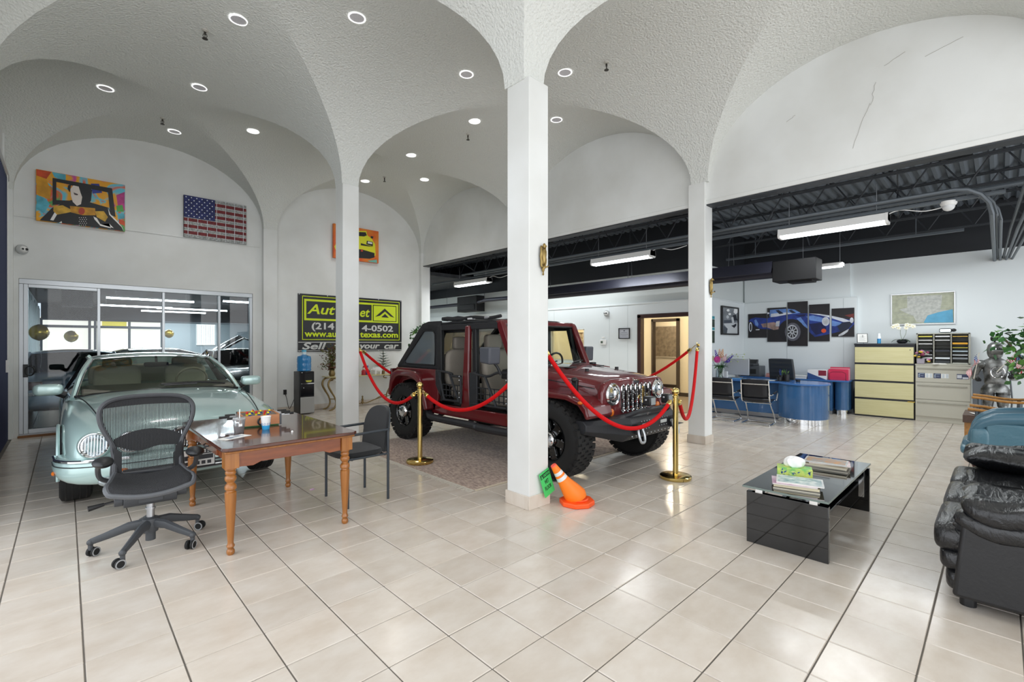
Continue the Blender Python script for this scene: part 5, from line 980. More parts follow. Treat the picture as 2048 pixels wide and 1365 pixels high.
# ================================================================== SEDANS
def sub_eval(o):
    dg = bpy.context.evaluated_depsgraph_get(); me = bpy.data.meshes.new_from_object(o.evaluated_get(dg)); o.modifiers.clear(); o.data = me
def sedan(name, label, loc, rz, col, detail=True, group=None, hoodup=False, glass=None, interior='dcd4c0', metal=.45):
    """four-door saloon, built facing -y with the nose at y=0, centre line x=0"""
    t = thing(name, label, 'car', loc, rz, group)
    P = paint('paint_' + name + '_%d' % len(bpy.data.materials), col, .28, metal)
    L = 5.0; ax = (.88, 3.75); RW = .325
    st = [(.10, .60, .34, .56, .64), (.115, .76, .32, .63, .69), (.17, .81, .30, .675, .725), (.30, .845, .29, .715, .78), (.6, .88, .20, .765, .845), (.9, .895, .20, .80, .885), (1.4, .90, .20, .835, .93), (1.75, .90, .20, .855, .945), (2.2, .90, .20, .87, .90), (3.0, .90, .20, .885, .90), (3.7, .895, .20, .895, .92), (4.2, .88, .22, .885, .955), (4.7, .84, .26, .84, .92), (4.93, .76, .32, .74, .82), (4.99, .60, .36, .58, .64)]
    rows = []
    for y, w, zb, zs, zt in st:
        h = [(0, zb), (w * .7, zb), (w * .93, zb + .02), (w * .985, zb + .1), (w, lerp(zb, zs, .55)), (w * .985, zs - .09), (w * .94, zs - .015), (w * .82, lerp(zs, zt, .35)), (w * .55, lerp(zs, zt, .8)), (w * .25, zt - .003), (0, zt)]
        ring = [(x, y, z) for x, z in h] + [(-x, y, z) for x, z in h[-2:0:-1]]
        rows.append(ring)
    body = G().grid(rows, True, True).ob('body', [P, TRIMB], t, sm=60, sub=2, fix=True)
    cut = []
    for y in ax:
        for s in (-1, 1):
            c = G().cyl((s * .62, y, RW), (s * 1.1, y, RW), .365, n=32).ob('cutter', TRIMB, t, fix=True); cut.append(c)
            m = body.modifiers.new('b', 'BOOLEAN'); m.object = c; m.operation = 'DIFFERENCE'; m.solver = 'EXACT'
    bpy.context.view_layer.update(); sub_eval(body)
    for c in cut: bpy.data.objects.remove(c)
    # wheels
    AL = M('alloy', 'b9bcc0', .25, .9) if 'alloy' not in bpy.data.materials else bpy.data.materials['alloy']
    for y in ax:
        for s in (-1, 1):
            w = tyre(t, s * .775, y, RW, .225, .20, s, False); f = s * .775 + s * .085
            g = G(); g.lathe([(.2, s * .025), (.197, s * .01), (.185, -s * .02), (.0005, -s * .04)], (f, y, RW), 30, 'x', cap=False)
            for k in range(10):
                a = 2 * PI * k / 10; R_ = Matrix.Rotation(-a, 3, 'X'); g.box(Vector((f - s * .005, y, RW)) + R_ @ Vector((0, 0, .11)), (.03, .028, .16), R_)
            g.lathe([(.05, s * .02), (.04, s * .03), (.0005, s * .032)], (f, y, RW), 16, 'x'); g.ob('rim', AL, w)
            if detail:
                g = G()
                for c in (-.07, -.025, .025, .07): g.lathe([(RW * .9865, c - .005), (RW * .9875, c - .004), (RW * .9875, c + .004), (RW * .9865, c + .005)], (s * .775, y, RW), 40, 'x', cap=False)
                g.ob('tread_groove', BLACK, w)
            # arch lip
            if detail:
                arc = [(s * (.893), y + .375 * math.cos(a), RW + .375 * math.sin(a)) for a in [PI * k / 20 for k in range(-1, 22)]]
                G().tube(arc, .014, 6).ob('arch_lip', P, t)
    # greenhouse
    def arc_(w, y, z, b, n=9, cr=0.0): return [(w * (-1 + 2 * k / (n - 1)), y + b * (1 - (-1 + 2 * k / (n - 1)) ** 2), z + cr * (1 - (-1 + 2 * k / (n - 1)) ** 2)) for k in range(n)]
    cw = .775; tw = .61; zb = .875; zr = 1.25
    base = arc_(cw, 1.78, zb, -.20, cr=.05); toprow = arc_(tw, 2.58, zr, -.10, cr=.04)
    GT = glass or (GLASS('windscreen_tint', 'e0e9e2', .9) if 'windscreen_tint' not in bpy.data.materials else bpy.data.materials['windscreen_tint'])
    mid = [tuple(lerp(a, b, .5) + (0, -.035, .02)[i] for i, (a, b) in enumerate(zip(p, q))) for p, q in zip(base, toprow)]
    G().grid([base, mid, toprow]).ob('windscreen', GT, t)
    rrow = arc_(.60, 3.55, 1.245, .0, cr=.05); rrow2 = arc_(.625, 3.1, 1.275, .0, cr=.055); rrow1 = arc_(.62, 2.75, 1.27, -.05, cr=.055)
    rf = G().grid([toprow, rrow1, rrow2, rrow]).ob('roof', P, t, solid=.03, sub=1)
    rb = arc_(.70, 4.18, .925, .06, cr=.03)
    G().grid([rrow, [tuple(lerp(a, b, .5) + (0, .02, .03)[i] for i, (a, b) in enumerate(zip(p, q))) for p, q in zip(rrow, rb)], rb]).ob('rear_window', GT, t)
    if detail:
        G().tube([tuple(Vector(p) + Vector((0, -.006, .004))) for p in base], .014, 6).ob('windscreen_seal', BLACK, t)
        G().tube([tuple(Vector(p) + Vector((0, -.012, .008))) for p in toprow], .008, 6).ob('chrome_strip', CHROME, t)
    for s in (-1, 1):
        a, b = Vector((s * cw, 1.78, zb)), Vector((s * tw, 2.58, zr)); n_ = 9
        md = (a + b) / 2 + Vector((s * .012, -.035, .025))
        G().tube(spline([a + Vector((s * .012, 0, -.02)), md + Vector((s * .015, .01, 0)), b + Vector((s * .012, .02, 0))], 6), .030, 8).ob('windscreen_pillar', P, t)
        if detail: G().tube(spline([a + Vector((-s * .012, -.02, .0)), md + Vector((-s * .012, -.02, .01)), b + Vector((-s * .01, -.01, .01))], 6), .0085, 6).ob('chrome_strip', CHROME, t)
        side_b = [(s * .80, 1.85, .875), (s * .835, 2.4, .885), (s * .835, 3.0, .895), (s * .82, 3.6, .905), (s * .76, 4.05, .915)]
        side_t = [(s * .765, 1.95, .93), (s * .625, 2.62, 1.245), (s * .645, 3.05, 1.27), (s * .625, 3.5, 1.245), (s * .72, 4.0, .97)]
        G().grid([side_b, side_t]).ob('side_window', GT if detail else GT, t)
        G().tube(spline([(s * .61, 3.5, 1.245), (s * .66, 3.85, 1.11), (s * .735, 4.15, .92)], 6), [.06] * 13, 8, sq=.45).ob('rear_pillar', P, t)
        G().tube([(s * .835, 2.95, .88), (s * .64, 3.0, 1.265)], .026, 6, sq=1.4).ob('door_pillar', TRIMB, t)
        G().tube([(x, y, z) for x, y, z in side_b], .013, 6).ob('waist_strip', CHROME if detail else TRIMB, t)
        G().tube(spline([tuple(p) for p in side_t[1:4]], 5), .018, 6).ob('roof_rail', P, t)
        # door mirrors
        g = G(); puff(g, (s * .98, 1.98, .955), (.24, .11, .125), .55, .45, 20, 10); mr = g.ob('door_mirror', P, t, sm=60); G().tube([(s * .93, 1.99, .92), (s * .84, 1.98, .885)], [.028, .04], 8).ob('mirror_foot', BLACK, mr)
    # inside
    IN = M('interior_%d' % len(bpy.data.materials), interior, .6); 
    G().prism([(1.75, .86), (2.3, .91), (2.35, .955), (2.05, .97), (1.7, .93)], 'x', -.72, .72).ob('dashboard', TRIMB if not detail else M('dash_top', '6d6a5e', .5), t, bev=.02)
    for s in (-1, 1):
        puff(G(), (s * .36, 2.78, 1.0), (.48, .16, .36), .45, .4, 22, 10).ob('front_seat', IN, t, sm=60); puff(G(), (s * .36, 2.82, 1.20), (.30, .10, .15), .45, .4, 18, 8).ob('headrest', IN, t, sm=60)
    puff(G(), (0, 3.62, 1.0), (1.25, .2, .32), .35, .25, 28, 10).ob('rear_seat', IN, t, sm=60)
    puff(G(), (0, 2.42, 1.185), (.26, .04, .065), .4, .35, 18, 8).tube([(0, 2.42, 1.2), (0, 2.46, 1.29)], .014, 6).ob('interior_mirror', BLACK, t, sm=60)
    sw_ = [(.36 + .17 * math.cos(a), 2.30 - .06 * math.sin(a), .985 + .15 * math.sin(a)) for a in [2 * PI * k / 20 for k in range(20)]]
    G().tube(sw_, .014, 6, True).ob('steering_wheel', IN if detail else BLACK, t)
    return t, P
jag, JP = sedan('green_saloon', 'pale metallic green saloon car with four round headlamps by the glass wall', (.845, 5.08, 0), 0, 'b6d2cf', metal=.3)
# ---- front details of the pale green car
pl = [(-.905, .47), (-.90, .38), (-.885, .25), (-.80, .11), (-.62, .035), (-.35, .0), (0, -.01)]; pl = pl + [(-x, y) for x, y in pl[-2::-1]]
zq = lambda i: .10 * (abs(i - 6) / 6) ** 3
rows = []
for i, (x, y) in enumerate(pl):
    a = pl[max(0, i - 1)]; b = pl[min(len(pl) - 1, i + 1)]; d = Vector((b[0] - a[0], b[1] - a[1])); n_ = Vector((d.y, -d.x)).normalized()
    rows.append([(x + n_.x * o, y + n_.y * o, z) for o, z in ((-.10, .27 + zq(i)), (-.03, .272 + zq(i)), (.012, .30 + zq(i)), (.03, .36 + zq(i) * .6), (.026, .43), (.016, .48), (-.0, .50), (-.09, .505))])
bp_ = G().grid(rows).ob('bumper', JP, jag, sm=60, sub=1, fix=True)
def along(o, z): 
    out = []
    for i, (x, y) in enumerate(pl):
        a = pl[max(0, i - 1)]; b = pl[min(len(pl) - 1, i + 1)]; d = Vector((b[0] - a[0], b[1] - a[1])); n_ = Vector((d.y, -d.x)).normalized(); out.append((x + n_.x * o, y + n_.y * o, z))
    return out
fb_ = spline(along(.012, .488), 3)
G().tube(fb_[:15], .014, 6).ob('chrome_blade', CHROME, bp_); G().tube(fb_[-15:], .014, 6).ob('chrome_blade', CHROME, bp_)
G().tube(spline(along(.024, .445), 3), .004, 5).ob('shadow_line', TRIMB, bp_)  # thin dark line round the bumper
g = G()
for z in (.315, .345, .375): g.lh((-.50, -.036, z), (.50, .02, z + .018))
g.ob('lower_grille', BLACK, bp_, sm=0); G().lh((-.52, -.038, .337), (.52, .0, .343)).ob('chrome_blade', CHROME, bp_)
AMB = bpy.data.materials['amber']
for s in (-1, 1):
    for x, r, z, yy, an in ((.675, .098, .612, .075, .30), (.445, .085, .615, .03, .15)):
        g = G(); g.X = Matrix.Translation((s * x, yy, z)) @ Matrix.Rotation(s * an, 4, 'Z') @ Matrix.Rotation(-.12, 4, 'X')
        g.lathe([(r + .012, .10), (r + .014, .0), (r + .006, -.012), (r, -.006), (r - .004, .012)], (0, 0, 0), 32, 'y', cap=False); hl = g.ob('headlamp_ring', JP, jag)
        g = G(); g.X = Matrix.Translation((s * x, yy, z)) @ Matrix.Rotation(s * an, 4, 'Z') @ Matrix.Rotation(-.12, 4, 'X'); g.lathe([(r + .001, -.012), (r - .007, -.016), (r - .009, -.004)], (0, 0, 0), 32, 'y', cap=False); g.ob('chrome_rim', CHROME, hl)
        g = G(); g.X = Matrix.Translation((s * x, yy, z)) @ Matrix.Rotation(s * an, 4, 'Z') @ Matrix.Rotation(-.12, 4, 'X'); g.lathe([(r, .0), (r * .8, .03), (r * .4, .055), (.0005, .06)], (0, 0, 0), 24, 'y', cap=False)
        
        for k in range(-4, 5): g.box((k * r * .2, .012, 0), (.006, .012, 1.7 * r * math.sqrt(max(0, 1 - (k * .2) ** 2))))
        g.ob('reflector', M('lamp_reflector', 'dfe3e6', .12, .9) if 'lamp_reflector' not in bpy.data.materials else bpy.data.materials['lamp_reflector'], hl)
        g = G(); g.X = Matrix.Translation((s * x, yy, z)) @ Matrix.Rotation(s * an, 4, 'Z') @ Matrix.Rotation(-.12, 4, 'X'); g.lathe([(r - .003, -.006), (r * .75, -.022), (r * .4, -.032), (.0005, -.036)], (0, 0, 0), 24, 'y', cap=False); g.ob('lens', bpy.data.materials['lamp_glass'], hl)
    G().ball((s * .60, .008, .315), (.055, .03, .04), 14, 8).ob('fog_recess', M('fog_silver', 'aab4b6', .2, .6) if s < 0 else bpy.data.materials['fog_silver'], bp_)
    G().ball((s * .60, -.012, .315), (.035, .022, .03), 12, 8).ob('fog_lamp', bpy.data.materials['fog_lens'], bp_)
    G().ball((s * .50, -.008, .395), (.04, .02, .013), 12, 6).ob('turn_signal', AMB, bp_)
    G().ball((s * .918, .32, .375), (.014, .035, .018), 10, 6).ob('side_marker', AMB, bp_)
    # bonnet shut line and wiper
    G().tube(spline([(s * .60, .14, .705), (s * .635, .5, .80), (s * .70, 1.1, .878), (s * .765, 1.66, .895)], 8), .0055, 5).ob('bonnet_seam', M('seam_dark', '20282a', .6) if s < 0 else bpy.data.materials['seam_dark'], jag)
G().tube([(-.05, 1.60, .985), (.35, 1.66, .985), (.62, 1.74, .95)], .010, 6).tube([(-.02, 1.58, .97), (.3, 1.6, .975)], .007, 6).ob('wiper', BLACK, jag)
gr_ = [(.15 * math.copysign(abs(math.cos(a)) ** .5, math.cos(a)) * (1.0 if math.sin(a) > 0 else .85), .60 + .09 * math.copysign(abs(math.sin(a)) ** .6, math.sin(a))) for a in [2 * PI * k / 28 for k in range(28)]]
G().tube([(x, .06 + .0 * z, z) for x, z in gr_], .015, 8, True).ob('grille_surround', CHROME, jag)
gg = G()
for k in range(-6, 7): gg.tube([(k * .0205, .06, .60 - .08 * math.sqrt(max(0.05, 1 - (k / 7) ** 2))), (k * .0205, .05, .60), (k * .0205, .07, .60 + .08 * math.sqrt(max(0.05, 1 - (k / 7) ** 2)))], .006, 6)
q = gg.ob('grille_bars', CHROME, jag); q['kind'] = 'stuff'
G().prism(gr_, 'y', .07, .10).ob('grille_back', BLACK, jag, sm=0)
lp = G().lh((-.155, -.055, .335), (.155, -.045, .495)).ob('licence_plate', M('plate_white', 'e4e6e4', .4), jag, bev=.006)
G().tube([(-.155, -.056, .335), (.155, -.056, .335), (.155, -.056, .495), (-.155, -.056, .495)], .006, 5, True).ob('plate_frame', BLACK, lp)
G().lh((-.14, -.0575, .40), (.14, -.055, .44)).ob('printed_band', M('plate_ink', '2a2d33', .5), lp, sm=0)
text('lettering', 'LEE', .05, bpy.data.materials['plate_ink'], lp, (.095, -.0565, .467), off=.002); 
for k in range(6): G().lh((-.13 + k * .045, -.0575, .355), (-.10 + k * .045, -.055, .385)).ob('printed_mark', bpy.data.materials['plate_ink'], lp, sm=0)
G().ball((0, .12, .735), (.025, .012, .012), 10, 6).ob('bonnet_badge', CHROME, jag)
# ================================================================== FURNITURE IN FRONT
# ---- wooden table with turned legs
HONEY = WOOD('honey_wood', 'a86c2f', '8a5420', .3, 2.5, (14, 14, 1.2), .3); DARKTOP = WOOD('dark_table_top', '5a2a18', '3b1a10', .17, 2.2, (3, 14, 14), .5); APRON = WOOD('apron_wood', '8a4a22', '6d3418', .3, 2.5, (2, 12, 12), .3)
tb = thing('wooden_table', 'square wooden table with turned honey-coloured legs and dark glossy top', 'table', (1.225, 4.32, 0))
G().prism([(x, y) for x, y in [(-.44, -.76), (.44, -.76), (.475, -.725), (.475, .725), (.44, .76), (-.44, .76), (-.475, .725), (-.475, -.725)]], 'z', .722, .747).ob('table_top', DARKTOP, tb, bev=.006)
G().prism([(-.455, -.74), (.455, -.74), (.455, .74), (-.455, .74)], 'z', .705, .722).ob('moulding', HONEY, tb, bev=.007)
for s in (-1, 1):
    e = [(-.36, .705), (.36, .705), (.36, .60), (.27, .595), (.22, .615), (-.22, .615), (-.27, .595), (-.36, .60)]
    G().prism(e, 'y', s * .68 - .011, s * .68 + .011).ob('apron', APRON, tb, bev=.002)
    e = [(-.64, .705), (.64, .705), (.64, .60), (.5, .595), (.44, .62), (-.44, .62), (-.5, .595), (-.64, .60)]
    G().prism(e, 'x', s * .40 - .011, s * .40 + .011).ob('apron', APRON, tb, bev=.002)
legp = [(.001, 0), (.018, .0), (.024, .008), (.026, .02), (.024, .034), (.017, .042), (.022, .05), (.026, .06), (.021, .072), (.0185, .085), (.022, .14), (.03, .28), (.036, .40), (.036, .43), (.029, .436), (.028, .445), (.036, .452), (.037, .47), (.03, .485), (.024, .49), (.024, .50), (.033, .51), (.037, .525), (.033, .54), (.026, .547), (.033, .556), (.033, .57), (.028, .578), (.036, .585), (.036, .6)]
lm_ = G(); lm_.lathe(legp, n=20); lm_.lh((-.043, -.043, .597), (.043, .043, .705)); lm_ = lm_.mesh('leg', HONEY, 40)
for x in (-.405, .405):
    for y in (-.665, .665):
        o = bpy.data.objects.new('leg', lm_); COL.objects.link(o); o.parent = tb; o.location = (x, y, 0)
dr = G().lh((-.425, -.35, .628), (-.409, .2, .697)).ob('drawer', APRON, tb, bev=.003)
G().tube([(-.425, -.1, .66), (-.445, -.08, .655), (-.445, .0, .655), (-.425, .02, .66)], .005, 6).ob('handle', DARKM, dr)

# ---- table football on the table
FW = WOOD('foosball_wood', 'c0885e', 'b2744a', .5, 2, (2, 8, 8))
t = thing('table_football', 'small wooden table football game on the wooden table', 'game', (1.225, 4.50, .747), -.12)
hx, hy, hz = .143, .178, .095
G().lh((-hx, -hy, .012), (hx, -hy + .012, hz)).lh((-hx, hy - .012, .012), (hx, hy, hz)).lh((-hx, -hy + .012, .012), (-hx + .012, hy - .012, hz)).lh((hx - .012, -hy + .012, .012), (hx, hy - .012, hz)).ob('cabinet', FW, t, bev=.002)
G().lh((-hx + .01, -hy + .01, .003), (hx - .01, hy - .01, .04)).ob('playing_field', M('pitch_green', '3d7d47', .5), t, sm=0)
for x in (-1, 1):
    for y in (-1, 1): G().lh((x * hx - .008, y * hy - .003, .006), (x * hx + .008, y * hy + .003, hz + .003)).ob('corner_post', M('corner_grey', '4a4c50', .5), t, sm=0)
G().tube(circ_ := [(.03 * math.cos(a), -hy - .004, .045 + .03 * math.sin(a)) for a in [2 * PI * k / 14 for k in range(14)]], .008, 6, True).ob('goal_ring', BLACK, t)
for k in range(6):
    y = -.135 + k * .054; z = .083; off = random.uniform(-.03, .03); side = 1 if k % 2 else -1
    r = G().tube([(-.2 + off, y, z), (.2 + off, y, z)], .003, 6).ob('rod', STEEL, t)
    G().tube([(side * (.2) + off, y, z), (side * .275 + off, y, z)], .0105, 8).ob('grip', BLACK, r)
    red = k % 3 != 1
    for q in (-1, 0, 1):
        if (k in (0, 5)) and q: continue
        g = G().ball((q * .07 + off, y, z + .018), .010, 8, 6); g.m = 1; g.prism([(-.007 + q * .07 + off, -.009), (.007 + q * .07 + off, -.009), (.009 + q * .07 + off, .012), (-.009 + q * .07 + off, .012)], 'y', y - .006, y + .006)
        for i in range(len(g.v) - 8, len(g.v)): g.v[i] = (g.v[i][0], g.v[i][1], g.v[i][2] + z)
        g.ob('player', [RED if red else YEL, YEL if red else BLUE], r)
# ---- cups, leaflet, cap on the table
t = thing('iced_drink_cup', 'clear plastic cup of dark drink with a straw on the wooden table', 'cup', (.99, 4.15, .747))
G().lathe([(.031, .0), (.033, .004), (.044, .105), (.046, .107)], n=20, cap=False).ob('cup', GLASS('cup_plastic', 'f4f5f5', .5, 1.5, .12), t, solid=.001)
G().lathe([(.0005, .003), (.030, .003), (.036, .05), (.0005, .05)], n=20).ob('drink', M('dark_drink', '3a1a18', .15), t)
G().lathe([(.047, .105), (.048, .112), (.043, .118), (.03, .119), (.0005, .119)], n=20).ob('lid', GLASS('lid_plastic', 'f2f3f3', .6, 1.5, .3), t)
G().tube([(0, .005, .02), (.004, -.004, .185)], .0035, 8).ob('straw', WHITEP, t)
G().lh((-.012, -.0405, .055), (.012, -.0385, .075)).ob('sticker', WHITEP, t, sm=0)
t = thing('paper_cup', 'white and blue paper cup with ring pattern on the wooden table', 'cup', (1.19, 4.17, .747))
prof = [(.026, 0), (.0275, .004), (.0305, .034), (.0325, .055), (.0375, .1), (.039, .104), (.036, .104)]
g = G(); g.lathe(prof[:1] + prof[1:3], n=24, cap=False); g.ob('blue_band', M('cup_blue', '3aa5dc', .45), t)
G().lathe([(.0305, .034), (.0375, .1), (.0395, .102), (.0395, .107), (.0365, .106), (.0345, .08), (.0005, .078)], n=24, cap=False).ob('cup', M('cup_white', 'f3f3f1', .5), t)
for k in range(9):
    a = 2 * PI * k / 9; R_ = .0328
    G().tube([((R_) * math.cos(a + .19 * math.cos(q)), R_ * math.sin(a + .19 * math.cos(q)), .046 + .0075 * math.sin(q)) for q in [2 * PI * i / 10 for i in range(10)]], .0012, 4, True).ob('printed_ring', M('ring_blue', '1f6aa8', .5) if k == 0 else bpy.data.materials['ring_blue'], t)
t = thing('leaflet', 'printed leaflet lying on the near corner of the wooden table', 'paper', (.915, 3.97, .748), .45)
G().lh((-.105, -.055, 0), (.105, .055, .001)).ob('sheet', PAPER, t, sm=0)
G().lh((-.06, -.03, .001), (.0, .04, .0014)).lh((.01, -.02, .001), (.07, .045, .0014)).ob('printed_image', M('leaflet_print', '4d6a84', .5, var=(30, .7, 'd7d9dc')), t, sm=0)
tag(G().lathe([(.0005, 0), (.008, .0), (.009, .008), (.006, .014), (.0005, .014)], n=12).ob('white_pellet', WHITEP, loc=(1.30, 3.88, .747)), 'tiny white pellet on the wooden table', 'pellet')
tag(G().lh((-.02, -.014, 0), (.02, .014, .006)).ob('paper_scrap', M('pink_scrap', 'd9b4d6', .7), loc=(1.77, 4.72, .001), rz=.6), 'small pink paper scrap on the floor under the table', 'litter')

# ---- mesh task chair
FRM = M('graphite_frame', '3c3e42', .45); MSH = M('chair_mesh', '232427', .7); BASEM = M('chair_base', '45484c', .5, bump=(200, .1))
t = thing('mesh_office_chair', 'black mesh swivel office chair on five castors in front of the pale green car', 'chair', (.44, 4.2, 0), -.06)
# back outline in local x,z ; faces local -y
def by(z): return .17 + (z - .5) * .16 + .05 * math.sin((z - .5) * 4)
hw = [(.50, .195), (.56, .195), (.62, .193), (.68, .2), (.74, .222), (.80, .25), (.86, .272), (.92, .282), (.97, .277), (1.01, .25), (1.035, .2), (1.048, .12), (1.052, .0)]
L_ = [(-w, z) for z, w in hw]; R_ = [(w, z) for z, w in reversed(hw[:-1])]
out = [(x, by(z) + .04 * (1 - (x / .29) ** 2), z) for x, z in L_ + R_]
G().tube(spline(out, 3), .0165, 8, True).ob('back_frame', FRM, t)
g = G()
def wid(z): return interp(hw, z)[0]
N = 64
for k in range(-N // 2 + 2, N // 2 - 1):
    x = k * .56 / N
    zs_ = [z for z in [.505 + .0085 * i for i in range(65)] if wid(z) > abs(x) + .004]
    if len(zs_) < 2: continue
    zs_ = zs_[::4] + [zs_[-1]]
    rows = [[(x - .0026, by(z) + .04 * (1 - (x / .29) ** 2), z), (x + .0026, by(z) + .04 * (1 - (x / .29) ** 2), z)] for z in zs_]
    g.grid(rows)
o = g.ob('back_mesh', MSH, t, sm=0); o['kind'] = 'stuff'
def band(z0f, z1f, nm, mat, dy):
    rows = []
    for k in range(21):
        q = -1 + k / 10; rr = []
        for j in range(5):
            z = lerp(z0f(q), z1f(q), j / 4); x = q * min(wid(lerp(z0f(q), z1f(q), .5)) - .012, .27)
            rr.append((x, by(z) + .04 * (1 - (x / .29) ** 2) + dy, z))
        rows.append(rr)
    G().grid(rows).ob(nm, mat, t)
band(lambda q: .655 + .03 * q * q + .012 * math.sin(q * 5), lambda q: .80 - .055 * q * q, 'lumbar_pad', M('lumbar', '1d1e20', .6), .012)
band(lambda q: .985 - .01 * q * q, lambda q: 1.04 - .05 * q ** 4, 'head_band', MSH, .006)
for s in (-1, 1):
    G().prism([(s * .155, .5), (s * .2, .5), (s * .2, .70), (s * .16, .66)], 'y', .205, .215).ob('side_web', MSH, t, sm=0)
    G().tube([(s * .20, .24, .42), (s * .205, .25, .50), (s * .2, .24, .62), (s * .215, .25, .72)], [.018, .02, .016, .01], 8).ob('back_upright', FRM, t)
# seat
rows = []
for j in range(11):
    v = j / 10; y = -.255 + .47 * v; rr = []
    for k in range(13):
        q = -1 + k / 6; w = .245 - .05 * v + (-.02 if j == 0 else 0)
        z = .490 - .05 * max(0, 1 - v * 4) ** 2 + .035 * q * q - .012 * math.sin(v * PI)
        rr.append((q * w, y + .035 * (q * q) * (1 if v < .4 else 0) * (1 - v), z))
    rows.append(rr)
G().grid(rows).ob('seat_mesh', M('seat_mesh', '2a2b2e', .75, bump=(160, .5)), t, solid=.006)
edge = rows[0][::-1] and ([r[0] for r in rows[::-1]] + rows[0][1:-1] + [r[-1] for r in rows])
G().tube(spline([(x, y, z - .012) for x, y, z in edge], 2), [.017] * (2 * (len(edge) - 1) + 1), 8).ob('seat_frame', M('seat_rim', '5a5d61', .45), t)
for s in (-1, 1):
    a = G().tube(spline([(s * .22, .20, .46), (s * .275, .17, .50), (s * .285, .10, .58), (s * .27, .0, .63)], 4), .016, 8).ob('arm_post', FRM, t)
    G().ball((s * .255, -.085, .658), (.058, .125, .032), 16, 8).ob('arm_pad', M('arm_pad', '1b1c1e', .42) if s < 0 else bpy.data.materials['arm_pad'], a)
G().cyl((-.15, -.02, .37), (.15, -.02, .37), .058, n=20).cyl((-.20, -.02, .37), (-.15, -.02, .37), .04, n=16).cyl((.15, -.02, .375), (.21, -.02, .375), .035, n=16).lh((-.07, -.08, .34), (.07, .14, .42)).ob('tilt_mechanism', BASEM, t, bev=.004)
for s in (-1, 1): G().tube([(s * .16, 0, .38), (s * .2, .0, .45)], .016, 8).ob('seat_bracket', BASEM, t)
G().tube([(-.2, -.05, .375), (-.25, -.06, .37), (-.31, -.07, .362)], [.008, .008, .006], 6).tube([(-.25, -.06, .37), (-.33, -.075, .36)], [.012, .019], 8).ob('tilt_handle', BLACK, t)
G().cyl((0, 0, .2), (0, 0, .34), .024, n=16).cyl((0, 0, .27), (0, 0, .285), .031, n=16).ob('gas_lift', STEEL, t)
G().lathe([(.045, .11), (.055, .16), (.05, .205), (.03, .215)], n=18).cyl((0, 0, .05), (0, 0, .12), .03, n=16).ob('hub', BASEM, t)
for k in range(5):
    a = math.radians(22 + 72 * k) + .06; c, s = math.cos(a), math.sin(a)
    l = G().tube([(c * .03, s * .03, .17), (c * .12, s * .12, .165), (c * .24, s * .24, .125), (c * .325, s * .325, .1)], [.036, .032, .026, .021], 8, sq=.75).ball((c * .327, s * .327, .096), .022, 8, 6).ob('base_arm', BASEM, t)
    wx, wy = c * .327, s * .327; b = a + [.5, 1.2, -.6, .9, .2][k]
    for d in (-1, 1):
        q = G(); q.X = Matrix.Translation((wx - .02 * math.cos(b + PI / 2), wy, .031)) @ Matrix.Rotation(b, 4, 'Z')
        q.lathe([(.012, d * .026), (.026, d * .026), (.031, d * .02), (.031, d * .01), (.02, d * .006)], (0, 0, 0), 16, 'x'); q.m = 1
        q.lathe([(.0305, d * .0255), (.0255, d * .0275), (.0225, d * .0262)], (0, 0, 0), 16, 'x', cap=False)
        q.ob('castor_wheel', [RUBBER, M('castor_ring', '9a9c9e', .5) if not 'castor_ring' in bpy.data.materials else bpy.data.materials['castor_ring']], l)
    G().tube([(wx, wy, .1), (wx, wy, .045)], .014, 8).ob('castor_stem', BASEM, l)

# ---- black guest chair at the table's end
TUBE = M('powder_coat', '3b4147', .4, .4); FAB = M('black_fabric', '14161a', .9, bump=(300, .3), sheen=.2); SHELL = M('back_shell', '2f363b', .5)
t = thing('guest_chair', 'black fabric armchair with grey tube legs right of the wooden table', 'chair', (1.98, 4.19, 0), -PI / 2)
# local: faces -y ; after -90 deg it faces -x
for s in (-1, 1):
    G().tube(spline([(s * .235, -.19, 0.0), (s * .235, -.19, .3), (s * .235, -.19, .58)], 3) + spline([(s * .235, -.19, .60), (s * .235, -.165, .632), (s * .235, -.12, .64), (s * .235, .2, .648)], 4), .0125, 8).ob('leg', TUBE, t)
    G().tube([(s * .235, .2, 0), (s * .235, .2, .655)], .0125, 8).ob('leg', TUBE, t)
    G().tube([(s * .235, -.19, .425), (s * .235, .2, .425)], .010, 8).ob('side_rail', TUBE, t)
for y in (-.15, .17): G().tube([(-.235, y, .42), (.235, y, .42)], .010, 8).ob('cross_rail', TUBE, t)
rows = []
for z, k in ((.425, .82), (.432, .97), (.455, 1.0), (.475, .94), (.483, .7), (.485, .2)):
    rows.append([(.235 * k * math.copysign(abs(math.cos(a)) ** .55, math.cos(a)), -.025 + .23 * k * math.copysign(abs(math.sin(a)) ** .55, math.sin(a)), z) for a in [2 * PI * i / 32 for i in range(32)]])
G().grid(rows, True, True).ob('seat', FAB, t)
bo = [(-.225, .44), (-.225, .62), (-.215, .72), (-.17, .80), (-.09, .838), (0, .845), (.09, .838), (.17, .80), (.215, .72), (.225, .62), (.225, .44)]
bo = [(p.x, p.y) for p in spline([(a, b, 0) for a, b in bo], 3)]
bk = [G(), G()]
for q, (ya, yb) in enumerate(((.175, .2), (.2, .215))):
    bk[q].prism(bo, 'y', ya, yb)
    bk[q].v = [(x, y + .05 * (1 - (x / .225) ** 2) + (z - .44) * .12 - .015, z) for x, y, z in bk[q].v]
bk[0].ob('backrest', FAB, t, bev=.006); bk[1].ob('back_shell', SHELL, t, bev=.004)

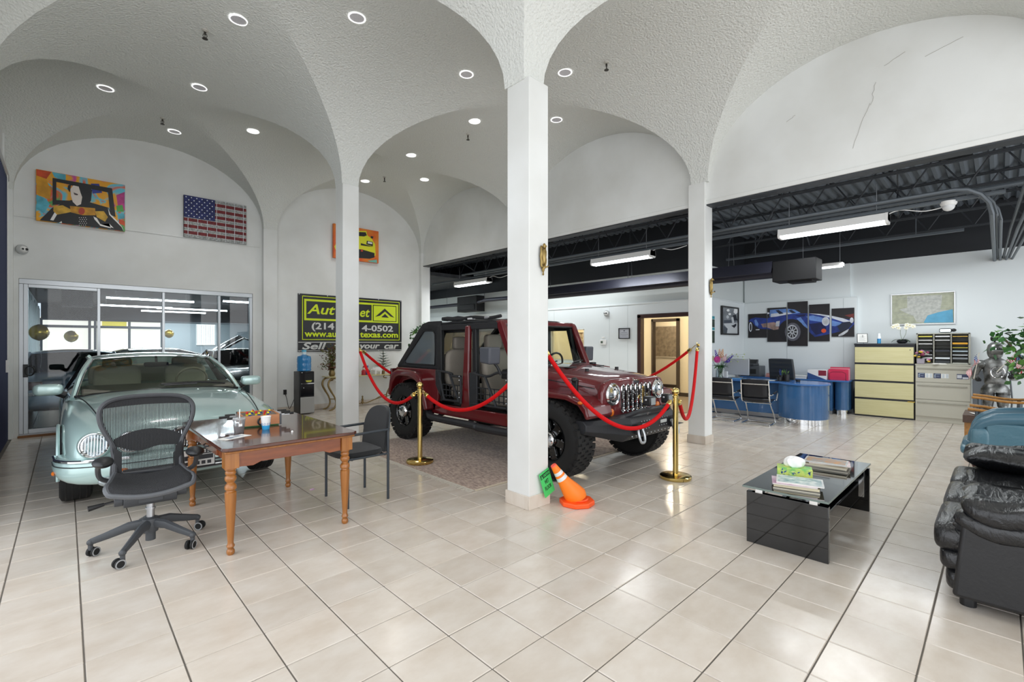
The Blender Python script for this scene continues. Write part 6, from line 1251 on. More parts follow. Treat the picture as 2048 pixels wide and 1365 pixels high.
# ---- brass stanchions and red velvet ropes
VELV = M('red_velvet', 'c8040b', .7, spec=.25, bump=(120, .15))
st = thing('brass_stanchion', 'brass rope stanchion on the rug, left of the front column', 'stanchion', (3.107, 4.861, 0.0105), 0, 'brass rope stanchions')
G().lathe([(.0005, 0), (.16, 0), (.163, .006), (.163, .032), (.155, .038), (.07, .046), (.045, .05), (.0005, .05)], n=40).ob('base', BRASS, st)
G().cyl((0, 0, .04), (0, 0, .88), .0285, n=20).ob('pole', BRASS, st)
G().lathe([(.03, .875), (.034, .88), (.034, .892), (.022, .898), (.018, .905)], n=20).ball((0, 0, .937), .041, 18, 12).ob('finial', BRASS, st)
for a in (2.6, -.5):
    c, s = math.cos(a), math.sin(a)
    G().tube([(c * .028, s * .028, .865), (c * .05, s * .05, .862), (c * .058, s * .058, .85), (c * .052, s * .052, .838), (c * .03, s * .03, .84)], .0055, 6).ob('rope_ring', BRASS, st)
st2 = dup(st, (4.751, 2.414, 0), .6, 'brass rope stanchion on bare tiles, right of the front column')
def rope(a, b, sag, lb, r=.021, bow=0):
    A, B = Vector(a), Vector(b); d = B - A; t = thing('velvet_rope', lb, 'rope', A, 0, 'red velvet ropes')
    P = []
    for k in range(29):
        q = .025 + .95 * k / 28; p = d * q; p.z -= 4 * sag * q * (1 - q); p += Vector((-.3, -.95, 0)) * (4 * bow * q * (1 - q)); P.append(p)
    G().tube(P, r, 10).ob('rope', VELV, t)
    for e in (0, 1):
        p, q = (P[0], P[2]) if e == 0 else (P[-1], P[-3]); dr = (p - q).normalized()
        G().tube([p - dr * .03, p - dr * .025, p + dr * .025, p + dr * .03], [r + .001, r + .004, r + .004, r * .6], 10).tube([p + dr * .03, (p + dr * .05), (Vector((0, 0, 0)) if e == 0 else d)], .006, 6).ob('end_cap', BRASS, t)
    return t
def wallhook(loc, n, lb):
    t = thing('rope_hook', lb, 'hook', loc, 0, 'brass rope hooks on the columns')
    n = Vector(n); g = G(); g.X = n.to_track_quat('Z', 'Y').to_matrix().to_4x4()
    g.lathe([(.022, 0), (.022, .006), (.008, .01), (.008, .03)], n=14); g.ob('wall_plate', BRASS, t)
    G().tube([n * .02, n * .045 + Vector((0, 0, .0)), n * .055 + Vector((0, 0, .02)), n * .045 + Vector((0, 0, .035))], .006, 6).ob('hook', BRASS, t)
wallhook((3.156, 6.70, 1.40), (1, 0, 0), 'brass rope hook on the column behind the table'); wallhook((3.166, 2.97, 1.43), (1, 0, 0), 'brass rope hook on the far side of the front column'); wallhook((6.634, 3.02, 1.43), (-1, 0, 0), 'brass rope hook on the column by the desk'); wallhook((6.634, 6.69, 1.40), (-1, 0, 0), 'brass rope hook on the column hidden behind the front one')
rope((3.20, 6.69, 1.40), (3.06, 4.90, .85), .40, 'red velvet rope from the second column to the left stanchion')
rope((3.21, 6.72, 1.40), (6.585, 6.70, 1.40), .78, 'red velvet rope disappearing behind the red vehicle at the rear')
rope((3.15, 4.83, .85), (3.215, 2.99, 1.43), .38, 'red velvet rope from the left stanchion to the front column')
rope((3.215, 2.95, 1.43), (4.71, 2.44, .85), .50, 'red velvet rope sagging in front of the grille', bow=.10)
rope((6.585, 3.01, 1.43), (4.80, 2.40, .85), .56, 'red velvet rope from the right stanchion up to the desk column')
rope((6.585, 3.04, 1.43), (6.585, 6.67, 1.40), .76, 'red velvet rope behind the bonnet, running back from the desk column')

# ---- rug under the vehicle, entrance mat
RUGM = M('rug_pile', '9c8270', .95, sheen=.3); nt = RUGM.node_tree; p = nt.nodes['Principled BSDF']
tc = nt.nodes.new('ShaderNodeTexCoord'); n1 = nt.nodes.new('ShaderNodeTexNoise'); n1.inputs['Scale'].default_value = 26; n1.inputs['Detail'].default_value = 5
mp = nt.nodes.new('ShaderNodeMapping'); mp.inputs['Scale'].default_value = (2.4, .8, 1); nt.links.new(tc.outputs['Object'], mp.inputs[0]); nt.links.new(mp.outputs[0], n1.inputs['Vector'])
cr = nt.nodes.new('ShaderNodeValToRGB'); e = cr.color_ramp.elements; e[0].position = .36; e[0].color = lin('75594a'); e[1].position = .64; e[1].color = lin('b9a08c'); nt.links.new(n1.outputs[0], cr.inputs[0]); nt.links.new(cr.outputs[0], p.inputs['Base Color'])
bp = nt.nodes.new('ShaderNodeBump'); bp.inputs['Strength'].default_value = .6; bp.inputs['Distance'].default_value = .01; nt.links.new(n1.outputs[0], bp.inputs['Height']); nt.links.new(bp.outputs[0], p.inputs['Normal'])
t = thing('area_rug', 'faded brown fringed rug under the red vehicle', 'rug', (4.4, 4.95, 0))
G().lh((-1.49, -1.39, .0), (1.65, 1.42, .010)).ob('pile', RUGM, t, bev=.004)
G().lh((-1.49, -1.40, .002), (1.65, -1.375, .011)).lh((-1.49, 1.40, .002), (1.65, 1.425, .011)).ob('bound_edge', M('rug_edge', 'cfc3ae', .9), t, sm=0)
g = G()
for k in range(230):
    y = -1.38 + k * 2.79 / 230; L = random.uniform(.05, .085); j = random.uniform(-.02, .02)
    g.add([(-1.49, y, .006), (-1.49, y + .009, .006), (-1.49 - L, y + j + .01, .003), (-1.49 - L, y + j, .003)], [(0, 1, 2, 3)])
o = g.ob('fringe', M('fringe_wool', 'c9c2b6', .9), t, sm=0, solid=.003); o['kind'] = 'stuff'
tag(G().lh((-.33, -.42, 0), (.33, .42, .008)).ob('door_mat', M('mat_grey', '4a4a4a', .95), loc=(7.85, 4.42, .001), bev=.003), 'dark grey door mat left of the desk column', 'mat')

# ---- toppled traffic cone with a wet-floor sign
ORG = M('cone_orange', 'f97d14', .5); ORB = M('cone_base', 'fb5a1c', .45); REF = M('reflective', 'd7dadd', .35)
t = thing('traffic_cone', 'orange fabric traffic cone leaning against the front column', 'cone', (3.345, 2.645, 0))
base = [(.16 * math.cos(a), .16 * math.sin(a)) for a in [PI / 8 + k * PI / 4 + .2 for k in range(8)]]
G().prism(base, 'z', 0.001, .042).ob('base', ORB, t, bev=.008)
G().lathe([(.095, .042), (.105, .05), (.095, .058)], n=20).ob('base_ring', ORB, t)
ax = [Vector((0, 0, .045)), Vector((-.01, .01, .075)), Vector((-.05, .03, .13)), Vector((-.085, .055, .185)), Vector((-.115, .075, .235)), Vector((-.13, .085, .262)), Vector((-.14, .092, .28)), Vector((-.155, .10, .305)), Vector((-.163, .106, .32)), Vector((-.18, .118, .352))]
rad = [.095, .102, .085, .066, .052, .047, .043, .038, .035, .029]
g = G().tube(ax, rad, 18)
n = 18; nb = len(g.f)
for i in (4, 6): pass
g.mi = [1 if (q // n) in (4, 6) else 0 for q in range(nb)]
g.ob('cone_body', [ORG, REF], t)
G().tube([(-.178, .117, .348), (-.186, .122, .362)], [.03, .026], 12).ob('tip', M('cone_tip', 'f25c4a', .5), t)
SGN = M('sign_green', '43c96a', .5); INK = M('sign_ink', '14351f', .6)
t = thing('wet_floor_sign', 'green caution wet floor card hanging beside the cone', 'sign', (3.115, 2.802, .205))
t.rotation_euler = (math.radians(-8), math.radians(-15), .12)
G().lh((-.075, -.002, -.11), (.075, .002, .11)).ob('card', SGN, t, sm=0)
G().lh((-.068, -.003, .055), (.068, -.002, .095)).ob('printed_panel', INK, t, sm=0)
G().prism([(-.06, .06), (-.038, .06), (-.049, .09)], 'y', -.004, -.003).ob('printed_triangle', SGN, t, sm=0)
text('lettering', 'CAUTION', .03, SGN, t, (.018, -.0035, .075), off=.0006, w=.092)
text('lettering', 'WET', .05, INK, t, (0, -.0025, .015), off=.001, w=.06); text('lettering', 'FLOOR', .05, INK, t, (0, -.0025, -.04), off=.001, w=.095)

# ---- eagle sconces on the columns
t = thing('eagle_ornament', 'brass eagle ornament on the front column', 'ornament', (3.075, 2.829, 2.215))
g = G(); g.ball((0, -.022, .0), (.025, .022, .07), 12, 8).ball((0, -.03, .085), (.016, .018, .022), 10, 8).tube([(0, -.045, .085), (0, -.06, .078), (0, -.062, .068)], [.007, .005, .001], 6); g.ob('eagle_body', OLDBRASS, t)
for s in (-1, 1):
    rows = []
    for k in range(9):
        v = k / 8; z = .075 - .17 * v; w = .024 + .012 * math.sin(v * PI)
        rows.append([(s * (.018 + w * q), -.016 - .012 * math.sin(q * PI) + .004 * math.sin(k * 2), z + .012 * q) for q in (0, .35, .7, 1)])
    G().grid(rows).ob('wing', OLDBRASS, t, solid=.008)
G().lathe([(.001, -.15), (.011, -.14), (.006, -.125), (.016, -.105), (.02, -.085), (.01, -.07)], (0, -.018, 0), 12).tube([(0, -.03, -.085), (.03, -.05, -.08), (.04, -.055, -.072)], .006, 6).ob('tail_bracket', OLDBRASS, t)
G().ball((.042, -.056, -.07), .011, 8, 6).ob('black_knob', BLACK, t)
for ch in t.children:
    for v in ch.data.vertices: v.co.x *= .74; v.co.z = v.co.z * 1.12 + .01
dup(t, (6.80, 2.924, 2.28), 0, 'brass eagle ornament on the column by the blue desk')
# ================================================================== SEATING CORNER (right)
def leather(name, col, rough, stretch, amt=.5):
    m = M(name, col, rough, spec=.6); nt = m.node_tree; p = nt.nodes['Principled BSDF']
    tc = nt.nodes.new('ShaderNodeTexCoord'); mp = nt.nodes.new('ShaderNodeMapping'); mp.inputs['Scale'].default_value = stretch
    n = nt.nodes.new('ShaderNodeTexNoise'); n.inputs['Scale'].default_value = 3.5; n.inputs['Detail'].default_value = 5; n.inputs['Distortion'].default_value = .6
    n2 = nt.nodes.new('ShaderNodeTexNoise'); n2.inputs['Scale'].default_value = 60
    ad = nt.nodes.new('ShaderNodeMath'); ad.operation = 'MULTIPLY_ADD'; ad.inputs[1].default_value = .12
    nt.links.new(tc.outputs['Object'], mp.inputs[0]); nt.links.new(mp.outputs[0], n.inputs['Vector']); nt.links.new(tc.outputs['Object'], n2.inputs['Vector'])
    nt.links.new(n2.outputs[0], ad.inputs[0]); nt.links.new(n.outputs[0], ad.inputs[2])
    b = nt.nodes.new('ShaderNodeBump'); b.inputs['Strength'].default_value = amt; b.inputs['Distance'].default_value = .035
    nt.links.new(ad.outputs[0], b.inputs['Height']); nt.links.new(b.outputs[0], p.inputs['Normal'])
    return m
BLK = leather('black_leather', '17181b', .33, (1.2, 5, 3)); BLK2 = leather('black_leather_side', '16171a', .5, (1, 1, 1), .15)
# sofa : front faces +y, runs along +x ; local origin near front left corner on the floor
t = thing('leather_sofa', 'large black leather sofa with puffy rolled front at the right edge', 'sofa', (3.50, .20, 0))
G().prism([(-.02, .07), (-.9, .07), (-.9, .56), (-.06, .50)], 'x', .0, .06).ob('side_panel', BLK2, t, bev=.02, seg=3)
G().lh((.05, -.88, .08), (1.95, -.10, .30)).ob('base', BLK2, t, bev=.02)
for j, x0 in enumerate((.06, .70, 1.32)):
    for z, d, yy in ((.135, .13, -.02), (.245, .13, .005), (.36, .16, .03)):
        puff(g := G(), (x0 + .3, yy - .09, z), (.64, .25, d + .02), .55, .3).ob('front_roll', BLK, t, sm=60)
    def wr(p, s=j): return [p[0], p[1], p[2] + .012 * math.sin(p[0] * 16 + s) * (1 if p[2] > 0 else 0) + .01 * math.sin(p[1] * 24 + p[0] * 5)]
    puff(g := G(), (x0 + .3, -.40, .375), (.645, .80, .19), .5, .28, 40, 16, wr).ob('seat_cushion', BLK, t, sm=60)
def ar(p): return [p[0], p[1], p[2] + .012 * math.sin(p[1] * 19) + .01 * math.sin(p[0] * 40 + p[1] * 9)]
puff(g := G(), (.10, -.45, .555), (.27, .80, .13), .6, .45, 36, 14, ar).ob('arm_cushion', BLK, t, sm=60)
puff(g := G(), (.09, -.45, .475), (.22, .86, .12), .6, .4, 32, 12, ar).ob('arm_roll', BLK, t, sm=60)
puff(g := G(), (1.95, -.42, .53), (.30, .86, .20), .6, .45, 32, 12, ar).ob('arm_cushion', BLK, t, sm=60)
puff(g := G(), (1.0, -.86, .62), (1.9, .32, .52), .5, .3, 32, 14).ob('backrest', BLK, t, sm=60)
for x in (.12, 1.85):
    for y in (-.08, -.8): G().lathe([(.035, 0), (.036, .06), (.032, .075)], (x, y, 0), 18).ob('foot', BLACK, t)
t = thing('sofa_pillow', 'black leather pillow lying at the far end of the sofa', 'cushion', (5.22, .02, .50))
def pw_(p): return [p[0] + .03 * math.sin(p[1] * 14), p[1], p[2] * (1 - .9 * max(abs(p[0]) / .2, abs(p[1]) / .25) ** 4 * .8) + .01 * math.sin(p[0] * 30 + p[1] * 8)]
puff(G(), (0, -.08, .06), (.40, .52, .17), .6, .5, 32, 14, pw_).ob('pillow', BLK, t, sm=60)

# coffee table
BG = M('black_gloss', '0b0c0e', .05, coat=.5); SMOKE = GLASS('smoked_glass', '3a4440', 1.3, 1.6)
t = thing('coffee_table', 'low glossy black coffee table with dark glass top', 'table', (4.33, 1.03, 0))
G().lh((-.715, -.255, 0), (-.675, .255, .372)).ob('end_panel', BG, t, bev=.003); G().lh((.675, -.255, 0), (.715, .255, .372)).ob('end_panel', BG, t, bev=.003)
G().lh((-.675, -.12, .13), (.675, .25, .155)).lh((-.675, .0, .155), (.675, .02, .36)).ob('shelf', BG, t, bev=.002)
for x in (-.69, .69):
    for y in (-.17, .17): G().lh((x - .03, y - .025, .37), (x + .03, y + .025, .41)).ob('bracket', CHROME, t, bev=.003)
G().lh((-.765, -.265, .41), (.66, .265, .422)).lh((-.765, -.265, .41), (.66, .265, .411)).ob('glass_top', M('black_glass', '111615', .03, coat=1), t, bev=.003)
G().lh((-.766, -.2675, .4095), (.661, -.265, .4225)).lh((-.7675, -.265, .4095), (-.765, .265, .4225)).ob('glass_edge', M('glass_edge', '6f7d78', .15), t, sm=0)
for y in (-.2, .2): G().lh((.66, y - .02, .12), (.69, y + .02, .41)).ob('bracket_leg', CHROME, t, bev=.002)
def magazine(loc, rz, w, h, th, cover, lb, spine='e9e6df', grp='magazines on the coffee table', bend=0):
    t = thing('magazine', lb, 'magazine', loc, rz, grp)
    G().lh((-w / 2, -h / 2, 0), (w / 2, h / 2, th - .001)).ob('pages', M('pages_' + cover[0], spine, .7), t, sm=0)
    G().lh((-w / 2 - .002, -h / 2 - .002, th - .001), (w / 2 + .001, h / 2 + .001, th + .0005)).ob('cover', M('cover_' + cover[0], cover[0], .3, var=(12, .6, cover[1])), t, sm=0)
    if len(cover) > 2:
        G().lh((-w / 2 + .01, -h * .40, th + .0005), (w / 2 - .01, h * .42, th + .0009)).ob('printed_image', M('mag_' + cover[2], cover[2], .3, var=(18, .6, cover[3])), t, sm=0)
z = .4225
for n, (dx, dy, rz, w, h, th, cv, sp, lb) in enumerate([(-.02, .0, -1.35, .28, .215, .010, ('2c2d30', '55575a'), 'cfc9b8', 'dark magazine at the bottom of the near coffee table stack'), (.0, .01, -1.3, .275, .21, .018, ('c9bd9a', 'a59a7c'), 'd9cfb0', 'thick cream magazine low in the near coffee table stack'),
        (-.015, .02, -1.25, .27, .205, .008, ('b98aa6', 'e6d7df'), 'e8e2dc', 'pink-edged magazine second from top in the near coffee table stack'), (.01, -.01, -1.3, .285, .215, .007, ('e9e9e6', 'cfd3d4', '6f9aa0', 'dfe6e4'), 'efece6', 'open seascape magazine on top of the near coffee table stack')]):
    magazine((3.79 + dx, 1.0 + dy, z), rz, w, h, th, cv, lb, sp); z += th + .001
z = .4225
for n, (dx, dy, rz, w, h, th, cv, sp, lb) in enumerate([(.0, .0, -1.5, .3, .22, .009, ('5a5650', '8a857c'), 'b8b2a5', 'grey magazine at the bottom of the far coffee table stack'), (.01, .015, -1.42, .29, .22, .012, ('2f3138', '6a6d72'), 'a8a49a', 'dark magazine low in the far coffee table stack'), (-.01, .0, -1.5, .285, .21, .016, ('cdc2a8', 'b0a68e'), 'd8cfba', 'beige thick magazine in the middle of the far coffee table stack'),
        (.015, -.01, -1.36, .28, .21, .008, ('c58f8f', 'e8dada'), 'e4ddd6', 'red-edged magazine in the upper part of the far coffee table stack'), (.0, .01, -1.45, .29, .21, .007, ('dadad6', 'b9bcbd', '9aa0a2', 'c88f4a'), 'ececea', 'grey and orange magazine on top of the far coffee table stack')]):
    magazine((4.56 + dx, .985 + dy, z), rz, w, h, th, cv, lb, sp, 'magazines on the coffee table'); z += th + .001
t = thing('tissue_box', 'green patterned tissue box on the coffee table', 'tissue box', (4.03, 1.085, .4225), -1.28)
G().lh((-.115, -.06, 0), (.115, .06, .085)).ob('box', M('tissue_green', '6fbf6a', .5, var=(16, .5, 'd5dd6a')), t, bev=.003)
g = G(); random.seed(11)
for k in range(26):
    x, zz = random.uniform(-.1, .1), random.uniform(.012, .07); a = random.uniform(0, 6); q = random.uniform(.010, .02)
    g.m = k % 2
    pts = [(x + q * math.cos(a), zz + q * .9 * math.sin(a)), (x + .35 * q * math.cos(a + 1.5), zz + .35 * q * math.sin(a + 1.5)), (x - q * math.cos(a), zz - q * .9 * math.sin(a)), (x + .35 * q * math.cos(a - 1.5), zz + .35 * q * math.sin(a - 1.5))]
    g.add([(p[0], -.0605, p[1]) for p in pts], [(0, 1, 2, 3)])
    g.add([(-.1155, p[0] * .5, p[1]) for p in pts], [(0, 1, 2, 3)])
g.ob('printed_leaf', [M('tissue_blue', '26508f', .5), M('tissue_lime', 'cfe08a', .5)], t, sm=0)['kind'] = 'stuff'
def cr_(p): a = math.atan2(p[1], p[0]); return [p[0] * (1 + .18 * math.sin(a * 5 + p[2] * 40)), p[1] * (1 + .2 * math.sin(a * 4 + p[2] * 55)), p[2] * (1 + .15 * math.sin(a * 3))]
puff(G(), (0, 0, .118), (.13, .075, .085), .8, .8, 30, 14, cr_).ob('tissue', M('tissue_white', 'f6f6f6', .9), t, sm=70)

# teal club armchair facing +y (seen from its side)
TEAL = leather('teal_leather', '4d7383', .36, (1.5, 2, 2), .2); TEAL2 = leather('teal_leather_arm', '44697b', .34, (2, 1.5, 2), .12); MAHO = WOOD('mahogany_leg', '4a1e18', '331311', .3, 3, (8, 8, 1))
t = thing('teal_armchair', 'teal leather club armchair with mahogany legs at the right edge', 'armchair', (7.0, .20, 0))
G().prism([(-.10, .30), (-.78, .30), (-.78, .62), (-.10, .62)], 'x', .0, .10).ob('side_panel', TEAL, t, bev=.02, seg=3)
G().prism([(-.10, .30), (-.78, .30), (-.78, .62), (-.10, .62)], 'x', .58, .68).ob('side_panel', TEAL, t, bev=.02, seg=3)
puff(G(), (.06, -.06, .44), (.14, .16, .24), .5, .5, 24, 12).ob('arm_front', TEAL, t, sm=60)
puff(G(), (.62, -.06, .44), (.14, .16, .24), .5, .5, 24, 12).ob('arm_front', TEAL, t, sm=60)
for x in (.045, .635):
    g = G().tube(spline([(x, .02, .40), (x, -.005, .50), (x, -.06, .585), (x, -.14, .635), (x, -.25, .665), (x, -.80, .72)], 4), [.02, .024, .028, .032, .036, .04, .044, .048, .052, .055, .058, .06, .062, .064, .065, .066, .066, .066, .066, .066, .066], 14)
    g.ob('arm_roll', TEAL2, t, sm=60)
puff(G(), (.34, -.20, .34), (.54, .58, .16), .5, .3, 32, 12).ob('seat_cushion', TEAL2, t, sm=60)
puff(G(), (.34, .0, .30), (.66, .20, .12), .6, .3, 32, 12).ob('front_roll', TEAL, t, sm=60)
puff(G(), (.34, -.78, .62), (.60, .24, .66), .5, .35, 28, 14).ob('backrest', TEAL, t, sm=60)
for x in (.07, .61):
    for y, q in ((-.06, 1), (-.72, -1)): G().tube(spline([(x, y, .30), (x, y + q * .045, .22), (x, y + q * .03, .1), (x, y + q * .01, .03), (x, y + q * .03, .0)], 4), [.045, .046, .045, .042, .038, .034, .03, .026, .023, .021, .02, .02, .02, .021, .023, .025, .026], 10).ob('leg', MAHO, t)

# wooden-armed lounge chairs facing +y
OAK = WOOD('oak_arm', 'b8864a', '9c6c36', .35, 3, (2, 10, 10)); NAVYV = M('navy_vinyl', '2b303f', .45); POST = M('grey_post', '5d656c', .3, .5)
def lounge(x, y, lb):
    t = thing('lounge_chair', lb, 'chair', (x, y, 0), 0, 'wood-armed lounge chairs by the map wall')
    puff(G(), (0, -.26, .40), (.46, .54, .12), .5, .3, 28, 12).ob('seat', M('lounge_seat', '2f4450', .4) if not 'lounge_seat' in bpy.data.materials else bpy.data.materials['lounge_seat'], t, sm=60)
    rows = []
    for k in range(9):
        a = PI * k / 8; xx = .25 * math.cos(a); zz = .52 + .40 * math.sin(a) ** .6
        rows.append([(xx, -.50 - .06 * (zz - .4), zz), (xx * 1.0, -.56 - .06 * (zz - .4), zz), (xx, -.56, .40), (xx, -.50, .40)])
    g = G(); po = [(.26 * math.cos(PI * k / 20), .58 + .30 * math.sin(PI * k / 20)) for k in range(21)] + [(-.26, .42), (.26, .42)]
    g.prism(po, 'y', -.57, -.50); g.v = [(a, b - (c - .4) * .22 - .05 * (1 - (a / .26) ** 2), c) for a, b, c in g.v]; g.ob('backrest', NAVYV, t, bev=.02, seg=3)
    for s in (-1, 1):
        G().tube(spline([(s * .25, .02, .672), (s * .25, -.12, .660), (s * .25, -.30, .635), (s * .25, -.46, .632), (s * .24, -.58, .655)], 4), .019, 8, sq=1.9).ob('arm', OAK, t)
        l = G().cyl((s * .25, -.06, 0), (s * .25, -.06, .655), .022, n=12).ob('leg', POST, t); G().cyl((s * .25, -.44, 0), (s * .25, -.46, .63), .022, n=12).ob('leg', POST, t)
        G().cyl((s * .25, -.06, .37), (s * .25, -.44, .37), .016, n=8).ob('side_rail', POST, t)
    for y_ in (-.06, -.44): G().cyl((-.25, y_, .36), (.25, y_, .36), .016, n=8).ob('cross_rail', POST, t)
lounge(8.03, .24, 'wood-armed navy lounge chair next to the teal armchair, nearer one'); lounge(9.78, .26, 'wood-armed navy lounge chair in front of the suit of armour, farther one')
t = thing('side_table', 'small oak side table with dark top between the lounge chairs', 'table', (8.98, .02, 0))
G().lh((-.32, -.32, .40), (.34, .32, .505)).ob('table_top', WOOD('walnut_top', '5b4436', '4a362a', .3, 3, (3, 9, 9)), t, bev=.004)
for x in (-.26, .28):
    for y in (-.27, .27): G().lh((x - .035, y - .035, 0), (x + .035, y + .035, .41)).ob('leg', OAK, t, bev=.003)
for n, (dx, dy, rz, c, lb) in enumerate([(-.12, .1, .3, 'f0efec', 'white paper lying on the oak side table, left'), (.1, .05, -.4, 'dfe2e6', 'printed paper lying on the oak side table, right'), (-.02, -.1, .9, 'e8e4dc', 'crumpled paper at the back of the oak side table')]):
    p = thing('loose_paper', lb, 'paper', (8.98 + dx, .02 + dy, .506 + n * .002), rz, 'papers on the side table')
    rows = [[(-.1 + .2 * k / 4, -.14 + .28 * j / 6, .003 + .006 * abs(math.sin(k + j * 1.7 + n))) for k in range(5)] for j in range(7)]
    G().grid(rows).ob('sheet', M('paper%d' % n, c, .7), p, sm=0, solid=.001)
    G().lh((-.06, -.09, .011), (.05, .02, .012)).ob('printed_block', M('paper_ink%d' % n, '7c8896', .6), p, sm=0)

# ---- file cabinets
BLKF = M('cabinet_black', '25262b', .45); MAPLE = WOOD('pale_laminate', 'd6cfa0', 'cdc592', .42, 2, (1.2, 1, 14))
t = thing('yellow_file_cabinet', 'tall pale yellow four-drawer file cabinet with black trim', 'cabinet', (11.6, 1.575, 0), -PI / 2)
W2 = .465
G().lh((-W2, .01, 0), (W2, .44, 1.42)).ob('body', BLKF, t, bev=.004)
G().lh((-W2 - .004, -.01, 1.42), (W2 + .004, .445, 1.455)).ob('cabinet_top', BLKF, t, bev=.003)
for k in range(4):
    z0 = .03 + k * .3475
    d = G().lh((-W2 + .008, -.012, z0), (W2 - .012, .01, z0 + .31)).ob('drawer', MAPLE, t, bev=.003)
    G().lh((-W2 + .004, -.002, z0 + .312), (W2 - .006, .012, z0 + .34)).ob('pull_rail', BLKF, d, sm=0)
G().lh((W2 - .10, -.016, .335), (W2 + .004, -.0, .352)).ob('tape', M('yellow_tape', 'c9a83a', .5), t, sm=0)
G().lh((W2 - .07, -.0145, 1.325), (W2 - .055, -.01, 1.34)).ob('lock', BLKF, t, sm=0)
TAN = M('putty_metal', 'b9b6a8', .45); 
t = thing('grey_file_cabinet', 'wide putty grey three-drawer file cabinet under the pigeonholes', 'cabinet', (11.58, .725, 0), -PI / 2)
W2 = .372
G().lh((-W2, .01, .0), (W2, .46, 1.05)).ob('body', TAN, t, bev=.004); G().lh((-W2 - .004, -.012, 1.05), (W2 + .004, .465, 1.072)).ob('cabinet_top', TAN, t, bev=.003)
for k in range(3):
    z0 = .10 + k * .318
    d = G().lh((-W2 + .004, -.01, z0), (W2 - .004, .01, z0 + .31)).ob('drawer', TAN, t, bev=.003)
    G().prism([(-.012, z0 + .27), (-.022, z0 + .262), (-.024, z0 + .25), (-.012, z0 + .245)], 'x', -W2 + .03, W2 - .04).ob('pull_lip', M('putty_dark', '9b988b', .45) if k == 0 else bpy.data.materials['putty_dark'], d, sm=0)
LNV = M('label_navy', '333b5c', .4)
for x, w in ((-.335, .1), (-.115, .1), (.195, .155)): G().lh((x, -.0115, .815), (x + w, -.0105, .905)).ob('navy_label', LNV, t, sm=0)
for x in (-.23, -.01): G().lh((x, -.0115, .82), (x + .1, -.0105, .9)).ob('white_label', PAPER, t, sm=0)
g = G()
for x in (-.23, -.01):
    for r in range(5):
        for q in (0, 1): g.lh((x + .008 + q * .052, -.0125, .826 + r * .015), (x + .045 + q * .052, -.0115, .834 + r * .015))
for x in (-.335, -.115): g.lh((x + .02, -.0125, .888), (x + .09, -.0115, .896)).lh((x + .01, -.0125, .83), (x + .03, -.0115, .85)).lh((x + .01, -.0125, .86), (x + .03, -.0115, .88)).lh((x + .04, -.0125, .85), (x + .08, -.0115, .856))
g.ob('label_print', M('label_grey', '9fb0bd', .5), t, sm=0)
G().lh((.2, -.0125, .83), (.26, -.0115, .89)).lh((.27, -.0125, .82), (.345, -.0115, .85)).ob('label_picture', M('label_photo', 'c9ccd2', .5), t, sm=0)
# pigeonhole organiser
t = thing('pigeonhole_organizer', 'grey pigeonhole paper organiser standing on the grey file cabinet', 'organizer', (11.70, .7275, 1.073), -PI / 2)
W2, H2 = .365, .575
G().lh((-W2, -.01, 0), (-W2 + .02, .31, H2)).lh((W2 - .02, -.01, 0), (W2, .31, H2)).lh((-W2, -.01, H2 - .018), (W2, .31, H2)).lh((-W2, -.01, 0), (W2, .31, .018)).lh((-W2, .30, 0), (W2, .31, H2)).ob('case', M('organizer_grey', 'a3a296', .5), t, sm=0)
for x in (-.118, .118): G().lh((x - .008, -.008, .018), (x + .008, .3, H2 - .018)).ob('divider', M('organizer_grey2', '9a998e', .5), t, sm=0)
DKS = M('shelf_black', '2b2c2f', .6)
for c, x0, x1 in ((0, -.345, -.126), (1, -.11, .11), (2, .126, .345)):
    for k in range(7): G().lh((x0, .0, .088 + k * .068), (x1, .3, .094 + k * .068)).ob('shelf', DKS, t, sm=0)
ppr = [(0, 7, 'd8cf5a', .02), (0, 6, 'e8e8e4', .015), (0, 5, 'e2e2e0', .015), (0, 2, 'c9ccd0', .012), (0, 1, 'eef0f0', .03), (0, 3, '3a3d42', .03), (1, 7, 'ececea', .02), (1, 6, 'e4e4e2', .015), (1, 3, '30333a', .035), (1, 1, 'dfe6ea', .03), (1, 0, '35383c', .05), (2, 7, 'd9b24a', .012), (2, 5, 'e8a92a', .03), (2, 4, 'c9bd3a', .012), (2, 3, 'b9ccd6', .02), (2, 2, 'cfd6da', .016), (2, 1, '8a8f92', .03), (2, 0, 'cfd2c9', .012)]
rown = ['bottom', 'second', 'third', 'fourth', 'fifth', 'sixth', 'seventh', 'top']; coln = ['left', 'middle', 'right']
for c, k, col, th in ppr:
    x0, x1 = ((-.335, -.14), (-.1, .1), (.136, .335))[c]; zb = (.0185 if k == 0 else .095 + (k - 1) * .068)
    o = G().prism([(x0, .01), (x1, -.005), (x1, .26), (x0, .26)], 'z', 0, th).ob('paper_stack', M('stack%d%d' % (c, k), col, .6), sm=0)
    o.location = (11.70, .7275, 1.0735 + zb); o.rotation_euler = (0, 0, -PI / 2)
    tag(o, 'papers in the %s pigeonhole of the %s column' % (rown[k], coln[c]), 'papers', 'papers in the pigeonholes')
t = thing('car_mirror', 'loose black-framed rear-view mirror on top of the pigeonholes', 'mirror', (11.75, .69, 1.65), -PI / 2)
puff(G(), (0, 0, .045), (.17, .05, .085), .4, .3, 24, 8).ob('housing', BLACK, t, sm=60); G().prism([(-.07, .018), (.07, .018), (.075, .045), (.07, .072), (-.07, .072), (-.075, .045)], 'y', -.028, -.024).ob('glass', M('mirror_glass', 'cfd8d6', .05, 1.0), t, sm=0)
G().ball((.11, 0, .05), (.04, .03, .03), 10, 6).ob('mount', BLACK, t)
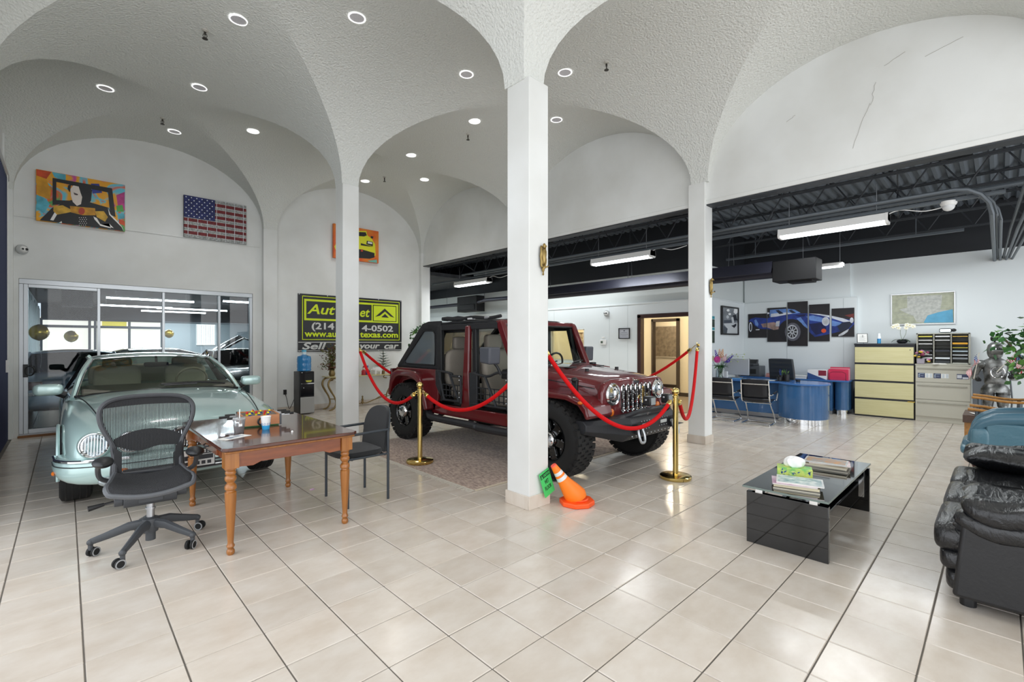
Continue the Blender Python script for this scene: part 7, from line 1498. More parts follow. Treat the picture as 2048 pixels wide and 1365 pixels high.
tag(G().lh((-.1, -.07, 0), (.1, .07, .008)).tube([(-.08, -.02, .012), (.02, .03, .012), (.1, -.02, .012)], .004, 5).ob('papers_on_cabinet', PAPER, loc=(11.63, .78, 1.073), rz=-1.2), 'thin papers on the front edge of the grey file cabinet', 'papers')
# things on the yellow cabinet
t = thing('document_stand', 'black framed document leaning back on the yellow file cabinet', 'certificate', (11.74, 1.93, 1.456), -PI / 2 + .25)
g = G(); g.X = Matrix.Rotation(-.35, 4, 'X'); g.lh((-.09, -.006, .012), (.09, .0, .215)); g.ob('frame', BLACK, t, bev=.002)
g = G(); g.X = Matrix.Rotation(-.35, 4, 'X'); g.lh((-.078, -.0075, .024), (.078, -.0055, .203)); g.ob('sheet', PAPER, t, sm=0)
g = G(); g.X = Matrix.Rotation(-.35, 4, 'X')
for k in range(6): g.lh((-.055, -.0085, .06 + k * .02), (.055 - .02 * (k % 2), -.0072, .063 + k * .02))
g.ob('printed_lines', M('doc_ink', '8a8f95', .6), t, sm=0)
G().tube([(.0, .0, .17), (.03, .14, .003)], .004, 5).ob('prop', BLACK, t)
t = thing('spray_can', 'blue and white spray can on the yellow file cabinet', 'can', (11.72, 1.66, 1.456))
G().lathe([(.03, 0), (.032, .004), (.032, .13), (.03, .137)], n=20).ob('can', M('spray_blue', '4aa6d6', .35, var=(20, .3, '2f7fc0')), t)
G().lathe([(.0322, .095), (.0322, .137), (.026, .146), (.024, .15), (.024, .19), (.021, .2), (.0005, .2)], n=20).ob('cap', M('spray_white', 'e9eef2', .4), t)
LEAFD = M('dark_leaf', '2f4a2c', .45, var=(20, .4)); ORCH = M('orchid_white', 'eceadb', .6)
t = thing('orchid', 'white orchid in a dark bowl on the yellow file cabinet', 'plant', (11.76, 1.31, 1.456))
G().lathe([(.05, 0), (.078, .02), (.085, .05), (.07, .072), (.06, .07), (.055, .05), (.0005, .05)], n=20).ob('pot', M('orchid_pot', '24262b', .3), t)
for k in range(7):
    a = k * .93 + .3; leafblade(G(), (0, 0, .06), (math.cos(a), math.sin(a), 0), random.uniform(.12, .19), .022, random.uniform(.5, .8)).ob('leaf', LEAFD, t, solid=.002)
for q, (sx, sy) in enumerate(((.0, .02), (.0, -.045))):
    P = spline([(0, sx, .06), (0, sy * 1.2, .18), (-.0, sy * 1.4, .28), (-.01, sy + (.05 if q == 0 else -.03), .33), (-.02, sy + (.12 if q == 0 else -.14), .34)], 5)
    st_ = G().tube(P, .003, 5).ob('stem', M('orchid_stem%d' % q, '5d6b3c', .6), t)
    for k in range(4):
        p = P[-1 - k * 2 - 1]; g = G()
        for m_ in range(5):
            a = 2 * PI * m_ / 5 + k; g.ball((p[0] - .012, p[1] + .024 * math.cos(a), p[2] - .015 + .024 * math.sin(a) + .02 * (k % 3)), (.008, .02, .018), 7, 5)
        g.m = 1; g.ball((p[0] - .022, p[1], p[2] - .015 + .02 * (k % 3)), .007, 6, 4); g.ob('flower', [ORCH, YEL], st_)
t = thing('flower_pot', 'small pot of pink and yellow artificial flowers on the grey file cabinet', 'plant', (11.615, 1.02, 1.073))
G().lh((-.055, -.055, 0), (.055, .055, .1)).ob('pot', M('pot_lilac', '9d96a0', .6), t, bev=.008)
random.seed(21)
fm = [M('flower_pink', 'b87a9c', .7), M('flower_yellow', 'd9b846', .7), M('flower_cream', 'd8cfc0', .7), M('flower_rose', '9a4a66', .7)]
for k in range(20):
    x, y, z = random.gauss(0, .05), random.gauss(-.015, .06), .12 + random.random() * .13
    if k > 15: x, y, z = -.05, -.10 - random.random() * .03, .03 + random.random() * .06
    G().ball((x, y, z), (.026, .026, .02), 8, 6).ob('flower', fm[k % 4], t)
for k in range(8):
    a = k * .8; leafblade(G(), (0, 0, .1), (math.cos(a), math.sin(a), 0), .1, .018, .3).ob('leaf', LEAFD, t)
# ---- suit of armour with two small flags
ARM = M('armour_steel', '9b9c9a', .34, .7, var=(9, .6, '4c4b48')); ARMD = M('armour_dark', '3a3a3a', .4, .8)
t = thing('suit_of_armour', 'small grey suit of armour holding two flags beside the file cabinets', 'statue', (11.35, .05, 0), -1.35)
S_ = .86
g = G(); g.lathe([(.12, .86), (.15, .92), (.145, 1.0), (.165, 1.12), (.18, 1.25), (.15, 1.36), (.075, 1.41)], n=24); g.v = [(x * 1.05 * S_, y * .72 * S_, z * S_) for x, y, z in g.v]; g.ob('breastplate', ARM, t)
g = G(); g.lathe([(.215, .74), (.2, .80), (.17, .86), (.13, .9)], n=24); g.v = [(x * S_, y * .8 * S_, z * S_) for x, y, z in g.v]; g.ob('tasset', ARM, t)
g = G(); g.lathe([(.075, 1.40), (.1, 1.44), (.115, 1.5), (.118, 1.58), (.1, 1.66), (.055, 1.71), (.0005, 1.725)], n=24); g.v = [(x * S_, y * 1.12 * S_, z * S_) for x, y, z in g.v]; hl = g.ob('helmet', ARM, t)
g = G(); po = [(-.10, 1.46), (-.20, 1.55), (-.13, 1.60), (-.02, 1.62), (.02, 1.5)]; g.prism([(a * S_, b * S_) for a, b in po], 'x', -.085 * S_, .085 * S_); g.ob('visor', ARM, hl, bev=.012)
g = G(); g.lh((-.075, -.150, 1.565 * S_), (.075, -.10, 1.60 * S_)); g.ob('eye_slit', BLACK, hl, sm=0)
g = G()
for k in range(5): g.lh((-.055 + k * .026, -.153, 1.565 * S_), (-.045 + k * .026, -.148, 1.60 * S_))
g.ob('slit_bar', CHROME, hl, sm=0)
for k, (dx, dz) in enumerate(((0, 0), (.03, .02), (-.03, .015))): G().ball((dx, .03, 1.77 * S_ + dz), (.02, .06, .045), 8, 6).ob('plume', ARMD, hl)
for s in (-1, 1):
    g = G().ball((s * .2 * S_, 0, 1.28 * S_), (.085, .08, .075), 14, 8); g.ob('pauldron', ARM, t)
    sh_, el, ha = (s * .22 * S_, 0, 1.24 * S_), (s * .29 * S_, .03, 1.02 * S_), ((s * .17 * S_, -.17, 1.05 * S_) if s > 0 else (s * .27 * S_, -.12, .98 * S_))
    a = G().tube(spline([sh_, (s * .27 * S_, .02, 1.12 * S_), el], 4), [.05, .052, .05, .048, .046, .045, .044, .043, .042], 12).tube(spline([el, ((el[0] + ha[0]) / 2, -.05, 1.02 * S_), ha], 4), [.046, .046, .045, .044, .042, .04, .038, .036, .034], 12).ob('arm', ARM, t)
    G().ball(ha, (.038, .045, .035), 10, 8).ob('gauntlet', ARMD, a)
    for j in range(4): G().tube([(ha[0] - .024 + j * .016, ha[1] - .03, ha[2] + .01), (ha[0] - .024 + j * .016, ha[1] - .055, ha[2]), (ha[0] - .022 + j * .015, ha[1] - .045, ha[2] - .025)], .008, 6).ob('finger', ARMD, a)
    x = s * .105 * S_
    l = G().tube([(x, 0, .80 * S_), (x, -.01, .62 * S_), (x, 0, .45 * S_)], [.088, .085, .065], 16).tube([(x, 0, .42 * S_), (x, .015, .3 * S_), (x, 0, .09 * S_)], [.062, .066, .045], 16).ob('leg', ARM, t)
    G().ball((x, -.02, .44 * S_), (.06, .065, .06), 12, 8).ob('poleyn', ARM, l)
    for zz in (.70, .58): G().tube([(x + .087 * math.cos(q), .087 * math.sin(q), zz * S_) for q in [2 * PI * i / 16 for i in range(16)]], .007, 5, True).ob('band', ARMD, l)
    puff(G(), (x, -.05, .045), (.1, .26, .085), .6, .5, 20, 10).ob('sabaton', ARM, l, sm=60)
G().tube([(.085 * math.cos(q), -.125 - .012 * math.cos(q) ** 2, 1.13 * S_ + .095 * math.sin(q)) for q in [2 * PI * i / 18 for i in range(18)]], .008, 6, True).tube([(-.05, -.128, 1.16 * S_), (0, -.135, 1.10 * S_), (.05, -.128, 1.16 * S_)], .008, 6).ob('crest', CHROME, t)
fr_, fb_, fw_ = M('flag2_red', 'b5283a', .7), M('flag2_blue', '2e4f86', .7), M('flag2_white', 'e6e4e0', .7)
def smallflag(pole_a, pole_b, hang, lb, wv):
    A, B = Vector(pole_a), Vector(pole_b); t2 = thing('small_flag', lb, 'flag', A, 0, 'flags held by the suit of armour')
    G().tube([(0, 0, 0), B - A], .007, 6).ob('pole', M('flag_pole', 'cfcabd', .5) if not 'flag_pole' in bpy.data.materials else bpy.data.materials['flag_pole'], t2)
    d = (B - A); g = G(); H = Vector(hang); NS, NL = 13, 10
    P = lambda u, v: tuple(d * (1 - .42 * u) + H * v * (1) + Vector((.02 * math.sin(v * 9 + u * 5 + wv), .025 * math.sin(v * 7 + u * 6 + wv), -.05 * v * v)))
    for i in range(NS):
        for j in range(NL):
            u0, u1, v0, v1 = i / NS, (i + 1) / NS, j / NL, (j + 1) / NL
            g.m = 2 if (i < 6 and j < 4) else (0 if i % 2 == 0 else 1)
            g.add([P(u0, v0), P(u1, v0), P(u1, v1), P(u0, v1)], [(0, 1, 2, 3)])
    g.ob('flag_cloth', [fr_, fw_, fb_], t2, sm=60)
    g = G()
    for i in range(4):
        for j in range(4):
            p = Vector(P(.06 + i * .11, .05 + j * .09)); g.ball(p, .006, 5, 4)
    g.ob('star', fw_, t2)
smallflag((11.13, .30, .86), (11.11, .235, 1.30), (-.03, .13, -.26), 'small flag hanging in the left hand of the suit of armour', 0)
smallflag((11.12, .03, .98), (11.18, -.20, 1.33), (-.05, -.15, -.25), 'small flag on a slanted pole across the suit of armour', 2)
# ---- ficus at the right edge
random.seed(31)
def ficus(loc, lb, spots, trunk, lf, n, spread, size, pot=True):
    t = thing('potted_ficus', lb, 'plant', loc)
    if pot: G().lathe([(.14, 0), (.17, .28), (.18, .3), (.165, .3), (.16, .26), (.0005, .26)], n=20).ob('pot', M('ficus_pot%d' % n, '5a4a3c', .6), t)
    for tr in trunk: G().tube(spline(tr, 5), .013, 6).ob('stem', M('ficus_bark%d' % n, '5d4c3a', .8) if not ('ficus_bark%d' % n) in bpy.data.materials else bpy.data.materials['ficus_bark%d' % n], t)
    for k in range(n):
        c = spots[k % len(spots)]; b = Vector([c[i] + random.gauss(0, spread) for i in range(3)]); a = random.uniform(0, 6.28)
        d = Vector((math.cos(a), math.sin(a), random.uniform(-1.6, .1))).normalized(); s = d.cross(Vector((random.gauss(0, .6), random.gauss(0, .6), 1))).normalized(); L = size * random.uniform(.8, 1.3); w = L * .33
        u = s.cross(d)
        pts = [b, b + d * L * .35 + s * w - u * .006, b + d * L * .7 + s * w * .7, b + d * L, b + d * L * .7 - s * w * .7, b + d * L * .35 - s * w - u * .006]
        G().add(pts, [(0, 1, 2, 3), (0, 3, 4, 5)]).ob('leaf', lf[k % len(lf)], t, sm=0)
    return t
LF = [M('ficus_leaf', '3b6b36', .4), M('ficus_leaf_dark', '27502a', .4), M('ficus_leaf_pale', '5d8f3f', .45)]
ficus((10.7, -.42, 0), 'leafy green potted ficus at the right edge behind the lounge chairs', [(.0, .05, 1.35), (0, .12, 1.55), (0, .2, 1.2), (.1, .0, 1.7), (0, .3, 1.5), (0, .1, 1.0), (0, .35, 1.6)], [[(0, 0, .26), (.02, .03, .8), (0, .05, 1.3), (0, .12, 1.6)], [(0, 0, .26), (-.03, .08, .9), (0, .2, 1.25), (0, .38, 1.55)]], LF, 260, .10, .10)
ficus((6.42, 9.98, 0), 'leafy ficus in the far corner beside the banner', [(-.12, -.0, 1.5), (-.1, 0, 1.68), (-.2, -.05, 1.4), (-.02, 0, 1.85), (-.16, -.05, 1.75)], [[(0, 0, .26), (.02, 0, .9), (-.05, 0, 1.5), (.1, 0, 1.8)]], LF, 110, .09, .09)
tag(G().tube([(11.6, -.12, .0), (11.55, -.15, .5), (11.55, -.12, .95), (11.55, .0, 1.0)], .012, 6).tube([(11.7, .25, .0), (11.75, .28, .95)], .02, 4).lh((11.7, .15, .25), (11.73, .33, .98)).ob('folded_easel', M('easel_grey', '70757a', .4, .5), sm=30), 'folded grey metal easel behind the suit of armour', 'easel')
# ================================================================== DESK AREA
DBLUE = M('desk_blue', '34608f', .24, var=(5, .08), coat=.4); DTOP = M('desk_top_blue', '3a6aa8', .22)
t = thing('reception_desk', 'blue reception desk with rounded end and chrome base', 'desk', (9.9, 3.2, 0))
dp = [(.45, 1.05), (-.25, 1.05), (-.25, -.33), (-.42, -.46), (-.50, -.62), (-.52, -.80), (-.45, -.98), (-.28, -1.09), (-.05, -1.12), (.2, -1.05), (.38, -.88), (.45, -.6)]
ped = [(x + .03 * (1 if x < 0 else -1), y + .025 * (1 if y < -.7 else 0)) for x, y in dp if y < -.3]; ped = [(.42, -.30), (-.22, -.30)] + ped
def rnd(P, n=6):
    Q = spline([(x, y, 0) for x, y in P], n); return [(q.x, q.y) for q in Q]
edge = rnd(dp[2:], 5)
G().prism([(.45, 1.05), (-.25, 1.05)] + edge, 'z', .705, .735).ob('desk_top', DTOP, t, bev=.006)
pe = rnd(ped[2:], 5)
G().prism([(.42, -.35), (-.2, -.35)] + pe, 'z', .10, .705).ob('pedestal', DBLUE, t)
G().prism([(x * .985, y * .99) for x, y in [(.42, -.35), (-.2, -.35)] + pe], 'z', .0, .10).ob('base_strip', CHROME, t)
G().lh((-.02, -.36, .09), (.02, 1.03, .705)).ob('modesty_panel', DBLUE, t, sm=0)
G().lh((-.03, -.36, .03), (-.02, 1.03, .10)).ob('base_strip', STEEL, t, sm=0)
G().lh((-.02, .99, 0), (.42, 1.03, .705)).ob('end_panel', DBLUE, t, sm=0)
t = thing('credenza', 'blue credenza with chrome drawer handles along the picture wall', 'cabinet', (11.35, 3.15, 0), -PI / 2)
G().lh((-1.02, 0, .07), (.78, .55, .67)).ob('body', DBLUE, t, bev=.004); G().lh((-1.03, -.02, .67), (1.06, .56, .70)).ob('cabinet_top', DTOP, t, bev=.005)
G().lathe([(.12, .1), (.12, .67)], (.92, .14, 0), 24).lh((.8, .14, .1), (1.04, .55, .67)).ob('rounded_post', DBLUE, t)
G().lathe([(.1, 0), (.1, .1)], (.92, .14, 0), 24).ob('foot', CHROME, t); G().lh((-1.0, .01, 0), (.78, .5, .07)).ob('base_strip', STEEL, t, sm=0)
for k in range(3):
    d = G().lh((.30, -.012, .1 + k * .19), (.76, .0, .275 + k * .19)).ob('drawer', DBLUE, t, bev=.003)
    G().tube([(.48, -.012, .2 + k * .19), (.48, -.04, .2 + k * .19), (.6, -.04, .2 + k * .19), (.6, -.012, .2 + k * .19)], .006, 6).ob('handle', CHROME, d)
# cantilever visitor chairs
BV = M('black_vinyl', '14161d', .35)
def cchair(loc, rz, lb):
    t = thing('visitor_chair', lb, 'chair', loc, rz, 'chrome visitor chairs at the desk')   # faces local +y... built facing -y
    for s in (-1, 1):
        G().tube(spline([(s * .22, .27, .80), (s * .225, .235, .62), (s * .225, .22, .50), (s * .225, .17, .425), (s * .225, .08, .41), (s * .225, -.18, .43), (s * .225, -.23, .425)], 5), .0125, 8).ob('side_frame', CHROME, t)
        G().tube(spline([(s * .2, .05, .385), (s * .215, -.1, .2), (s * .225, -.2, .06), (s * .23, -.2, .015), (s * .23, -.10, .013), (s * .23, .22, .013)], 5), .0125, 8).ob('leg', CHROME, t)
        a = G().tube(spline([(s * .225, .225, .545), (s * .27, .17, .555), (s * .275, -.05, .575), (s * .275, -.14, .56), (s * .25, -.17, .43)], 5), .010, 8).ob('arm', CHROME, t)
        G().tube([(s * .275, .12, .572), (s * .277, -.08, .588)], .02, 8, sq=.7).ob('arm_pad', BLACK, a)
    G().tube([(-.23, .22, .013), (.23, .22, .013)], .0125, 8).ob('floor_bar', CHROME, t); G().tube([(-.23, -.2, .013), (.23, -.2, .013)], .0125, 8).ob('floor_bar', CHROME, t)
    G().tube([(-.225, .05, .385), (.225, .05, .385)], .011, 8).ob('cross_bar', CHROME, t)
    G().tube([(-.22, .262, .735), (.22, .262, .735)], .012, 8).ob('cross_bar', CHROME, t)
    rows = []
    prof = [(.275, .815), (.268, .80), (.245, .70), (.232, .62), (.225, .54), (.215, .48), (.18, .43), (.10, .415), (-.10, .43), (-.20, .43)]
    for y, z in prof[:6]: rows.append([(x * .215, y - .012, z) for x in (-1, -.5, 0, .5, 1)])
    G().grid(rows).ob('backrest', BV, t, solid=.02)
    rows = [[(x * .215, y, z + .005 - .01 * (1 - x * x)) for x in (-1, -.5, 0, .5, 1)] for y, z in prof[5:]]
    G().grid(rows).ob('seat', BV, t, solid=.02)
cchair((9.10, 3.63, 0), PI / 2 + .05, 'chrome and black visitor chair nearest the column'); cchair((9.08, 3.02, 0), PI / 2 + .08, 'chrome and black visitor chair nearest the desk\'s rounded end')
# executive chair behind the desk (faces -x)
t = thing('executive_chair', 'dark grey ribbed high-back office chair behind the blue desk', 'chair', (10.75, 2.98, 0), PI / 2 - .25)
ECH = M('exec_leather', '33373b', .4)
rows = []
for k in range(43):
    z = .52 + .62 * k / 42; r = .012 * abs(math.sin(k / 42 * PI * 7)) ; w = .235 + .012 * math.sin(k / 42 * PI)
    rows.append([(x * w, -.22 - (z - .52) * .16 + r * (1 if abs(x) < .9 else 0), z) for x in (-1, -.92, -.4, 0, .4, .92, 1)])
g = G().grid(rows); g.v = [(x, -y, z) for x, y, z in g.v]; g.ob('backrest', ECH, t, solid=.05)
puff(G(), (0, -.02, .47), (.48, .48, .1), .5, .35, 28, 12).ob('seat', ECH, t, sm=60)
for s in (-1, 1): G().tube(spline([(s * .26, .2, .66), (s * .28, .0, .67), (s * .28, -.14, .62), (s * .24, -.1, .45)], 5), .016, 8).ob('arm', CHROME, t)
G().cyl((0, 0, .1), (0, 0, .43), .028, n=12).ob('gas_lift', CHROME, t)
for k in range(5):
    a = k * 2 * PI / 5; l = G().tube([(0, 0, .11), (.28 * math.cos(a), .28 * math.sin(a), .075)], [.03, .018], 8).ob('base_arm', CHROME, t)
    G().ball((.28 * math.cos(a), .28 * math.sin(a), .032), .032, 10, 8).ob('castor_wheel', BLACK, l)
# desk clutter
zt = .736
t = thing('flower_vase', 'glass vase of colourful artificial flowers on the left of the blue desk', 'flowers', (9.86, 4.02, zt))
G().lathe([(.05, 0), (.048, .01), (.033, .08), (.036, .15), (.055, .235), (.053, .235), (.034, .15), (.030, .08), (.04, .012)], n=24).ob('vase', GLASS('vase_glass', 'dfe8e2', 1.2), t)
random.seed(17)
cols = {'pink': M('bloom_pink', 'd23a9a', .6), 'vio': M('bloom_violet', '5b3fb5', .6), 'peach': M('bloom_peach', 'e6b48a', .6), 'pale': M('bloom_pale', 'dbbcc0', .6), 'cream': M('bloom_cream', 'e8dfc6', .6), 'lime': M('bloom_lime', 'b4c47a', .6)}
def spike(dx, dy, z0, z1, col, lean):
    s = G().tube([(0, 0, .05), (dx * .5, dy * .5, z0)], .003, 5).ob('stem', GREEN, t); g = G()
    for k in range(22):
        q = k / 21; a = k * 2.4; r = .035 * (1 - q * .75)
        g.ball((dx * (.5 + .5 * q) + r * math.cos(a), dy * (.5 + .5 * q) + r * math.sin(a), lerp(z0, z1, q)), .014 * (1.1 - .5 * q), 6, 4)
    g.ob('bloom', cols[col], s)
spike(-.02, .10, .40, .58, 'vio', 0); spike(0, .02, .42, .60, 'peach', 0); spike(.02, -.04, .44, .6, 'peach', 0); spike(-.02, -.26, .33, .48, 'vio', 0); spike(-.02, -.13, .36, .5, 'pale', 0); spike(0, .16, .34, .46, 'cream', 0)
for (dx, dy, dz, r, c) in ((-.08, .03, .385, .062, 'pink'), (-.06, -.10, .40, .04, 'pale'), (-.02, .15, .40, .035, 'cream')):
    g = G()
    for ring in range(4):
        for k in range(14):
            a = 2 * PI * k / 14 + ring * .3; rr = r * (1 - ring * .24)
            g.ball((dx - .012 * ring, dy + rr * math.cos(a), dz + rr * math.sin(a)), (.007, .012, .012), 6, 4)
    g.ob('bloom', cols[c], t); G().tube([(0, 0, .05), (dx * .8, dy, dz - .05)], .003, 5).ob('stem', GREEN, t)
for k in range(9):
    a = k * .75; s = G().tube(spline([(0, 0, .2), (.03 * math.cos(a), -.12 + .05 * math.sin(a), .42), (.04 * math.cos(a), -.22 - .12 * (k % 3), .5 - .05 * (k % 4))], 4), .002, 4).ob('stem', GREEN, t)
    G().ball((.04 * math.cos(a), -.22 - .12 * (k % 3), .5 - .05 * (k % 4)), .012, 6, 4).ob('bud', cols['lime'], s)
for k in range(16):
    a = k * .41; leafblade(G(), (0, 0, .22), (math.cos(a), math.sin(a), 0), random.uniform(.13, .2), .03, random.uniform(.2, .7)).ob('leaf', GREEN, t)
t = thing('monitor', 'back of a pale grey monitor on the blue desk', 'monitor', (10.2, 3.82, zt), -PI / 2)
G().lh((-.25, -.02, .06), (.25, .02, .40)).ob('screen_back', M('monitor_silver', 'b9bdc0', .35), t, bev=.008); G().lh((-.255, .0, .055), (-.24, .022, .405)).lh((.24, .0, .055), (.255, .022, .405)).ob('bezel', BLACK, t, sm=0)
G().lh((-.03, -.005, .0), (.03, .02, .1)).lh((-.1, -.07, 0), (.1, .07, .012)).ob('stand', ALU, t, bev=.003)
t = thing('printer', 'dark grey printer on the credenza left of the ribbed chair', 'printer', (11.55, 3.98, .701), -PI / 2)
G().lh((-.2, -.17, 0), (.22, .2, .24)).ob('body', M('printer_grey', '4c5156', .5), t, bev=.012); G().lh((-.18, -.2, .24), (.1, .15, .29)).ob('scanner_lid', M('printer_dark', '33373b', .5), t, bev=.01)
G().prism([(.0, .29), (.16, .29), (.18, .38), (.12, .38)], 'x', -.15, .08).ob('paper_feeder', BLACK, t, bev=.004); G().lh((-.1, -.175, .06), (.14, -.168, .17)).ob('output_slot', BLACK, t, sm=0)
for n, (th, c, lb) in enumerate([(.035, 'b04a44', 'red box at the bottom of the stack beside the ribbed chair'), (.03, 'c96a60', 'pale red box in the middle of the stack beside the ribbed chair'), (.02, '8f3a3a', 'dark red box on top of the stack beside the ribbed chair')]):
    tag(G().lh((-.1, -.09, 0), (.1, .09, th)).lh((-.08, -.091, th * .3), (.03, -.09, th * .7)).ob('small_box', M('box_red%d' % n, c, .6, var=(25, .4, 'd8cfc8')), loc=(11.5, 3.55, .701 + (0, .036, .067)[n]), rz=-PI / 2 + .1 * n, bev=.002), lb, 'box', 'small red boxes on the credenza')
t = thing('pen_holder', 'black mesh desk organiser with pens and green sprigs on the blue desk', 'organizer', (9.95, 2.90, zt))
for dx, dy, h_ in ((0, .0, .11), (-.03, -.10, .13), (-.07, .01, .08)): G().lathe([(.045, 0), (.048, h_), (.043, h_), (.04, .01)], (dx, dy, 0), 16).ob('cup', BLACK, t)
G().lh((-.13, -.16, 0), (.06, .08, .012)).ob('tray', BLACK, t, bev=.003)
for k in range(12):
    x, y = (-.03, -.10) if k % 2 else (0, 0); a = k * 1.3
    s = G().tube([(x, y, .03), (x + .03 * math.cos(a), y + .04 * math.sin(a), .19 + .02 * (k % 3))], .003, 5).ob('pen', [GREEN, DARKM, BLUE, GREEN][k % 4], t)
    if k % 4 in (0, 3): leafblade(G(), (x + .02 * math.cos(a), y + .03 * math.sin(a), .15), (math.cos(a), math.sin(a), .5), .06, .009, .1).ob('sprig', M('sprig_green', '7f9a4a', .6) if not 'sprig_green' in bpy.data.materials else bpy.data.materials['sprig_green'], s)
tag(G().lathe([(.035, 0), (.04, .045), (.036, .045), (.03, .01)], n=16).ob('ink_pot', BLACK, loc=(9.88, 2.60, zt)), 'small round black holder on the rounded end of the desk', 'holder')
t = thing('desk_papers', 'sheets of paper spread on the blue desk behind the chairs', 'papers', (9.86, 3.2, zt))
for k, (dy, rz) in enumerate(((.0, .2), (.14, -.3), (-.1, .5))):
    g = G(); g.X = Matrix.Translation((.0, dy, .001 + k * .002)) @ Matrix.Rotation(rz, 4, 'Z'); g.lh((-.1, -.14, 0), (.1, .14, .0015)); g.ob('sheet', PAPER, t, sm=0)
tag(G().lh((-.11, -.15, 0), (.11, .15, .012)).ob('blue_folder', M('folder_blue', '4f8cc0', .5), loc=(9.86, 3.68, zt), rz=.15, bev=.002), 'light blue folder lying on the desk', 'folder')
tag(G().cyl((0, 0, 0), (0, 0, .16), .03, n=16).cyl((0, 0, .16), (0, 0, .2), .013, n=12).ob('bottle', GLASS('bottle_clear', 'e6eef0', 1.0), loc=(9.95, 4.12, zt)), 'clear bottle beside the flower vase', 'bottle')
tag(G().lh((-.03, -.03, 0), (.03, .03, .13)).ob('white_carton', WHITEP, loc=(10.05, 3.98, zt), bev=.003), 'small white carton beside the flower vase', 'carton')
for n, (yy, c, w_, lb) in enumerate([(2.78, 'e9e9ec', .2, 'white file box on the credenza, leftmost'), (2.58, '2f5590', .0, 'navy file box on the credenza'), (2.50, '8e2438', .0, 'maroon binder on the credenza')]):
    if n == 0:
        t = thing('file_box', 'white box with navy triangle on the credenza', 'box', (11.55, 2.66, .701), -PI / 2)
        G().lh((-.17, -.12, 0), (.17, .12, .2)).ob('box', M('box_white', 'e9e9ec', .5), t, bev=.003)
        G().prism([(-.17, .0), (.17, .0), (-.17, .14)], 'y', -.1215, -.12).ob('printed_triangle', M('box_navy', '2f4f88', .5), t, sm=0); G().lh((.03, -.122, .08), (.17, -.12, .19)).ob('printed_label', M('box_maroon', '852238', .5), t, sm=0)
REDF = M('red_folder', 'd22a52', .5); REDF2 = M('red_folder_pale', 'e08a9a', .5)
for n, (dx, dy, h_, rz, m_) in enumerate([(.0, 0, .26, 0, REDF), (-.05, -.01, .24, .05, REDF2), (-.10, .01, .22, -.04, REDF), (-.15, .0, .21, .03, REDF)]):
    o = G().lh((-.17, -.012, 0), (.17, .012, h_)).ob('document_folder', m_, loc=(11.68 + dx, 2.30 + dy, .701), rz=-PI / 2 + rz, bev=.002)
    tag(o, ['tallest red folder at the back of the credenza file rack', 'pale red folder second from the back of the credenza file rack', 'red folder second from the front of the credenza file rack', 'front red folder in the credenza file rack'][n], 'folder', 'red folders on the credenza')
t = thing('file_rack', 'black wire file rack holding the red folders', 'rack', (11.6, 2.30, .701), -PI / 2)
G().tube([(-.14, -.14, .004), (-.14, -.14, .14), (-.08, -.14, .17), (.08, -.14, .17), (.14, -.14, .14), (.14, -.14, .004)], .004, 5).tube([(-.14, -.14, .004), (-.14, .12, .004), (.14, .12, .004), (.14, -.14, .004)], .004, 5).ob('wire', BLACK, t)
tag(G().lh((-.15, -.1, 0), (.15, .1, .05)).lh((-.13, -.11, .05), (.16, .1, .07)).ob('paper_tray', M('tray_papers', 'dfe1e0', .6), loc=(11.5, 3.0, .701), rz=-PI / 2, bev=.002), 'low stack of papers on the credenza', 'papers')
tag(G().ball((0, 0, .28), (.14, .021, .28), 12, 8).ob('dark_bag', M('bag_dark', '2b3038', .6), loc=(11.78, 2.065, .0)), 'dark flat bag wedged between credenza and yellow cabinet', 'bag')

# ================================================================== BANNER WALL
t = thing('water_cooler', 'black and steel water cooler below the banner', 'water cooler', (3.57, 9.96, 0))
G().lh((-.15, -.16, .02), (.15, .17, .88)).ob('body', M('cooler_black', '17181b', .3), t, bev=.012)
G().lh((-.13, -.17, .03), (.15, -.155, .36)).ob('lower_door', M('cooler_steel', 'b6b7b6', .3, .6), t, bev=.006)
G().lh((-.12, -.172, .38), (.14, -.158, .62)).ob('upper_door', M('cooler_gloss', '0b0d14', .08), t, bev=.005)
G().lh((-.12, -.175, .625), (.14, -.155, .645)).ob('drip_tray', CHROME, t, sm=0); G().lh((-.05, -.166, .66), (.12, -.158, .84)).ob('dispenser_recess', BLACK, t, sm=0)
G().prism([(-.03, .70), (.10, .70), (.08, .665), (-.01, .665)], 'y', -.172, -.165).ob('sticker', M('cooler_sticker', 'c9cc55', .5), t, sm=0)
G().ball((-.1, -.165, .86), .009, 8, 6).ball((-.07, -.175, .55), .01, 8, 6).ob('chrome_button', CHROME, t)
t2 = thing('water_bottle', 'blue water bottle standing on the water cooler', 'bottle', (3.57, 9.96, .881))
WB = M('bottle_blue', '3f9be0', .12, trans=.45, coat=.3); 
G().lathe([(.10, 0), (.135, .01), (.138, .04), (.132, .06), (.138, .08), (.138, .15), (.132, .17), (.138, .19), (.138, .25), (.132, .29), (.125, .31), (.06, .33), (.04, .345), (.035, .36)], n=28).ob('bottle', WB, t2)
G().lathe([(.04, .345), (.042, .41), (.036, .42), (.0005, .42)], n=18).ob('neck_label', M('neck_white', 'd5e6ec', .4), t2); G().lathe([(.044, .40), (.044, .44), (.0005, .442)], n=18).ob('cap', M('cap_cyan', '62b6d6', .4), t2)
tag(G().tube(spline([(3.42, 10.1, .3), (3.36, 10.2, .1), (3.34, 10.3, .3), (3.34, 10.405, .42)], 5), .006, 5).lh((3.31, 10.395, .38), (3.37, 10.419, .48)).ob('power_cord', BLACK), 'black power cord of the water cooler', 'cord')
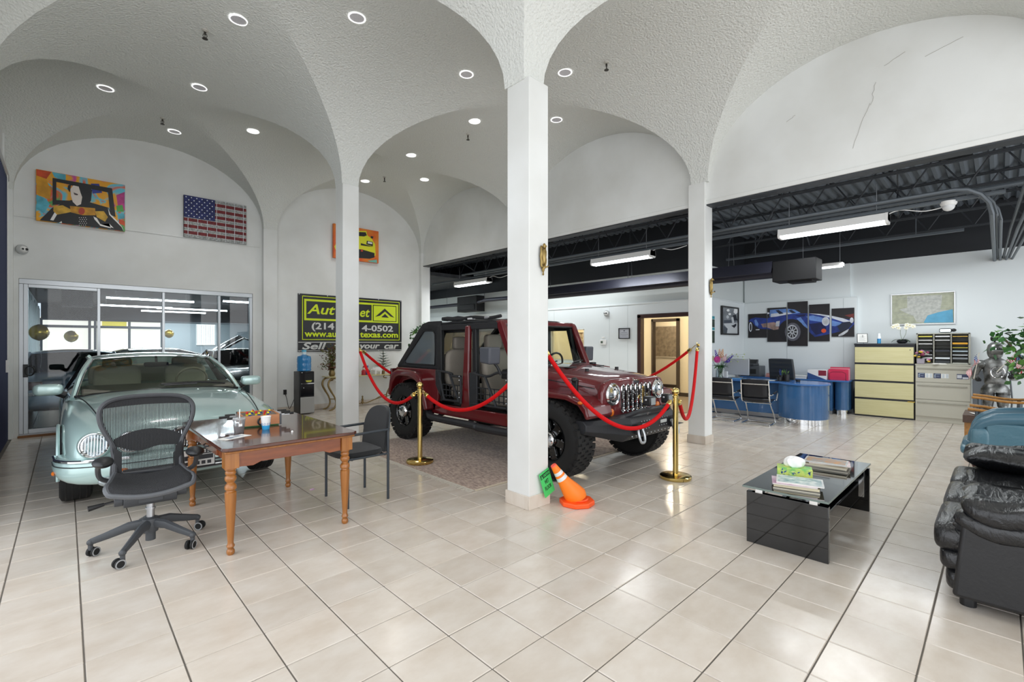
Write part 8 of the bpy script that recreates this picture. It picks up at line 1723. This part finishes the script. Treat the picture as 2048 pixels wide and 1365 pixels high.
# console table with scrolled bronze legs
BRZ = M('bronze', '85714a', .4, .7)
t = thing('console_table', 'scrolled bronze console table under the banner', 'table', (4.95, 10.16, 0))
G().lh((-.86, -.2, .715), (.86, .2, .735)).ob('table_top', M('console_top', 'c9bd8a', .2), t, bev=.006)
for s in (-1, 1):
    for y in (-.16, .16):
        G().tube(spline([(s * .80, y, .715), (s * .66, y, .70), (s * .62, y, .64), (s * .70, y, .62)], 5) + [], .012, 7).ob('scroll', BRZ, t)
        G().tube(spline([(s * .62, y, .71), (s * .80, y, .68), (s * .86, y, .56), (s * .80, y, .42), (s * .72, y, .28), (s * .69, y, .14), (s * .74, y, .04), (s * .84, y, .0)], 6), [.022] * 20 + [.018] * 23, 8).ob('leg', BRZ, t)
        G().tube(spline([(s * .70, y, .22), (s * .5, y * .5, .2), (s * .3, 0, .14), (s * .1, 0, .08), (0, 0, .09)], 6), .011, 7).ob('stretcher', BRZ, t)
G().lathe([(.001, .05), (.02, .07), (.035, .1), (.02, .13), (.028, .16), (.012, .2), (.02, .23), (.001, .26)], n=14).ob('finial', BRZ, t)
# dry arrangement
random.seed(41); t = thing('dried_arrangement', 'drooping olive and russet dried plant on the console table', 'plant', (4.22, 10.12, .736))
G().lathe([(.05, 0), (.07, .05), (.05, .14), (.04, .16)], n=16).ob('vase', BRZ, t)
DM = [M('dry_olive', '5c5a2a', .8), M('dry_russet', '5a3020', .8), M('dry_green', '4a4f24', .8)]
for k in range(90):
    a = random.uniform(0, 6.28); r = random.uniform(.06, .34); z = random.uniform(-.05, .42) - r * .5 + .2; g = G()
    for q in range(9):
        u = q / 8; p = Vector((r * u * math.cos(a), r * u * math.sin(a) * .45 - .02, .16 + (z - .0) * math.sin(u * 1.9)))
        d = Vector((random.gauss(0, 1), random.gauss(0, 1), random.gauss(0, 1))).normalized(); s_ = d.orthogonal().normalized(); L = .06
        g.add([p, p + d * L * .5 + s_ * .014, p + d * L, p + d * L * .5 - s_ * .014], [(0, 1, 2, 3)])
    g.ob('sprig', DM[k % 3], t, sm=0)['kind'] = 'stuff'
t = thing('little_fir_tree', 'miniature artificial fir tree on the console table', 'plant', (5.45, 10.12, .736))
G().lathe([(.035, 0), (.045, .07), (.04, .075), (.0005, .075)], n=12).ob('pot', M('sack_brown', '8a7350', .8), t); G().cyl((0, 0, .05), (0, 0, .52), .008, n=6).ob('stem', M('fir_bark', '5a4630', .8), t)
FIR = M('fir_green', '46604f', .7)
for L in range(6):
    z = .14 + L * .065; r = .18 * (1 - L / 7)
    for k in range(9 - L):
        a = 2 * PI * k / (9 - L) + L * .5; g = G()
        for q in range(7):
            u = .15 + .85 * q / 6; p = Vector((r * u * math.cos(a), r * u * math.sin(a), z + r * u * .35))
            for s_ in (-1, 0, 1):
                d = Vector((math.cos(a + s_ * .8), math.sin(a + s_ * .8), .45)) * .03; n_ = Vector((0, 0, 1)).cross(d).normalized() * .005
                g.add([p - n_, p + n_, p + d], [(0, 1, 2)])
        g.ob('branch', FIR, t, sm=0, solid=.002)
for k in range(5): leafblade(G(), (0, 0, .5), (math.cos(k * 1.3), math.sin(k * 1.3), 2), .06, .006, 0).ob('tip', FIR, t)
t = thing('white_bear_figurine', 'white bear figurine on the console table beside the little fir', 'figurine', (5.28, 10.08, .736))
WBR = M('figurine_white', 'eeeeee', .4)
g = G().ball((0, 0, .11), (.105, .055, .065), 18, 12).ball((-.1, 0, .125), (.045, .035, .04), 12, 8).ball((-.14, 0, .11), (.022, .02, .018), 10, 6).ball((-.085, -.025, .165), .011, 8, 5).ball((-.085, .025, .165), .011, 8, 5)
for x in (-.06, .07):
    for y in (-.028, .028): g.tube([(x, y, .1), (x, y, .0)], [.027, .021], 10)
g.ob('body', WBR, t)
for n, (x, c, lb) in enumerate([(4.93, 'b02730', 'red festive figurine on the console table beside the rope'), (5.02, '3a4f8f', 'dark blue festive figurine on the console table beside the rope')]):
    t = thing('festive_figurine', lb, 'figurine', (x, 10.06, .736), 0, 'festive figurines on the console table')
    G().lathe([(.045, 0), (.05, .02), (.04, .09), (.025, .12)], n=14).ob('robe', M('robe%d' % n, c, .6), t); G().ball((0, 0, .145), .03, 10, 8).ob('head', M('fig_head%d' % n, 'e8cbb8', .6), t)
    G().lathe([(.034, .15), (.034, .165)], n=12).ob('hat_brim', WHITEP, t); G().tube([(0, 0, .165), (.005, 0, .2), (.02, 0, .22)], [.03, .016, .003], 10).ob('hat', M('fig_hat%d' % n, c, .6), t)
    for s in (-1, 1): G().tube([(s * .035, 0, .10), (s * .055, -.02, .07)], [.013, .011], 8).ob('arm', M('fig_arm%d%d' % (n, s), c, .6), t)
# ================================================================== GARAGE CONTENTS
DG = GLASS('dark_car_glass', '5a6a70', 1.2)
sedan('dark_saloon', 'black saloon side-on behind the glass, its bonnet raised', (5.65, 17.4, .0), PI / 2, '1f2a2c', False, glass=DG, interior='4a4a4a')[0].scale = (1, 1.25, 1)
o = bpy.data.objects.get('dark_saloon'); o.rotation_euler = (0, 0, PI / 2)
rows = [[(3.3 + .95 * k / 8, 16.65 + 1.5 * j / 6, 1.12 + .66 * (k / 8) ** .8 - .10 * (j / 3 - 1) ** 2 - (.12 if k == 8 else 0)) for j in range(7)] for k in range(9)]
G().grid(rows).ob('raised_bonnet', bpy.data.materials['rim_black'], None, solid=.03).parent = None
rb_ = bpy.data.objects['raised_bonnet']; rb_.parent = o; rb_.matrix_parent_inverse = (Matrix.Translation(o.location) @ Matrix.Rotation(PI / 2, 4, 'Z') @ Matrix.Diagonal((1, 1.25, 1, 1))).inverted()
sedan('blue_saloon', 'pale blue car seen from behind at the left pane', (.12, 16.3, 0), PI, '9db3c6', False, glass=DG, interior='2a2a2a')
c = bpy.data.objects['blue_saloon']
for s in (-1, 1): G().lh((s * .55 - .15, 4.92, .66), (s * .55 + .15, 4.985, .80)).ob('tail_lamp', bpy.data.materials['tail_lamp_red'], c, bev=.02)
G().lh((-.8, 4.93, .56), (.8, 5.0, .62)).ob('chrome_strip', CHROME, c, bev=.01); G().tube([(.07 * math.cos(a), 4.985, .80 + .06 * math.sin(a)) for a in [2 * PI * k / 16 for k in range(16)]], .008, 6, True).ob('badge', CHROME, c)
sedan('white_saloon', 'white car in the far right of the garage', (3.9, 20.3, .05), -PI / 2, 'dfe3e4', False, glass=DG, interior='333333', metal=.1)
sedan('green_dark_saloon', 'dark green car behind the right pane of the glass wall', (3.35, 11.2, 0), .0, '24332f', False, glass=DG, interior='333333')
BAL = M('balloon_gold', 'c9a61a', .18, .55, coat=.6)
for n, (x, y, z, r, lb) in enumerate([(-.35, 12.2, 1.66, .15, 'gold balloon at the left pane of the glass wall'), (.1, 15.5, 1.63, .14, 'small gold balloon farther back in the garage, left'), (2.45, 18.8, 1.78, .14, 'gold balloon far back in the garage, behind the middle pane')]):
    t = thing('balloon', lb, 'balloon', (x, y, z), 0, 'gold balloons in the garage')
    G().lathe([(.0005, -r * 1.05), (r * .12, -r * 1.0), (r * .5, -r * .88), (r * .86, -r * .5), (r, 0), (r * .87, r * .5), (r * .5, r * .86), (.0005, r)], n=24).ob('balloon', BAL, t, sub=1); G().tube(spline([(0, 0, -r * 1.15), (.03, 0, -.5), (-.02, 0, -1.0), (0, 0, -z + .02)], 5), .002, 4).ob('string', PAPER, t)
"""bicycle-like red frame seen beside the blue car"""
t = thing('red_toy_bike', 'small red bicycle leaning behind the blue car in the garage', 'bicycle', (.35, 18.5, 0), .3)
for x in (-.32, .32): G().tube([(x + .22 * math.cos(a), 0, .23 + .22 * math.sin(a)) for a in [2 * PI * k / 24 for k in range(24)]], .018, 6, True).ob('wheel', RUBBER, t)
G().tube([(-.32, 0, .23), (-.1, 0, .6), (.25, 0, .62), (0, 0, .25), (-.32, 0, .23)], .016, 6).tube([(.32, 0, .23), (.25, 0, .62), (.22, 0, .85)], .016, 6).tube([(0, 0, .25), (-.12, 0, .7)], .014, 6).ob('frame', RED, t); G().tube([(.22, -.22, .88), (.22, .22, .88)], .014, 6).ob('handlebar', BLACK, t); G().ball((-.13, 0, .73), (.1, .05, .03), 10, 6).ob('saddle', BLACK, t)
CUR = M('strip_curtain', 'c3d0d4', .6)
t = thing('strip_curtain', 'pale vertical strips hanging along the left garage wall', 'curtain', (-.84, 0, 0))
for k in range(16): G().lh((-.01, 18.6 + k * .7, .3), (.02, 18.6 + k * .7 + .42, 3.0 + .1 * math.sin(k * 2.3))).ob('strip', CUR, t, sm=0)
